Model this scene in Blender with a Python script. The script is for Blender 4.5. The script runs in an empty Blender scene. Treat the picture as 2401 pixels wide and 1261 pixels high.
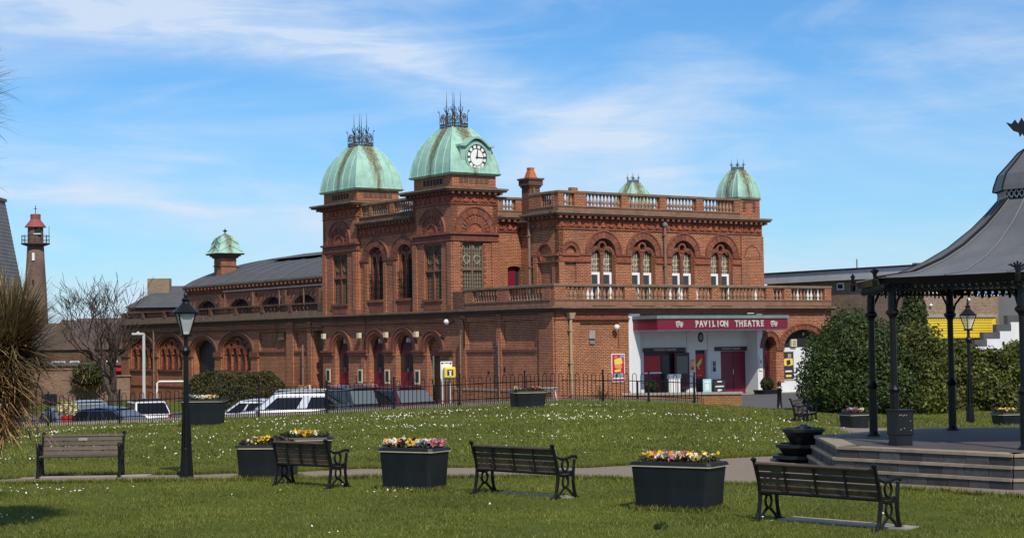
import bpy, bmesh, math, random
import numpy as np
from mathutils import Vector, Matrix, Euler
random.seed(7); rng = np.random.default_rng(11)
PI = math.pi; R = math.radians
scene = bpy.context.scene; COL = scene.collection

# ------------------------------------------------------------------ camera
cam_d = bpy.data.cameras.new('camera'); cam = bpy.data.objects.new('camera', cam_d); COL.objects.link(cam)
cam_d.sensor_width = 36.0; cam_d.lens = 60.92; cam_d.clip_start = 0.5; cam_d.clip_end = 6000
pitch = math.atan(171/4063); roll = R(0.76)
cam.matrix_world = Matrix.Translation((0, 0, 2.6)) @ Matrix.Rotation(R(90)+pitch, 4, 'X') @ Matrix.Rotation(-roll, 4, 'Z')
scene.camera = cam

# ------------------------------------------------------------------ sun and sky
AB = R(34.6)                                  # the theatre's turn from the view axis
SUN_ELEV = R(46)
sun_ang = AB - R(90) + R(-18)                 # direction towards the sun, in the ground plane
SDIR = Vector((math.cos(sun_ang)*math.cos(SUN_ELEV), math.sin(sun_ang)*math.cos(SUN_ELEV), math.sin(SUN_ELEV)))
sun_d = bpy.data.lights.new('sun', 'SUN'); sun = bpy.data.objects.new('sun', sun_d); COL.objects.link(sun)
sun_d.energy = 3.5; sun_d.angle = R(0.5); sun_d.color = (1.0, .91, .78)
sun.rotation_euler = SDIR.to_track_quat('Z', 'Y').to_euler()

world = bpy.data.worlds.new('World'); scene.world = world; world.use_nodes = True
wn = world.node_tree; wn.nodes.clear()
def wnode(t, **kw):
    n = wn.nodes.new(t)
    for k, v in kw.items(): setattr(n, k, v)
    return n
wout = wnode('ShaderNodeOutputWorld'); wbg = wnode('ShaderNodeBackground')
wbg.inputs['Strength'].default_value = 0.088
sky = wnode('ShaderNodeTexSky', sky_type='NISHITA', sun_disc=False)
sky.sun_elevation = SUN_ELEV; sky.sun_rotation = R(90) - sun_ang
sky.air_density = 1.0; sky.dust_density = 0.25; sky.ozone_density = 3.5; sky.altitude = 0
wl = wn.links.new
tint = wnode('ShaderNodeMix', data_type='RGBA', blend_type='MULTIPLY'); tint.inputs[0].default_value = 1
tint.inputs[7].default_value = (.53, .88, 1.17, 1)
wl(sky.outputs[0], tint.inputs[6])
# cirrus: fine noise drawn out along a slightly falling direction
tc = wnode('ShaderNodeTexCoord')
def cloud_noise(rot, scl, nscale, detail, rough, dist, lo, hi, loc=(0, 0, 0)):
    mp = wnode('ShaderNodeMapping'); mp.inputs['Rotation'].default_value = rot; mp.inputs['Scale'].default_value = scl
    mp.inputs['Location'].default_value = loc
    wl(tc.outputs['Generated'], mp.inputs['Vector'])
    nz = wnode('ShaderNodeTexNoise'); nz.inputs['Scale'].default_value = nscale; nz.inputs['Detail'].default_value = detail
    nz.inputs['Roughness'].default_value = rough; nz.inputs['Distortion'].default_value = dist
    wl(mp.outputs[0], nz.inputs['Vector'])
    mr = wnode('ShaderNodeMapRange', interpolation_type='SMOOTHSTEP'); mr.inputs['From Min'].default_value = lo; mr.inputs['From Max'].default_value = hi
    wl(nz.outputs['Fac'], mr.inputs['Value']); return mr.outputs['Result']
def wmath(op, a, b=None, clamp=False):
    m = wnode('ShaderNodeMath', operation=op, use_clamp=clamp)
    for i, s in enumerate((a, b)):
        if s is None: continue
        if isinstance(s, (int, float)): m.inputs[i].default_value = s
        else: wl(s, m.inputs[i])
    return m.outputs[0]
c_big = cloud_noise((0, R(8), 0), (1, 1, 3.6), 3.4, 6, .55, .5, .37, .68, (3.1, 1.7, .4))
c_fine = cloud_noise((0, R(12), 0), (1, 1, 6.5), 9, 8, .62, .8, .36, .74, (.3, 5, 2))
c_vein = cloud_noise((0, R(10), 0), (1, 1, 5.0), 5, 9, .6, 1.4, .46, .72, (7.7, 2.2, 6.1))
# one long streak that sinks from the upper left to the right
sep = wnode('ShaderNodeSeparateXYZ'); wl(tc.outputs['Generated'], sep.inputs[0])
warp = wnode('ShaderNodeTexNoise'); warp.inputs['Scale'].default_value = 7; warp.inputs['Detail'].default_value = 5
wl(tc.outputs['Generated'], warp.inputs['Vector'])
wofs = wmath('MULTIPLY', wmath('SUBTRACT', warp.outputs['Fac'], .5), .055)
def streak(x0, z0, slope, width, xa, xb, curve=0.0):
    line = wmath('ADD', wmath('MULTIPLY', wmath('SUBTRACT', sep.outputs['X'], x0), slope), z0)
    if curve:
        sq = wmath('POWER', wmath('SUBTRACT', sep.outputs['X'], x0), 2.0); line = wmath('ADD', line, wmath('MULTIPLY', sq, curve))
    d = wmath('ABSOLUTE', wmath('ADD', wmath('SUBTRACT', sep.outputs['Z'], line), wofs))
    m = wmath('SUBTRACT', 1.0, wmath('DIVIDE', d, width), True)
    mx = wnode('ShaderNodeMapRange', interpolation_type='SMOOTHSTEP')
    mx.inputs['From Min'].default_value = xb; mx.inputs['From Max'].default_value = xa; wl(sep.outputs['X'], mx.inputs['Value'])
    my = wnode('ShaderNodeMath', operation='GREATER_THAN'); wl(sep.outputs['Y'], my.inputs[0]); my.inputs[1].default_value = 0
    return wmath('MULTIPLY', wmath('MULTIPLY', wmath('POWER', m, 1.3), mx.outputs['Result']), my.outputs[0])
s1 = streak(-.10, .166, -.27, .030, .08, .20)
s2 = streak(-.16, .083, -.05, .011, -.12, -.06)
s3 = streak(-.20, .19, -.20, .035, -.12, .04)
veil = wmath('MULTIPLY', c_big, .55)
fine = wmath('MULTIPLY', wmath('MULTIPLY', c_fine, c_big), .35)
vein = wmath('MULTIPLY', c_vein, .30)
st = wmath('MULTIPLY', wmath('ADD', wmath('ADD', s1, s2), wmath('MULTIPLY', s3, .8)), wmath('ADD', wmath('MULTIPLY', c_fine, .55), .30))
fac = wmath('ADD', wmath('ADD', veil, fine), wmath('ADD', vein, st), True)
hz = wmath('MULTIPLY', wmath('POWER', wmath('SUBTRACT', 1.0, wmath('DIVIDE', wmath('ABSOLUTE', sep.outputs['Z']), .16), True), 1.5), .30)   # thin haze towards the horizon
fac = wmath('ADD', wmath('MULTIPLY', fac, .86), hz, True)
mixc = wnode('ShaderNodeMix', data_type='RGBA'); wl(fac, mixc.inputs[0]); wl(tint.outputs[2], mixc.inputs[6])
mixc.inputs[7].default_value = (6.3, 7.3, 8.7, 1)
wl(mixc.outputs[2], wbg.inputs['Color']); wl(wbg.outputs[0], wout.inputs['Surface'])

vs = scene.view_settings; vs.view_transform = 'Standard'; vs.look = 'None'; vs.gamma = 1; vs.use_curve_mapping = False; vs.exposure = 0.30

# ------------------------------------------------------------------ helpers
def smooth(t): t = np.clip(t, 0, 1); return t*t*(3-2*t)
class MB:
    def __init__(s): s.v = []; s.f = []
    def add(s, vs_, fs_):
        n = len(s.v); s.v += [tuple(a) for a in vs_]; s.f += [tuple(n+i for i in f) for f in fs_]; return s
    def box(s, x0, x1, y0, y1, z0, z1):
        return s.add([(x0,y0,z0),(x1,y0,z0),(x1,y1,z0),(x0,y1,z0),(x0,y0,z1),(x1,y0,z1),(x1,y1,z1),(x0,y1,z1)],
                     [(3,2,1,0),(4,5,6,7),(0,1,5,4),(1,2,6,5),(2,3,7,6),(3,0,4,7)])
    def frust(s, b, t):   # b,t = (x0,x1,y0,y1,z)
        return s.add([(b[0],b[2],b[4]),(b[1],b[2],b[4]),(b[1],b[3],b[4]),(b[0],b[3],b[4]),(t[0],t[2],t[4]),(t[1],t[2],t[4]),(t[1],t[3],t[4]),(t[0],t[3],t[4])],
                     [(3,2,1,0),(4,5,6,7),(0,1,5,4),(1,2,6,5),(2,3,7,6),(3,0,4,7)])
    def tube(s, pts, r, n=6, caps=True):
        P = [Vector(p) for p in pts]; m = len(P); rs = r if isinstance(r, (list, tuple)) else [r]*m
        base = len(s.v); up = None
        for i, p in enumerate(P):
            d = (P[min(i+1, m-1)]-P[max(i-1, 0)])
            if d.length < 1e-9: d = Vector((0, 0, 1))
            d.normalize()
            a = Vector((0,0,1)) if abs(d.z) < .95 else Vector((1,0,0))
            if up is not None: a = up
            u = (a-d*a.dot(d)); 
            if u.length < 1e-6: u = d.orthogonal()
            u.normalize(); w = d.cross(u); up = u
            for k in range(n):
                t = 2*PI*k/n; s.v.append(tuple(p+(u*math.cos(t)+w*math.sin(t))*rs[i]))
        for i in range(m-1):
            for k in range(n):
                k2 = (k+1) % n; s.f.append((base+i*n+k, base+i*n+k2, base+(i+1)*n+k2, base+(i+1)*n+k))
        if caps: s.f.append(tuple(base+k for k in range(n))[::-1]); s.f.append(tuple(base+(m-1)*n+k for k in range(n)))
        return s
    def lathe(s, prof, n=12, c=(0,0,0), rot=0.0):     # prof: (radius, z)
        base = len(s.v)
        for r_, z in prof:
            for k in range(n):
                t = 2*PI*k/n+rot; s.v.append((c[0]+r_*math.cos(t), c[1]+r_*math.sin(t), c[2]+z))
        for i in range(len(prof)-1):
            for k in range(n):
                k2 = (k+1) % n; s.f.append((base+i*n+k, base+i*n+k2, base+(i+1)*n+k2, base+(i+1)*n+k))
        s.f.append(tuple(base+k for k in range(n))[::-1]); s.f.append(tuple(base+(len(prof)-1)*n+k for k in range(n)))
        return s
    def prism(s, poly, f0, f1):   # poly 2d list; f0,f1 map (a,b) to 3d
        n = len(poly); a = [f0(*p) for p in poly]; b = [f1(*p) for p in poly]
        return s.add(a+b, [tuple(range(n))[::-1], tuple(range(n, 2*n))]+[(i, (i+1) % n, n+(i+1) % n, n+i) for i in range(n)])
    def build(s, name, m, parent=None, loc=None, rotz=None, shade=False):
        me = bpy.data.meshes.new(name); me.from_pydata(s.v, [], s.f); me.update()
        if shade:
            me.polygons.foreach_set('use_smooth', [True]*len(me.polygons))
        if m is not None: me.materials.append(m)
        return mkobj(name, me, parent, loc, rotz)
def mkobj(name, me, parent=None, loc=None, rotz=None):
    o = bpy.data.objects.new(name, me); COL.objects.link(o)
    if parent is not None: o.parent = parent
    if loc is not None: o.location = loc
    if rotz is not None: o.rotation_euler = (0, 0, rotz)
    return o
def bevel(o, w=.01, seg=1):
    b = o.modifiers.new('bevel', 'BEVEL'); b.width = w; b.segments = seg; b.limit_method = 'ANGLE'; b.angle_limit = R(40); return o
def tag(o, label=None, cat=None, group=None, kind=None):
    if label: o['label'] = label
    if cat: o['category'] = cat
    if group: o['group'] = group
    if kind: o['kind'] = kind
    return o
def thing(name, label, cat, loc=(0,0,0), rotz=0, group=None):
    o = bpy.data.objects.new(name, None); COL.objects.link(o); o.location = loc; o.rotation_euler = (0, 0, rotz)
    o.empty_display_size = .2
    return tag(o, label, cat, group)
def copy_tree(o, parent=None):
    c = o.copy(); COL.objects.link(c); c.parent = parent
    for ch in [k for k in bpy.data.objects if k.parent == o]: copy_tree(ch, c)
    return c
def dup(o, loc, rotz, label):
    c = copy_tree(o); c.location = loc; c.rotation_euler = (0, 0, rotz); c['label'] = label; return c
def fast_mesh(name, V, F, m, parent=None, smooth_=False):
    me = bpy.data.meshes.new(name); k = F.shape[1]
    me.vertices.add(len(V)); me.vertices.foreach_set('co', np.ascontiguousarray(V, dtype=np.float32).ravel())
    me.loops.add(F.size); me.loops.foreach_set('vertex_index', np.ascontiguousarray(F, dtype=np.int32).ravel())
    me.polygons.add(len(F)); me.polygons.foreach_set('loop_start', np.arange(0, F.size, k, dtype=np.int32))
    me.polygons.foreach_set('loop_total', np.full(len(F), k, dtype=np.int32))
    if smooth_: me.polygons.foreach_set('use_smooth', np.ones(len(F), dtype=bool))
    me.update(calc_edges=True)
    if m is not None: me.materials.append(m)
    return mkobj(name, me, parent)

# ------------------------------------------------------------------ materials
def newmat(name):
    m = bpy.data.materials.new(name); m.use_nodes = True; nt = m.node_tree
    return m, nt, nt.nodes['Principled BSDF']
def N(nt, t, **kw):
    n = nt.nodes.new(t)
    for k, v in kw.items(): setattr(n, k, v)
    return n
def ramp(nt, src, stops):
    r_ = N(nt, 'ShaderNodeValToRGB'); e = r_.color_ramp.elements
    while len(e) > 1: e.remove(e[-1])
    e[0].position = stops[0][0]; e[0].color = (*stops[0][1], 1)
    for p, c in stops[1:]:
        x = e.new(p); x.color = (*c, 1)
    nt.links.new(src, r_.inputs[0]); return r_.outputs[0]
def noise(nt, scale, detail=4, rough=.55, coord='Object', scl=None, dist=0):
    tc_ = N(nt, 'ShaderNodeTexCoord'); nz = N(nt, 'ShaderNodeTexNoise'); src = tc_.outputs[coord]
    if scl:
        mp = N(nt, 'ShaderNodeMapping'); mp.inputs['Scale'].default_value = scl; nt.links.new(src, mp.inputs[0]); src = mp.outputs[0]
    nt.links.new(src, nz.inputs['Vector'])
    nz.inputs['Scale'].default_value = scale; nz.inputs['Detail'].default_value = detail; nz.inputs['Roughness'].default_value = rough
    nz.inputs['Distortion'].default_value = dist
    return nz.outputs['Fac']
def mixrgb(nt, a, b, fac, mode='MIX'):
    x = N(nt, 'ShaderNodeMix', data_type='RGBA', blend_type=mode)
    for i, s in ((0, fac), (6, a), (7, b)):
        if isinstance(s, (int, float)): x.inputs[i].default_value = s
        elif isinstance(s, tuple): x.inputs[i].default_value = (*s, 1)
        else: nt.links.new(s, x.inputs[i])
    return x.outputs[2]
def addbump(nt, bsdf, src, strength=.3, dist=.02):
    b = N(nt, 'ShaderNodeBump'); b.inputs['Strength'].default_value = strength; b.inputs['Distance'].default_value = dist
    nt.links.new(src, b.inputs['Height']); nt.links.new(b.outputs[0], bsdf.inputs['Normal'])
def objrand(nt, col, amt):
    oi = N(nt, 'ShaderNodeObjectInfo'); mr = N(nt, 'ShaderNodeMapRange')
    mr.inputs['To Min'].default_value = 1-amt; mr.inputs['To Max'].default_value = 1+amt
    nt.links.new(oi.outputs['Random'], mr.inputs['Value'])
    cc = N(nt, 'ShaderNodeCombineColor')
    for i in range(3): nt.links.new(mr.outputs[0], cc.inputs[i])
    return mixrgb(nt, col, cc.outputs[0], 1.0, 'MULTIPLY')
def surf(name, col, rough=.7, var=.25, scale=3, metal=0, bump=.15, bscale=25, bdist=.01, rnd=0, streaks=False, spec=None, coat=0):
    m, nt, b = newmat(name)
    n1 = noise(nt, scale, 6, .65, scl=(1, 1, .25) if streaks else None)
    lo = tuple(c*(1-var) for c in col); hi = tuple(min(1, c*(1+var)) for c in col)
    c = ramp(nt, n1, [(.25, lo), (.75, hi)])
    if rnd: c = objrand(nt, c, rnd)
    nt.links.new(c, b.inputs['Base Color']); b.inputs['Roughness'].default_value = rough; b.inputs['Metallic'].default_value = metal
    if spec is not None: b.inputs['Specular IOR Level'].default_value = spec
    if coat: b.inputs['Coat Weight'].default_value = coat; b.inputs['Coat Roughness'].default_value = .08
    if bump: addbump(nt, b, noise(nt, bscale, 4), bump, bdist)
    return m
def brickmat(name, c1, c2, mortar, bw=.24, bh=.082, ms=.014, stain=(.12, .09, .07), stainamt=.5, white=0.0, var=.3):
    m, nt, b = newmat(name)
    tc_ = N(nt, 'ShaderNodeTexCoord'); sp = N(nt, 'ShaderNodeSeparateXYZ'); nt.links.new(tc_.outputs['Object'], sp.inputs[0])
    ad = N(nt, 'ShaderNodeMath', operation='ADD'); nt.links.new(sp.outputs[0], ad.inputs[0]); nt.links.new(sp.outputs[1], ad.inputs[1])
    cb = N(nt, 'ShaderNodeCombineXYZ'); nt.links.new(ad.outputs[0], cb.inputs[0]); nt.links.new(sp.outputs[2], cb.inputs[1])
    bt = N(nt, 'ShaderNodeTexBrick'); nt.links.new(cb.outputs[0], bt.inputs['Vector'])
    bt.inputs['Scale'].default_value = 1; bt.inputs['Brick Width'].default_value = bw; bt.inputs['Row Height'].default_value = bh
    bt.inputs['Mortar Size'].default_value = ms; bt.inputs['Mortar Smooth'].default_value = .2; bt.inputs['Bias'].default_value = -.1
    bt.inputs['Color1'].default_value = (*c1, 1); bt.inputs['Color2'].default_value = (*c2, 1); bt.inputs['Mortar'].default_value = (*mortar, 1)
    # blotches and weathering over single bricks
    v1 = ramp(nt, noise(nt, 9, 3, .7, scl=(1, 1, 2.2)), [(.3, (1-var,)*3), (.7, (1+var,)*3)])
    c = mixrgb(nt, bt.outputs['Color'], v1, 1.0, 'MULTIPLY')
    v2 = ramp(nt, noise(nt, .55, 5, .6), [(.3, (.80, .78, .78)), (.7, (1.16, 1.12, 1.08))])
    c = mixrgb(nt, c, v2, 1.0, 'MULTIPLY')
    s = ramp(nt, noise(nt, 1.3, 6, .7, scl=(1, 1, .22)), [(.50, (0, 0, 0)), (.78, (stainamt,)*3)])
    c = mixrgb(nt, c, stain, s)
    if white:
        w = ramp(nt, noise(nt, 5, 6, .75, scl=(1, 1, 1.6)), [(.60, (0, 0, 0)), (.68, (white,)*3)])
        c = mixrgb(nt, c, (.62, .56, .50), w)
    nt.links.new(c, b.inputs['Base Color']); b.inputs['Roughness'].default_value = .88; b.inputs['Specular IOR Level'].default_value = .25
    inv = N(nt, 'ShaderNodeMath', operation='SUBTRACT'); inv.inputs[0].default_value = 1; nt.links.new(bt.outputs['Fac'], inv.inputs[1])
    nb = N(nt, 'ShaderNodeMath', operation='ADD'); nt.links.new(inv.outputs[0], nb.inputs[0])
    mu = N(nt, 'ShaderNodeMath', operation='MULTIPLY'); nt.links.new(noise(nt, 22, 3), mu.inputs[0]); mu.inputs[1].default_value = .6
    nt.links.new(mu.outputs[0], nb.inputs[1]); addbump(nt, b, nb.outputs[0], .8, .018)
    return m
M = {}
M['brick'] = brickmat('red_brick', (.45, .170, .088), (.58, .26, .145), (.15, .072, .044), ms=.018, stainamt=.58)
M['brick_dark'] = brickmat('soot_brick', (.17, .08, .05), (.25, .12, .075), (.07, .045, .035), stainamt=.6)
M['brick_low'] = brickmat('weathered_brick', (.44, .18, .085), (.58, .27, .13), (.12, .060, .040), ms=.016, stainamt=.45, white=.35)
M['brick_pale'] = brickmat('pale_brick', (.26, .15, .11), (.34, .21, .16), (.20, .17, .14), stainamt=.3, white=.25)
M['brick_buff'] = brickmat('buff_brick', (.27, .19, .125), (.36, .26, .18), (.24, .20, .155), stainamt=.25)
M['brick_orange'] = brickmat('lichened_brick', (.30, .15, .06), (.38, .19, .07), (.2, .13, .08), stain=(.42, .20, .03), stainamt=.7)
M['terra'] = surf('terracotta', (.185, .062, .034), .8, .38, 2.2, bump=.6, bscale=16, bdist=.03, rnd=.22)
M['terra_relief'] = surf('terracotta_relief', (.28, .075, .034), .8, .45, 5, bump=1.0, bscale=7, bdist=.12, rnd=.2)
M['terra_dark'] = surf('sooty_terracotta', (.115, .06, .042), .85, .35, 1.6, bump=.5, bscale=18, bdist=.02, rnd=.15)
M['coping'] = surf('lichened_coping', (.17, .115, .075), .9, .4, 1.8, bump=.5, bscale=12, bdist=.02, streaks=True)
M['parapet'] = surf('parapet_terracotta', (.215, .105, .065), .85, .35, 2.5, bump=.4, bscale=14, bdist=.02, streaks=True)
M['baluster'] = surf('baluster_terracotta', (.27, .155, .10), .85, .35, 6, bump=.3, rnd=.3)
M['baluster_white'] = surf('peeling_white_paint', (.66, .63, .58), .7, .35, 7, bump=.3)
M['blackpaint'] = surf('black_paint', (.006, .006, .007), .35, .3, 6, bump=.12, bscale=40, bdist=.004, spec=.28)
M['iron'] = surf('cast_iron', (.010, .009, .009), .6, .4, 6, bump=.2, spec=.25)
M['rust'] = surf('rusty_iron', (.07, .045, .035), .8, .4, 6, bump=.2)
M['planter'] = surf('planter_plastic', (.009, .011, .014), .42, .55, 2.2, bump=.10, bscale=9, bdist=.012, spec=.32, streaks=True)
M['planter_rim'] = surf('planter_gilt_line', (.42, .36, .24), .5, .2, 3, bump=0)
M['white'] = surf('white_render', (.66, .67, .67), .75, .10, .9, bump=.15, streaks=True)
M['upvc'] = surf('white_frame_paint', (.80, .80, .78), .45, .05, 3, bump=0)
M['maroon'] = surf('maroon_paint', (.17, .007, .026), .45, .15, 1.5, bump=.04)
M['maroon_dark'] = surf('dark_maroon_paint', (.045, .008, .014), .45, .2, 2, bump=.04)
M['red_door'] = surf('crimson_paint', (.21, .008, .020), .42, .18, 2, bump=.03)
M['lead'] = surf('weathered_lead', (.17, .20, .195), .6, .25, 2, bump=.1)
M['slate'] = surf('slate_roof', (.075, .078, .082), .75, .25, 1.2, bump=.2)
M['black'] = surf('dark_void', (.010, .010, .012), .8, .2, 2, bump=0)
M['wood_black'] = surf('black_stained_boards', (.012, .013, .016), .6, .3, 4, bump=.2, streaks=True)
M['wood'] = surf('brown_slat_wood', (.072, .049, .034), .5, .40, 5, bump=.25, bscale=30, rnd=.2)
M['cream'] = surf('cream_paint', (.62, .54, .38), .5, .12, 3, bump=0)
M['grey_pole'] = surf('galvanised_pole', (.48, .48, .46), .5, .12, 3, bump=0)
M['concrete'] = surf('concrete', (.30, .27, .23), .9, .22, 3, bump=.4, bscale=40)
M['stone_tan'] = surf('tan_stone_edge', (.26, .212, .15), .9, .3, 4, bump=.4, bscale=30, rnd=.12)
M['deck_tile'] = surf('grey_deck_tiles', (.070, .058, .050), .75, .3, 1.6, bump=.3, bscale=20)
M['step_block'] = surf('dark_step_block', (.052, .052, .056), .8, .4, 6, bump=.5, bscale=25, rnd=.45)
M['pipe'] = surf('painted_pipe', (.20, .12, .085), .6, .2, 4, bump=.1)
M['pipe_cream'] = surf('faded_pipe', (.36, .25, .14), .6, .25, 4, bump=.1, streaks=True)
M['yellow'] = surf('yellow_panel', (.78, .55, .035), .5, .08, 2, bump=.03)
M['yellow_dark'] = surf('yellow_groove', (.20, .14, .02), .7, .1, 3, bump=0)
M['red'] = surf('bright_red', (.45, .012, .012), .45, .1, 3, bump=0)
M['soil'] = surf('potting_soil', (.022, .016, .012), .95, .4, 20, bump=.8, bscale=60)
M['sign_white'] = surf('sign_white', (.72, .72, .70), .5, .05, 3, bump=0)
M['clock_white'] = surf('opal_clock_face', (.80, .80, .76), .4, .04, 3, bump=0)
M['letter'] = surf('silver_letters', (.50, .46, .43), .45, .1, 6, bump=0)
M['ink'] = surf('black_ink', (.02, .02, .025), .6, .1, 3, bump=0)
def glass(name, col=(.02, .025, .03), rough=.08):
    m, nt, b = newmat(name); b.inputs['Base Color'].default_value = (*col, 1); b.inputs['Roughness'].default_value = rough
    b.inputs['Specular IOR Level'].default_value = .7
    addbump(nt, b, noise(nt, 2.2, 2), .06, .02); return m
M['glass'] = glass('window_glass'); M['glass_green'] = glass('leaded_glass', (.055, .055, .048), .35)
M['carglass'] = glass('car_glass', (.008, .009, .011), .06); M['carglass'].node_tree.nodes['Principled BSDF'].inputs['Specular IOR Level'].default_value = .3
def screenglass():
    m, nt, b = newmat('windscreen_glass'); b.inputs['Base Color'].default_value = (.10, .115, .12, 1); b.inputs['Roughness'].default_value = .09
    b.inputs['Coat Weight'].default_value = 1.0; return m
M['windscreen'] = screenglass()
def clearglass():
    m, nt, b = newmat('lantern_glass'); b.inputs['Base Color'].default_value = (.8, .85, .85, 1); b.inputs['Roughness'].default_value = .12
    b.inputs['Transmission Weight'].default_value = .0; b.inputs['Alpha'].default_value = .38; return m
M['lantern_glass'] = clearglass()
def copper():
    m, nt, b = newmat('green_copper')
    base = ramp(nt, noise(nt, 2.0, 6, .65), [(.25, (.21, .40, .315)), (.5, (.31, .52, .42)), (.75, (.40, .62, .50))])
    tc_ = N(nt, 'ShaderNodeTexCoord'); sp = N(nt, 'ShaderNodeSeparateXYZ'); nt.links.new(tc_.outputs['Object'], sp.inputs[0])
    # rust run down the middle of each side, below the iron cresting: its own shape in dome coordinates
    def absn(o):
        a = N(nt, 'ShaderNodeMath', operation='ABSOLUTE'); nt.links.new(o, a.inputs[0]); return a.outputs[0]
    mn = N(nt, 'ShaderNodeMath', operation='MINIMUM'); nt.links.new(absn(sp.outputs[0]), mn.inputs[0]); nt.links.new(absn(sp.outputs[1]), mn.inputs[1])
    wob = N(nt, 'ShaderNodeMath', operation='MULTIPLY_ADD'); nt.links.new(noise(nt, 2.6, 6, .75, scl=(2.6, 2.6, .35)), wob.inputs[0]); wob.inputs[1].default_value = 1.15; wob.inputs[2].default_value = -.60
    dd = N(nt, 'ShaderNodeMath', operation='ADD'); nt.links.new(mn.outputs[0], dd.inputs[0]); nt.links.new(wob.outputs[0], dd.inputs[1])
    zz = N(nt, 'ShaderNodeMath', operation='MULTIPLY_ADD'); nt.links.new(sp.outputs[2], zz.inputs[0]); zz.inputs[1].default_value = -.11; zz.inputs[2].default_value = .23
    d2 = N(nt, 'ShaderNodeMath', operation='ADD'); nt.links.new(dd.outputs[0], d2.inputs[0]); nt.links.new(zz.outputs[0], d2.inputs[1])
    k = ramp(nt, d2.outputs[0], [(.16, (.9, .9, .9)), (.50, (0, 0, 0))])
    rc = ramp(nt, noise(nt, 3.5, 4, .6, scl=(3, 3, .3)), [(.42, (.055, .040, .026)), (.62, (.24, .21, .06))])
    c = mixrgb(nt, base, rc, k)
    drip = ramp(nt, noise(nt, 3, 5, .7, scl=(3.5, 3.5, .25)), [(.5, (0, 0, 0)), (.75, (.5, .5, .5))])
    c = mixrgb(nt, c, (.13, .20, .17), drip)
    nt.links.new(c, b.inputs['Base Color']); b.inputs['Roughness'].default_value = .6; b.inputs['Metallic'].default_value = .0
    addbump(nt, b, noise(nt, 3, 3), .25, .05); return m
M['copper'] = copper()
M['copper_plain'] = surf('plain_green_copper', (.27, .45, .365), .6, .25, 2.2, bump=.15, bscale=3)
def foliage(name, dark, light, rough=.55, rs=.6, trans=.25):
    m, nt, b = newmat(name)
    at_ = N(nt, 'ShaderNodeNewGeometry')
    c = ramp(nt, at_.outputs['Random Per Island'], [(0, dark), (.6, tuple((a+b_)/2 for a, b_ in zip(dark, light))), (1, light)])
    big = ramp(nt, noise(nt, rs, 3, .6), [(.3, (.7, .72, .7)), (.7, (1.25, 1.22, 1.1))])
    c = mixrgb(nt, c, big, 1.0, 'MULTIPLY')
    nt.links.new(c, b.inputs['Base Color']); b.inputs['Roughness'].default_value = rough; b.inputs['Specular IOR Level'].default_value = .35
    if trans:
        tr = N(nt, 'ShaderNodeBsdfTranslucent'); nt.links.new(c, tr.inputs[0]); mx = N(nt, 'ShaderNodeMixShader'); mx.inputs[0].default_value = trans
        nt.links.new(b.outputs[0], mx.inputs[1]); nt.links.new(tr.outputs[0], mx.inputs[2])
        nt.links.new(mx.outputs[0], nt.nodes['Material Output'].inputs['Surface'])
    return m
M['hedge'] = foliage('hedge_leaves', (.028, .042, .007), (.155, .168, .030))
M['shrub'] = foliage('shrub_leaves', (.014, .034, .007), (.080, .115, .022))
M['ivy'] = foliage('climber_leaves', (.018, .030, .010), (.085, .10, .03))
M['lowhedge'] = foliage('clipped_hedge', (.034, .036, .010), (.12, .105, .036))
M['palm_green'] = foliage('palm_leaves', (.065, .050, .020), (.30, .22, .11), trans=.15)
M['palm_dead'] = foliage('dead_palm_leaves', (.15, .075, .028), (.52, .33, .155), trans=.15)
M['box_bush'] = foliage('box_leaves', (.015, .025, .006), (.055, .075, .015))
M['grass'] = foliage('grass_blades', (.105, .128, .020), (.235, .245, .052), rs=.30, trans=.35)
M['daisy'] = surf('daisy_petals', (.66, .66, .56), .7, .1, 3, bump=0)
M['bark'] = surf('grey_bark', (.085, .062, .046), .9, .35, 5, bump=.8, bscale=14, bdist=.03)
M['twig'] = surf('bare_twigs', (.050, .036, .026), .9, .3, 3, bump=0)
for nm, cc in dict(pansy_yellow=(.80, .52, .02), pansy_cream=(.75, .66, .42), pansy_blue=(.25, .28, .50), pansy_pink=(.42, .12, .16), pansy_dark=(.03, .012, .02), pansy_orange=(.70, .30, .06), pansy_green=(.04, .07, .015), pansy_white=(.75,.70,.66)).items():
    M[nm] = foliage(nm, tuple(c*.75 for c in cc), tuple(min(1, c*1.2) for c in cc), trans=.1)
# ------------------------------------------------------------------ the lie of the land
def H_lawn(x): return np.interp(x, [-30, -25, -17.7, -12, -8, -3, -1, 1.6, 4.5, 7, 8.7, 11, 20, 40], [-.6, -.45, -.19, -.02, .05, .23, .30, .41, .34, .20, .08, -.07, -.20, -.3])
def G_back(x): return np.interp(x, [-60, -20, -14, -8, -2, 3, 8, 40], [-1.35, -1.25, -1.1, -.95, -.62, -.32, -.30, -.30])
def ground_z(x, y):
    x = np.asarray(x, float); y = np.asarray(y, float)
    h = H_lawn(x)*smooth((y-37.5)/18.5)
    h = h + .02*np.sin(x*.7+1)*np.sin(y*.45)*smooth((y-20)/10)
    return h + (G_back(x)-h)*smooth((y-61.9-.09*np.clip(x+18, 0, 40))/2.4)
def gz(x, y): return float(ground_z(x, y))
def fence_y(x): return 60.2 + .21*(x+18)
def sheet(name, xs, ys, m, dz=0.0, keep=None):
    X, Y = np.meshgrid(xs, ys); Z = ground_z(X, Y)+dz
    V = np.stack([X, Y, Z], -1).reshape(-1, 3); nx, ny = len(xs), len(ys)
    I, J = np.meshgrid(np.arange(nx-1), np.arange(ny-1)); a = (J*nx+I).ravel()
    F = np.stack([a, a+1, a+nx+1, a+nx], -1)
    return fast_mesh(name, V, F, m, smooth_=True)
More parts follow.
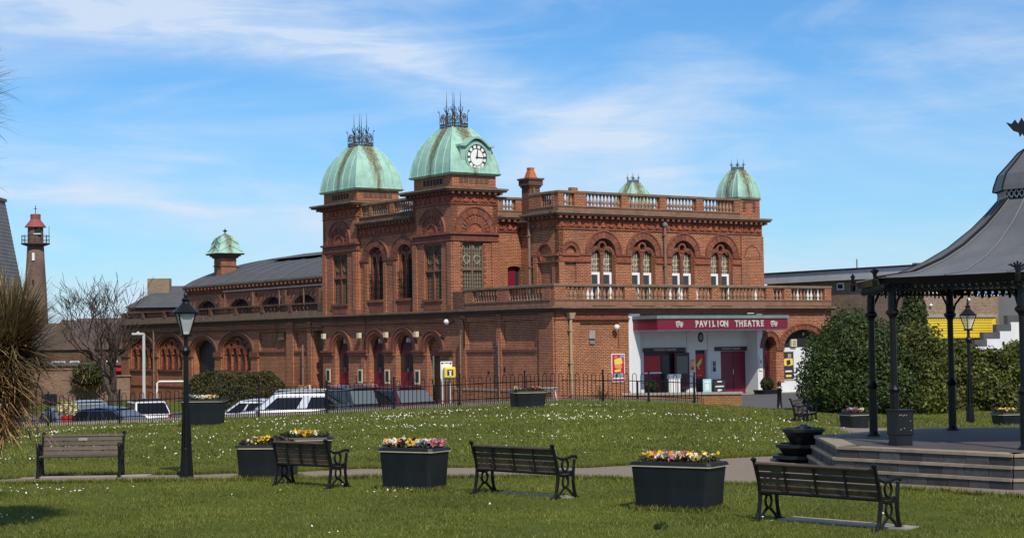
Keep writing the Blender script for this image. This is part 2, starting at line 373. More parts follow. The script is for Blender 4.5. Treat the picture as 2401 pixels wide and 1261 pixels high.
def lawnmat():
    m, nt, b = newmat('lawn')
    n1 = noise(nt, .35, 5, .6); n2 = noise(nt, 14, 6, .75)
    c = ramp(nt, n1, [(.25, (.075, .105, .014)), (.5, (.105, .138, .020)), (.75, (.14, .168, .030))])
    c2 = ramp(nt, n2, [(.25, (.5, .5, .45)), (.75, (1.45, 1.4, 1.25))])
    c = mixrgb(nt, c, c2, 1.0, 'MULTIPLY')
    n3 = noise(nt, 1.6, 5, .7)
    c = mixrgb(nt, c, (.13, .11, .05), ramp(nt, n3, [(.60, (0, 0, 0)), (.78, (.5, .5, .5))]))
    nt.links.new(c, b.inputs['Base Color']); b.inputs['Roughness'].default_value = .9; b.inputs['Specular IOR Level'].default_value = .1
    addbump(nt, b, noise(nt, 30, 4, .7), 1.0, .05); return m
M['lawn'] = lawnmat()
M['asphalt'] = surf('asphalt', (.085, .082, .082), .92, .15, 1.2, bump=.4, bscale=60)
M['land'] = surf('far_land', (.08, .085, .05), .95, .3, .02, bump=0)
def pathmat():
    m, nt, b = newmat('gravel_path')
    c = ramp(nt, noise(nt, 45, 5, .8), [(.25, (.14, .105, .078)), (.5, (.215, .17, .13)), (.75, (.30, .25, .20))])
    c = mixrgb(nt, c, (.16, .14, .075), ramp(nt, noise(nt, 1.0, 5, .65), [(.55, (0, 0, 0)), (.75, (.6, .6, .6))]))
    nt.links.new(c, b.inputs['Base Color']); b.inputs['Roughness'].default_value = .95
    addbump(nt, b, noise(nt, 60, 4, .7), .6, .02); return m
M['path'] = pathmat()
tag(fast_mesh('ground', np.array([(-3000, -300, -1.7), (3000, -300, -1.7), (3000, 5000, -1.7), (-3000, 5000, -1.7)]), np.array([[0, 1, 2, 3]]), M['land']), kind='structure')
tag(sheet('lawn', np.linspace(-48, 48, 129), np.concatenate([np.linspace(3, 58, 90), np.linspace(58.5, 69.5, 45)]), M['lawn']), kind='structure')
tag(sheet('car_park', np.linspace(-48, 48, 97), np.linspace(69.5, 103, 40), M['asphalt']), kind='structure')
tag(sheet('grass_verge', np.linspace(-80, 60, 71), np.linspace(103, 180, 30), M['lawn']), kind='structure')
tag(sheet('road', np.linspace(-48, 5.0, 80), np.linspace(66.5, 69.6, 12), M['asphalt'], .012), kind='structure')
tag(sheet('road', np.linspace(8.1, 14.5, 20), np.linspace(63.5, 69.6, 16), M['asphalt'], .02), kind='structure')

# gravel path across the front, widening round the bandstand
PF = [(-40, 31), (-16, 32.6), (-10.1, 34.6), (-9.4, 35.2), (-6.6, 35.3), (-5, 35.3), (-3, 36.1), (-.9, 36.2), (1.4, 35.8), (2.6, 36.3), (5.1, 37.9), (6.9, 39.0), (9, 39.9), (20, 41)]
PN = [(-40, 30), (-16, 31.6), (-9.9, 33.1), (-6.4, 33.5), (-2.5, 33.8), (1.4, 32.7), (3.8, 31.1), (6.7, 29.6), (8.2, 27.7), (12, 26.0), (20, 25)]
def pf(x): return np.interp(x, [p[0] for p in PF], [p[1] for p in PF]) + .07*np.sin(x*3.1)+.04*np.sin(x*7.3)
def pn(x): return np.interp(x, [p[0] for p in PN], [p[1] for p in PN]) + .07*np.sin(x*2.7+2)+.05*np.sin(x*8.1)
def on_path(x, y): return ((y > pn(x)) & (y < pf(x))) | ((x > 9.2+ (y-48)*.02) & (y > 44.5) & (y < 50.5+np.clip(x-9,0,4)*.1) & (x < 13.6-(50-y)*.12))
xs = np.linspace(-40, 20, 400); rows = []
for t in np.linspace(0, 1, 9):
    y = pn(xs)*(1-t)+pf(xs)*t; rows.append(np.stack([xs, y, ground_z(xs, y)+.008], -1))
V = np.concatenate(rows); a = (np.arange(8)[:, None]*400+np.arange(399)[None]).ravel()
tag(fast_mesh('gravel_path', V, np.stack([a, a+1, a+401, a+400], -1), M['path'], smooth_=True), kind='structure')
xs = np.linspace(0, 1, 60); rows = []
for t in np.linspace(0, 1, 12):
    y = 44.5+t*6.3+0*xs; x = (9.0+.05*np.sin(y*4)) + xs*(4.3-(50.8-y)*.10); rows.append(np.stack([x, y, ground_z(x, y)+.009], -1))
V = np.concatenate(rows); a = (np.arange(11)[:, None]*60+np.arange(59)[None]).ravel()
tag(fast_mesh('gravel_path', V, np.stack([a, a+1, a+61, a+60], -1), M['path'], smooth_=True), kind='structure')

# ------------------------------------------------------------------ the theatre
TH = thing('theatre', 'long red brick Victorian theatre with green copper domes and a maroon PAVILION THEATRE canopy', 'theatre', (2.04, 85.0, 0), AB)
def FS(v):   # side facade frame (faces -x): u runs back along y, d goes inward
    return lambda u, d, z: (v+d, u, z)
def FF(v):   # front facade frame (faces -y): u runs along x, d goes inward
    return lambda u, d, z: (u, v+d, z)
def fbox(mb, fr, u0, u1, d0, d1, z0, z1):
    p = [fr(u, d, z) for z in (z0, z1) for (u, d) in ((u0, d0), (u1, d0), (u1, d1), (u0, d1))]
    return mb.add(p, [(3,2,1,0),(4,5,6,7),(0,1,5,4),(1,2,6,5),(2,3,7,6),(3,0,4,7)])
def wall(fr, u0, u1, z0, z1, ops, m, thick=.35, name='wall', back=True):
    """ops: (centre, half width, sill z, spring z, rise); rise 0 is a flat head"""
    mb = MB(); ops = sorted(ops); cur = u0; NA = 14
    def q(a, b, c, d): mb.add([a, b, c, d], [(0, 1, 2, 3)])
    for (uc, hw, zs, zp, rz) in ops:
        if uc-hw > cur: q(fr(cur, 0, z0), fr(uc-hw, 0, z0), fr(uc-hw, 0, z1), fr(cur, 0, z1))
        if zs > z0: q(fr(uc-hw, 0, z0), fr(uc+hw, 0, z0), fr(uc+hw, 0, zs), fr(uc-hw, 0, zs)); q(fr(uc-hw, 0, zs), fr(uc+hw, 0, zs), fr(uc+hw, thick, zs), fr(uc-hw, thick, zs))
        pts = [(uc-hw*math.cos(PI*i/NA), zp+rz*math.sin(PI*i/NA)) for i in range(NA+1)] if rz > 0 else [(uc-hw, zp), (uc+hw, zp)]
        for (a, za), (b, zb) in zip(pts, pts[1:]):
            q(fr(a, 0, za), fr(b, 0, zb), fr(b, 0, z1), fr(a, 0, z1)); q(fr(a, 0, za), fr(b, 0, zb), fr(b, thick, zb), fr(a, thick, za))
        q(fr(uc-hw, 0, zs), fr(uc-hw, 0, zp), fr(uc-hw, thick, zp), fr(uc-hw, thick, zs)); q(fr(uc+hw, 0, zs), fr(uc+hw, 0, zp), fr(uc+hw, thick, zp), fr(uc+hw, thick, zs))
        cur = uc+hw
    if cur < u1: q(fr(cur, 0, z0), fr(u1, 0, z0), fr(u1, 0, z1), fr(cur, 0, z1))
    q(fr(u0, 0, z0), fr(u0, 0, z1), fr(u0, thick, z1), fr(u0, thick, z0)); q(fr(u1, 0, z0), fr(u1, 0, z1), fr(u1, thick, z1), fr(u1, thick, z0))
    q(fr(u0, 0, z1), fr(u1, 0, z1), fr(u1, thick, z1), fr(u0, thick, z1))
    return mb.build(name, m, TH)
def arch_pts(uc, zp, rx, rz, a0, a1, n): return [(uc-rx*math.cos(a0+(a1-a0)*i/n), zp+rz*math.sin(a0+(a1-a0)*i/n)) for i in range(n+1)]
def wedge(mb, fr, uc, zp, r0, r1, a0, a1, d0, d1, n=2):
    A = arch_pts(uc, zp, *r0, a0, a1, n); B = arch_pts(uc, zp, *r1, a0, a1, n)
    for i in range(n):
        P = [fr(A[i][0], d, A[i][1]) for d in (d0, d1)]+[fr(A[i+1][0], d, A[i+1][1]) for d in (d0, d1)]+[fr(B[i+1][0], d, B[i+1][1]) for d in (d0, d1)]+[fr(B[i][0], d, B[i][1]) for d in (d0, d1)]
        mb.add(P, [(0,2,4,6),(1,3,5,7),(0,2,3,1),(2,4,5,3),(4,6,7,5),(6,0,1,7)])
def arch(fr, uc, zp, rin, rout, proud, nv, m, mould=True, depth=.0, label=None):
    """arch ring of separate voussoirs with a thin hood moulding"""
    mb = MB()
    if mould: wedge(mb, fr, uc, zp, rout, (rout[0]+.07, rout[1]+.07), 0, PI, -proud-.05, depth, 18)
    root = mb.build('arch', m, TH) if mould else None
    if root is None:
        wedge(mb, fr, uc, zp, rin, (rin[0]+.04, rin[1]+.04), 0, PI, -proud-.02, depth, 18); root = mb.build('arch', m, TH)
    for i in range(nv):
        a0 = PI*i/nv+.012; a1 = PI*(i+1)/nv-.012; w = MB()
        wedge(w, fr, uc, zp, rin, rout, a0, a1, -proud-random.uniform(0, .02), depth, 2); w.build('voussoir', m, root)
    return root
def ring(fr, uc, zp, rin, rout, d0, d1, m, name='arch', n=20):
    mb = MB(); wedge(mb, fr, uc, zp, rin, rout, 0, PI, d0, d1, n); return mb.build(name, m, TH)
def pbox(name, m, fr, u0, u1, d0, d1, z0, z1, parent=None):
    mb = MB(); fbox(mb, fr, u0, u1, d0, d1, z0, z1); return mb.build(name, m, parent or TH)
S0 = FS(0.0); F0 = FF(0.0)
BR, BD, BL, TC, TD = M['brick'], M['brick_dark'], M['brick_low'], M['terra'], M['terra_dark']

# --- ground storey, side facade (x = 0), from the front corner back to the end of the wing
GT = 4.02
wall(S0, 0.0, 9.05, -1.0, GT, [(3.0, 1.46, 2.30, 3.70, 0), (6.45, 1.36, 2.24, 3.70, 0)], BR, .12)
pbox('infill_brickwork', BR, FS(.10), .2, 8.9, 0, .1, -1, 4.0)
for u0, u1 in ((0.0, 1.2), (4.55, 4.98), (7.9, 8.35)): pbox('pilaster', BR, S0, u0, u1, -.10, .0, -1.0, GT)
for uc, hw in ((3.0, 1.5), (6.45, 1.4)):
    pbox('window_sill', M['terra'], S0, uc-hw, uc+hw, -.06, .1, 2.10, 2.24)
pbox('plinth', BL, S0, .02, 9.0, -.14, -.003, -1.0, .22)
tilesm = MB()
for k in range(30): fbox(tilesm, S0, .1+k*.3, .32+k*.3, -.17, -.14, .10+.0*k, .22)
tag(tilesm.build('plinth_blocks', M['stone_tan'], TH), kind='stuff')
# entrance block
wall(S0, 9.05, 23.7, -1.2, GT, [(11.2, .68, -1.2, 2.2, .70), (14.25, .92, -1.2, 2.2, .92), (17.35, .83, -1.2, 2.2, .86), (21.45, .82, -1.2, 2.2, .84)], BR, .36)
for uc, hw, rz in ((11.2, .68, .70), (14.25, .92, .92), (17.35, .83, .86), (21.45, .82, .84)):
    ring(S0, uc, 2.2, (hw, rz), (hw+.18, rz+.15), -.05, .0, TC); ring(S0, uc, 2.2, (hw+.18, rz+.15), (hw+.45, rz+.36), -.11, .0, M['terra']); ring(S0, uc, 2.2, (hw+.45, rz+.36), (hw+.52, rz+.42), -.16, .0, TC)
for u0, u1 in ((9.05, 10.35), (12.0, 13.2), (15.3, 16.4), (18.3, 20.5), (22.4, 23.7)):
    pbox('impost_band', TC, S0, u0, u1, -.13, .0, 1.92, 2.12); pbox('impost_band', TC, S0, u0-.04, u1+.04, -.19, .0, 2.12, 2.22)
for u0, u1 in ((9.05, 9.55), (18.6, 19.0)): pbox('pilaster', BR, S0, u0, u1, -.09, .0, -1.2, 1.92)
def double_door(fr, uc, hw, rz, d, zb, zs, m, mfan, glassy=True):
    dr = MB(); fbox(dr, fr, uc-hw, uc+hw, d, d+.08, zb, zs); o = dr.build('door', m, TH)
    for s in (-1, 1):
        for (za, zc) in ((.25, .95), (1.1, zs-zb-.15)):
            p = MB(); fbox(p, fr, min(uc+s*.08, uc+s*(hw-.1)), max(uc+s*.08, uc+s*(hw-.1)), d-.03, d, zb+za, zb+zc)
            p.build('door_panel', m if za < 1 or not glassy else M['glass'], o)
        h = MB(); h.tube([fr(uc+s*.06, d-.06, zb+.95), fr(uc+s*.06, d-.06, zb+1.25)], .02); h.build('handle', M['lead'], o)
    f = MB(); pts = arch_pts(uc, zs, hw, rz+.02, 0, PI, 14); f.prism(pts, lambda a, b: fr(a, d, b), lambda a, b: fr(a, d+.06, b)); f.build('fanlight', mfan, TH)
    return o
for uc, hw, rz in ((14.25, .92, .92), (17.35, .83, .86), (21.45, .82, .84)): double_door(S0, uc, hw, rz, .30, 0.0, 2.2, M['maroon_dark'] if uc < 14 else M['maroon'], M['maroon_dark'])
for uc in (14.25, 17.35, 21.45):     # theatre-mask emblems on the fanlights
    mk = MB(); 
    for s in (-1, 1): mk.prism([(uc+s*.12+.11*math.cos(t*PI/5)*(1 if math.sin(t*PI/5) > 0 else .7), 2.78+.15*math.sin(t*PI/5)) for t in range(10)], lambda a, b: S0(a, .24, b), lambda a, b: S0(a, .28, b))
    mk.build('mask_emblem', M['letter'], TH)
pbox('blocked_arch', BR, FS(.3), 10.45, 11.95, 0, .1, 1.95, 3.0); pbox('lintel', TC, FS(.2), 10.52, 11.88, 0, .2, 1.90, 2.18)
pbox('door', surf('brown_door', (.10, .045, .03), .6, .2, 3), FS(.45), 10.55, 11.85, 0, .08, -.6, 1.9)
for u in (12.7, 15.95, 19.05, 22.9): pbox('notice_frame', M['cream'], S0, u-.26, u+.26, -.15, -.11, .35, 1.15); pbox('notice_sheet', M['ink'], S0, u-.17, u+.17, -.155, -.151, .45, 1.05)
for u in (12.65, 15.95, 19.0, 23.3): pbox('floodlight', M['cream'], S0, u-.13, u+.13, -.3, -.11, 2.95, 3.25)
lb = MB(); lb.lathe([(.0, -.16), (.14, -.08), (.17, .03), (.08, .14)], 10, (-.25, 9.45, 3.72)); lb.build('globe_light', M['sign_white'], TH, shade=True)
# steps and ramp up to the doors
for k in range(3): pbox('door_step', M['concrete'], S0, 12.8, 22.6, -1.6+k*.4, .6, -1.0, -.36+k*.17)
rw = MB(); fbox(rw, S0, 25.3, 31.3, -.95, -.7, -1.3, .16); fbox(rw, S0, 25.3, 25.6, -.7, -.1, -1.3, .16); rw.build('ramp_wall', M['brick_orange'], TH)
hr = MB()
for u0_, u1_ in ((27.3, 29.6), (23.4, 25.6), (17.2, 19.0)):
    hr.tube([S0(u0_, -1.1, -1), S0(u0_, -1.1, .18), S0(u1_, -1.1, -.30)], .035, 6)
hr.build('handrail', M['upvc'], TH)
# wing
W_OPS = [(35.66, 2.1, .98, 2.17, 1.1), (40.75, 1.72, -1.2, 2.05, .98), (46.4, 2.1, .98, 2.17, 1.13), (51.65, 2.1, .98, 2.17, 1.1)]
wall(S0, 23.7, 55.4, -1.6, GT, [(24.4, .62, -1.2, 3.45, 0), (26.5, .86, 2.24, 3.45, 0), (30.4, 1.95, 2.24, 3.45, 0)]+W_OPS, BR, .5)
pbox('infill_brickwork', BR, FS(.16), 25.3, 32.6, 0, .1, 2.0, 3.8); pbox('blind_doorway', BD, FS(.35), 23.6, 25.2, 0, .1, -1.4, 3.6)
for uc, hw in ((26.5, .9), (30.4, 2.0)): pbox('window_sill', TC, S0, uc-hw, uc+hw, -.07, .1, 2.12, 2.24)
for u0, u1 in ((25.15, 25.6), (27.5, 28.4), (32.4, 33.4), (37.9, 38.9), (42.6, 44.2), (48.6, 49.4), (53.9, 55.4)):
    pbox('pilaster', BR, S0, u0, u1, -.10, 0, -1.4, 1.85 if u0 > 32 else GT)
    if u0 > 32: pbox('impost_band', TC, S0, u0-.1, u1+.1, -.17, 0, 1.85, 2.18)
for (uc, hw, zs, zp, rz) in W_OPS:
    ring(S0, uc, zp, (hw, rz), (hw+.22, rz+.12), -.04, .0, TC); ring(S0, uc, zp, (hw+.22, rz+.12), (hw+.48, rz+.27), -.10, .0, TC); ring(S0, uc, zp, (hw+.48, rz+.27), (hw+.56, rz+.33), -.16, 0, TD)
def tracery(fr, uc, hw, zs, zp, rz, d, nl, mt, mg, parent_name='window'):
    """window of nl pointed lights with circles above, set at depth d"""
    g = MB(); pts = [(uc-hw, zs)]+arch_pts(uc, zp, hw, rz, 0, PI, 16)+[(uc+hw, zs)]
    g.prism(pts, lambda a, b: fr(a, d+.14, b), lambda a, b: fr(a, d+.17, b)); w = g.build(parent_name, mg, TH)
    lw = 2*hw/nl
    for i in range(nl+1):
        u = uc-hw+i*lw; u = min(max(u, uc-hw+.05), uc+hw-.05); x = abs(u-uc)/hw
        ztop = zp - .12 + (rz*.25 if 0 < i < nl else 0)
        t = MB(); fbox(t, fr, u-.055, u+.055, d-.02, d+.13, zs, ztop); t.build('mullion', mt, w)
    hd = MB()
    for i in range(nl):
        c = uc-hw+(i+.5)*lw; wedge(hd, fr, c, zp-.15, (lw*.32, lw*.42), (lw*.54, lw*.66), 0, PI, d-.02, d+.13, 8)
    hd.build('light_head', mt, w)
    rr = MB()
    if nl == 2: cs = [(uc, zp+rz*.50, rz*.24)]
    else: cs = [(uc-lw*.95, zp+rz*.40, rz*.20), (uc, zp+rz*.56, rz*.26), (uc+lw*.95, zp+rz*.40, rz*.20)]
    for cu, cz, cr in cs:
        cx = cr if nl == 2 else cr*1.5
        wedge(rr, fr, cu, cz, (cx*.75, cr*.75), (cx*1.15, cr*1.15), 0, PI*2, d-.03, d+.12, 14)
        for k in range(3):
            a = k*2*PI/3+PI/2; fbox(rr, fr, cu+cx*.62*math.cos(a)-.03, cu+cx*.62*math.cos(a)+.03, d, d+.1, cz+cr*.62*math.sin(a)-.05, cz+cr*.62*math.sin(a)+.05)
    rr.build('roundel', mt, w)
    return w
for k, (uc, hw, zs, zp, rz) in enumerate(W_OPS):
    if k == 1:
        bd = pbox('door', M['wood_black'], FS(.42), uc-hw, uc+hw, 0, .08, -1.4, zp+.9)
        for i in range(9): pbox('door_board', M['wood_black'], FS(.40), uc-hw+.04+i*.378, uc-hw+.38+i*.378, 0, .03, -1.3, zp+.85, bd)
        pbox('door_notice', M['cream'], FS(.38), uc-1.15, uc-.75, 0, .02, .85, 1.1, bd)
    else:
        pbox('window_back', BD, FS(.44), uc-hw, uc+hw, 0, .05, zs-.1, zp+rz)
        tracery(S0, uc, hw, zs, zp, rz, .1, 4, M['terra_relief'], BD)
        pbox('window_sill', TC, S0, uc-hw-.05, uc+hw+.05, -.10, .3, zs-.14, zs)
pbox('plinth', BR, S0, 33, 55.3, -.12, -.003, -1.6, -.25); pbox('plinth_band', TC, S0, 33, 55.4, -.17, -.002, -.25, -.14)
def pipe(fr, u, d, z0, z1, m, r=.06, hop=False):
    p = MB(); p.tube([fr(u, d, z0), fr(u, d, z1)], r, 8); o = p.build('drainpipe', m, TH)
    z = z0+.5
    while z < z1: c = MB(); fbox(c, fr, u-r*1.5, u+r*1.5, d-r*1.2, d+r*1.4, z, z+.06); c.build('pipe_bracket', m, o); z += 1.6
    c = MB()
    if hop: c.frust((*[fr(u-.12, d-.1, 0)[0], fr(u+.12, d-.1, 0)[0]], fr(u, d-.12, 0)[1], fr(u, d+.1, 0)[1], z1-.05), (fr(u-.2, d, 0)[0], fr(u+.2, d, 0)[0], fr(u, d-.18, 0)[1], fr(u, d+.1, 0)[1], z1+.25)) if fr is not S0 else fbox(c, fr, u-.18, u+.18, d-.15, d+.1, z1-.05, z1+.25)
    if c.v: c.build('hopper_head', m, o)
    return o
for u in (49.0, ): pipe(S0, u, -.2, -1.3, 3.9, M['pipe'])
pipe(S0, 26.0, -.2, -.8, 2.6, M['pipe']); pipe(S0, 4.6, -.2, -.7, 2.7, M['pipe'], .05); pipe(S0, 8.2, -.2, -.7, 3.0, M['pipe'], .05)
# cables looping down the entrance wall
cbl = MB(); cbl.tube([S0(18.35, -.2, 4.1), S0(18.2, -.22, 3.6), S0(18.3, -.2, 3.3), S0(18.3, -.2, 2.3)], .03); cbl.tube([S0(8.3, -.1, 3.9), S0(7.95, -.14, 3.75), S0(7.9, -.14, 3.3), S0(7.9, -.14, 2.4)], .03); cbl.build('wall_cable', M['iron'], TH)

# cornice above the ground storey: string, frieze, drip
def band(u0, u1, fr, name, m, d0, z0, z1): return pbox(name, m, fr, u0, u1, d0, .0, z0, z1)
for fr, a, b in ((S0, -.20, 55.6), ):
    band(a, b, fr, 'string_course', TC, -.12, 3.66, 3.74) if False else None
pbox('string_course', TC, S0, 9.05, 23.7, -.14, -.002, 3.72, 3.80); pbox('string_course', TC, S0, 23.7, 55.4, -.14, -.002, 3.62, 3.70)
pbox('frieze', TD, S0, 0.0, 55.4, -.05, -.001, 3.95, 4.14); pbox('cornice', TD, S0, -.3, 55.6, -.20, .2, 4.14, 4.24); pbox('cornice', M['coping'], S0, -.42, 55.7, -.38, .3, 4.24, 4.34)
pbox('frieze', TC, F0, 0.0, 18.85, -.05, -.001, 3.98, 4.12); pbox('cornice', M['terra'], F0, -.20, 19.0, -.20, .2, 4.12, 4.22); pbox('cornice', M['coping'], F0, -.40, 19.25, -.38, .3, 4.22, 4.32)
# flat roofs
fl = MB(); fl.box(.3, 18.8, .3, 23.6, 4.18, 4.30); fl.box(.3, 12, 23.6, 55.2, 4.18, 4.30); fl.build('flat_roof', M['slate'], TH)
# end walls and back
pbox('wall', BR, FF(55.4), 0.0, 24, -.35, 0, -1.6, GT)
pbox('wall', BR, FS(18.9), .2, 24, -.35, 0, -1, GT)
pbox('plinth', BL, F0, .02, 4.6, -.12, -.003, -1.0, .05)

# --- ground storey, front facade (y = 0)
wall(F0, 0.0, 4.62, -1.0, GT, [(2.80, 1.22, 2.24, 3.50, 0)], BL, .12); pbox('infill_brickwork', BL, FF(.10), 1.4, 4.2, 0, .1, 2.0, 3.8)
pbox('pilaster', BL, F0, 0.0, .95, -.09, .0, -1, 3.7); pbox('string_course', TC, F0, -.05, 4.62, -.14, 0, 3.66, 3.74); pbox('frieze', M['terra_relief'], F0, 1.05, 4.62, -.03, 0, 3.76, 3.96)
pipe(F0, .82, -.24, -.6, 3.75, M['pipe_cream'], .08, True)
pbox('vent_grille', M['concrete'], FF(.02), 2.16, 2.52, 0, .09, 2.72, 3.12); pbox('vent_grille', M['lead'], FF(.02), 2.2, 2.5, 0, .09, 2.45, 2.62)
lb = MB(); lb.lathe([(.0, -.16), (.13, -.08), (.16, .03), (.08, .14)], 10, (3.72, -.2, 3.27)); lb.build('globe_light', M['sign_white'], TH, shade=True)
# portico: white rendered recess
WH = M['white']
pbox('portico_pier', WH, F0, 4.62, 5.35, -.02, .9, -.6, 3.95); pbox('portico_pier', WH, F0, 13.35, 13.72, -.02, .9, -.6, 3.95)
F8 = FF(.82)
wall(F8, 5.36, 13.34, -.6, 4.0, [(7.66, 1.42, -.6, 2.0, 0), (10.12, .40, -.6, 2.05, 0), (12.46, .98, -.6, 1.96, 0)], WH, .25)
pbox('render_pier', WH, F8, 9.12, 9.22, -.05, 0, -.5, 3.1); pbox('render_pier', WH, F8, 10.56, 10.66, -.05, 0, -.5, 3.1)
pbox('portico_soffit', WH, F0, 5.36, 13.34, -.0, .85, 3.03, 3.2)
pipe(FF(.7), 5.45, 0, -.3, 3.1, M['grey_pole'], .05)
# glazed foyer front
fy = pbox('foyer_door', M['maroon_dark'], FF(1.05), 6.24, 9.08, 0, .1, -.6, 2.0)
for u0, u1, z0, z1, mm in ((6.32, 7.5, .95, 1.78, M['red']), (6.32, 7.5, -.2, .86, M['maroon']), (7.58, 8.15, .2, 1.78, M['glass']), (8.22, 9.0, -.2, .75, M['maroon'])): pbox('door_panel', mm, FF(1.02), u0, u1, 0, .03, z0, z1, fy)
pbox('door_rail', M['upvc'], FF(1.0), 6.3, 7.55, 0, .05, .87, .94, fy)
ob = MB(); ob.add([(8.28, .80, .05), (9.22, .72, .05), (9.22, .72, 1.93), (8.28, .80, 1.93), (8.28, .86, .05), (9.22, .78, .05), (9.22, .78, 1.93), (8.28, .86, 1.93)], [(0,1,2,3),(7,6,5,4),(0,4,5,1),(1,5,6,2),(2,6,7,3),(3,7,4,0)]); od = ob.build('open_door', M['maroon_dark'], TH)
g = MB(); g.add([(8.4, .775, .85), (9.1, .715, .85), (9.1, .715, 1.75), (8.4, .775, 1.75)], [(0,1,2,3)]); g.build('door_pane', M['windscreen'], od)
pbox('sign_board', M['maroon_dark'], FF(.76), 6.18, 9.02, 0, .05, 1.98, 2.20)
pbox('inner_door', M['maroon_dark'], FF(1.02), 9.70, 10.52, 0, .08, -.5, 2.05)
gd = pbox('double_door', M['maroon'], FF(.98), 11.48, 13.44, 0, .08, -.6, 1.96)
for s in (0, 1): pbox('door_leaf', M['maroon'], FF(.955), 11.52+s*.97, 12.44+s*.97, 0, .025, -.36, 1.90, gd)
pbox('door_rail', M['red_door'], FF(.94), 11.52, 13.41, 0, .015, .36, .42, gd)
hh = MB(); hh.tube([(12.44, .93, .72), (12.44, .91, .98)], .02); hh.build('handle', M['sign_white'], gd)
pbox('sign_board', M['maroon_dark'], FF(.76), 11.05, 13.30, 0, .06, 1.98, 2.20)
# canopy
CB = thing  # (kept short)
cn = MB(); cn.box(4.90, 13.72, -1.96, -.0, 3.10, 3.66); cnp = cn.build('canopy', M['maroon'], TH)
cc_ = MB(); cc_.box(4.84, 13.78, -2.02, .0, 3.66, 3.82); cc_.build('canopy_edge', M['lead'], cnp)
for k in range(12): pbox('soffit_board', WH, F0, 4.95+k*.73, 5.63+k*.73, -1.92, -.02, 3.06, 3.10, cnp)
def text_mesh(body, size, m, parent, mat4, extrude=.015, bold=.012, name='lettering', sx=1.0, align='CENTER'):
    cu = bpy.data.curves.new('text', 'FONT'); cu.body = body; cu.size = size; cu.extrude = extrude; cu.offset = bold; cu.resolution_u = 2
    cu.align_x = align; cu.align_y = 'CENTER'; cu.space_character = 1.12
    t = bpy.data.objects.new('text_tmp', cu); COL.objects.link(t)
    dg = bpy.context.evaluated_depsgraph_get(); me = bpy.data.meshes.new_from_object(t.evaluated_get(dg)); bpy.data.objects.remove(t)
    me.transform(Matrix.Diagonal((sx, 1, 1, 1))); me.transform(mat4); me.materials.clear(); me.materials.append(m)
    return mkobj(name, me, parent)
UP = Matrix.Rotation(R(90), 4, 'X')     # text upright, facing -y
def front_text(body, size, m, x, y, z, parent, **k): return text_mesh(body, size, m, parent, Matrix.Translation((x, y, z)) @ UP, **k)
# serif capitals with ball-like swellings, like the fascia letters
for word, x0, x1 in (('PAVILION', 7.32, 9.55), ('THEATRE', 9.98, 12.05)):
    n = len(word); st_ = (x1-x0)/n
    for i, ch in enumerate(word):
        L = front_text(ch, .42, M['letter'], x0+st_*(i+.5), -1.985, 3.385, cnp, name='letter', bold=.016, sx=.92)
        sf = MB(); xx = x0+st_*(i+.5)
        for s in (-1, 1):
            if ch in 'HNARMTIPLEV':
                wd = .045
                if ch in 'IT' and s == 1: continue
                px_ = xx+(0 if ch in 'IT' else s*.085)
                if not (ch in 'PLE' and s == 1) and ch != 'V': sf.box(px_-wd, px_+wd, -2.0, -1.975, 3.225, 3.25)
                if ch in 'HNIVPLE' and not (ch in 'PLE' and s == 1): sf.box(px_-wd, px_+wd, -2.0, -1.975, 3.51, 3.535)
        if sf.v: sf.build('serif', M['letter'], L)
def masks(x, z, m):
    k = MB()
    for s, tilt in ((-1, .12), (1, -.12)):
        cx = x+s*.11
        k.prism([(cx-.12, z+.13), (cx+.12, z+.13+tilt*.3), (cx+.11, z-.02), (cx+.04, z-.15), (cx-.05, z-.15), (cx-.11, z-.02)], lambda a, b: (a, -1.975-.01*(s+1), b), lambda a, b: (a, -1.96, b))
    o = k.build('mask_emblem', m, cnp); e = MB()
    for s in (-1, 1):
        for t in (-1, 1): e.prism([(x+s*.11+t*.05-.03, z+.03), (x+s*.11+t*.05+.03, z+.03), (x+s*.11+t*.05+.02, z+.07), (x+s*.11+t*.05-.02, z+.07)], lambda a, b: (a, -2.005, b), lambda a, b: (a, -1.99, b))
        e.prism([(x+s*.11-.05, z-.06-s*.02), (x+s*.11, z-.08+s*.02), (x+s*.11+.05, z-.06-s*.02), (x+s*.11, z-.04+s*.01)], lambda a, b: (a, -2.005, b), lambda a, b: (a, -1.99, b))
    e.build('mask_feature', M['ink'], o)
masks(6.32, 3.38, M['letter']); masks(12.75, 3.38, M['letter'])
front_text('PAVILION THEATRE', .15, M['letter'], 7.6, .74, 2.09, TH, extrude=.004, bold=.003); front_text('PAVILION THEATRE', .13, M['letter'], 12.17, .745, 2.09, TH, extrude=.004, bold=.003)
pl = MB(); pl.prism([(10.10+.19*math.cos(t*PI/8), 2.72+.27*math.sin(t*PI/8)) for t in range(16)], lambda a, b: (a, .79, b), lambda a, b: (a, .83, b)); plq = pl.build('oval_plaque', surf('plaque_purple', (.02, .016, .035), .4), TH)
for z, w in ((2.84, .05), (2.76, .12), (2.68, .12), (2.60, .08)): pbox('plaque_line', M['sign_white'], FF(.785), 10.1-w, 10.1+w, 0, .006, z-.012, z+.012, plq)
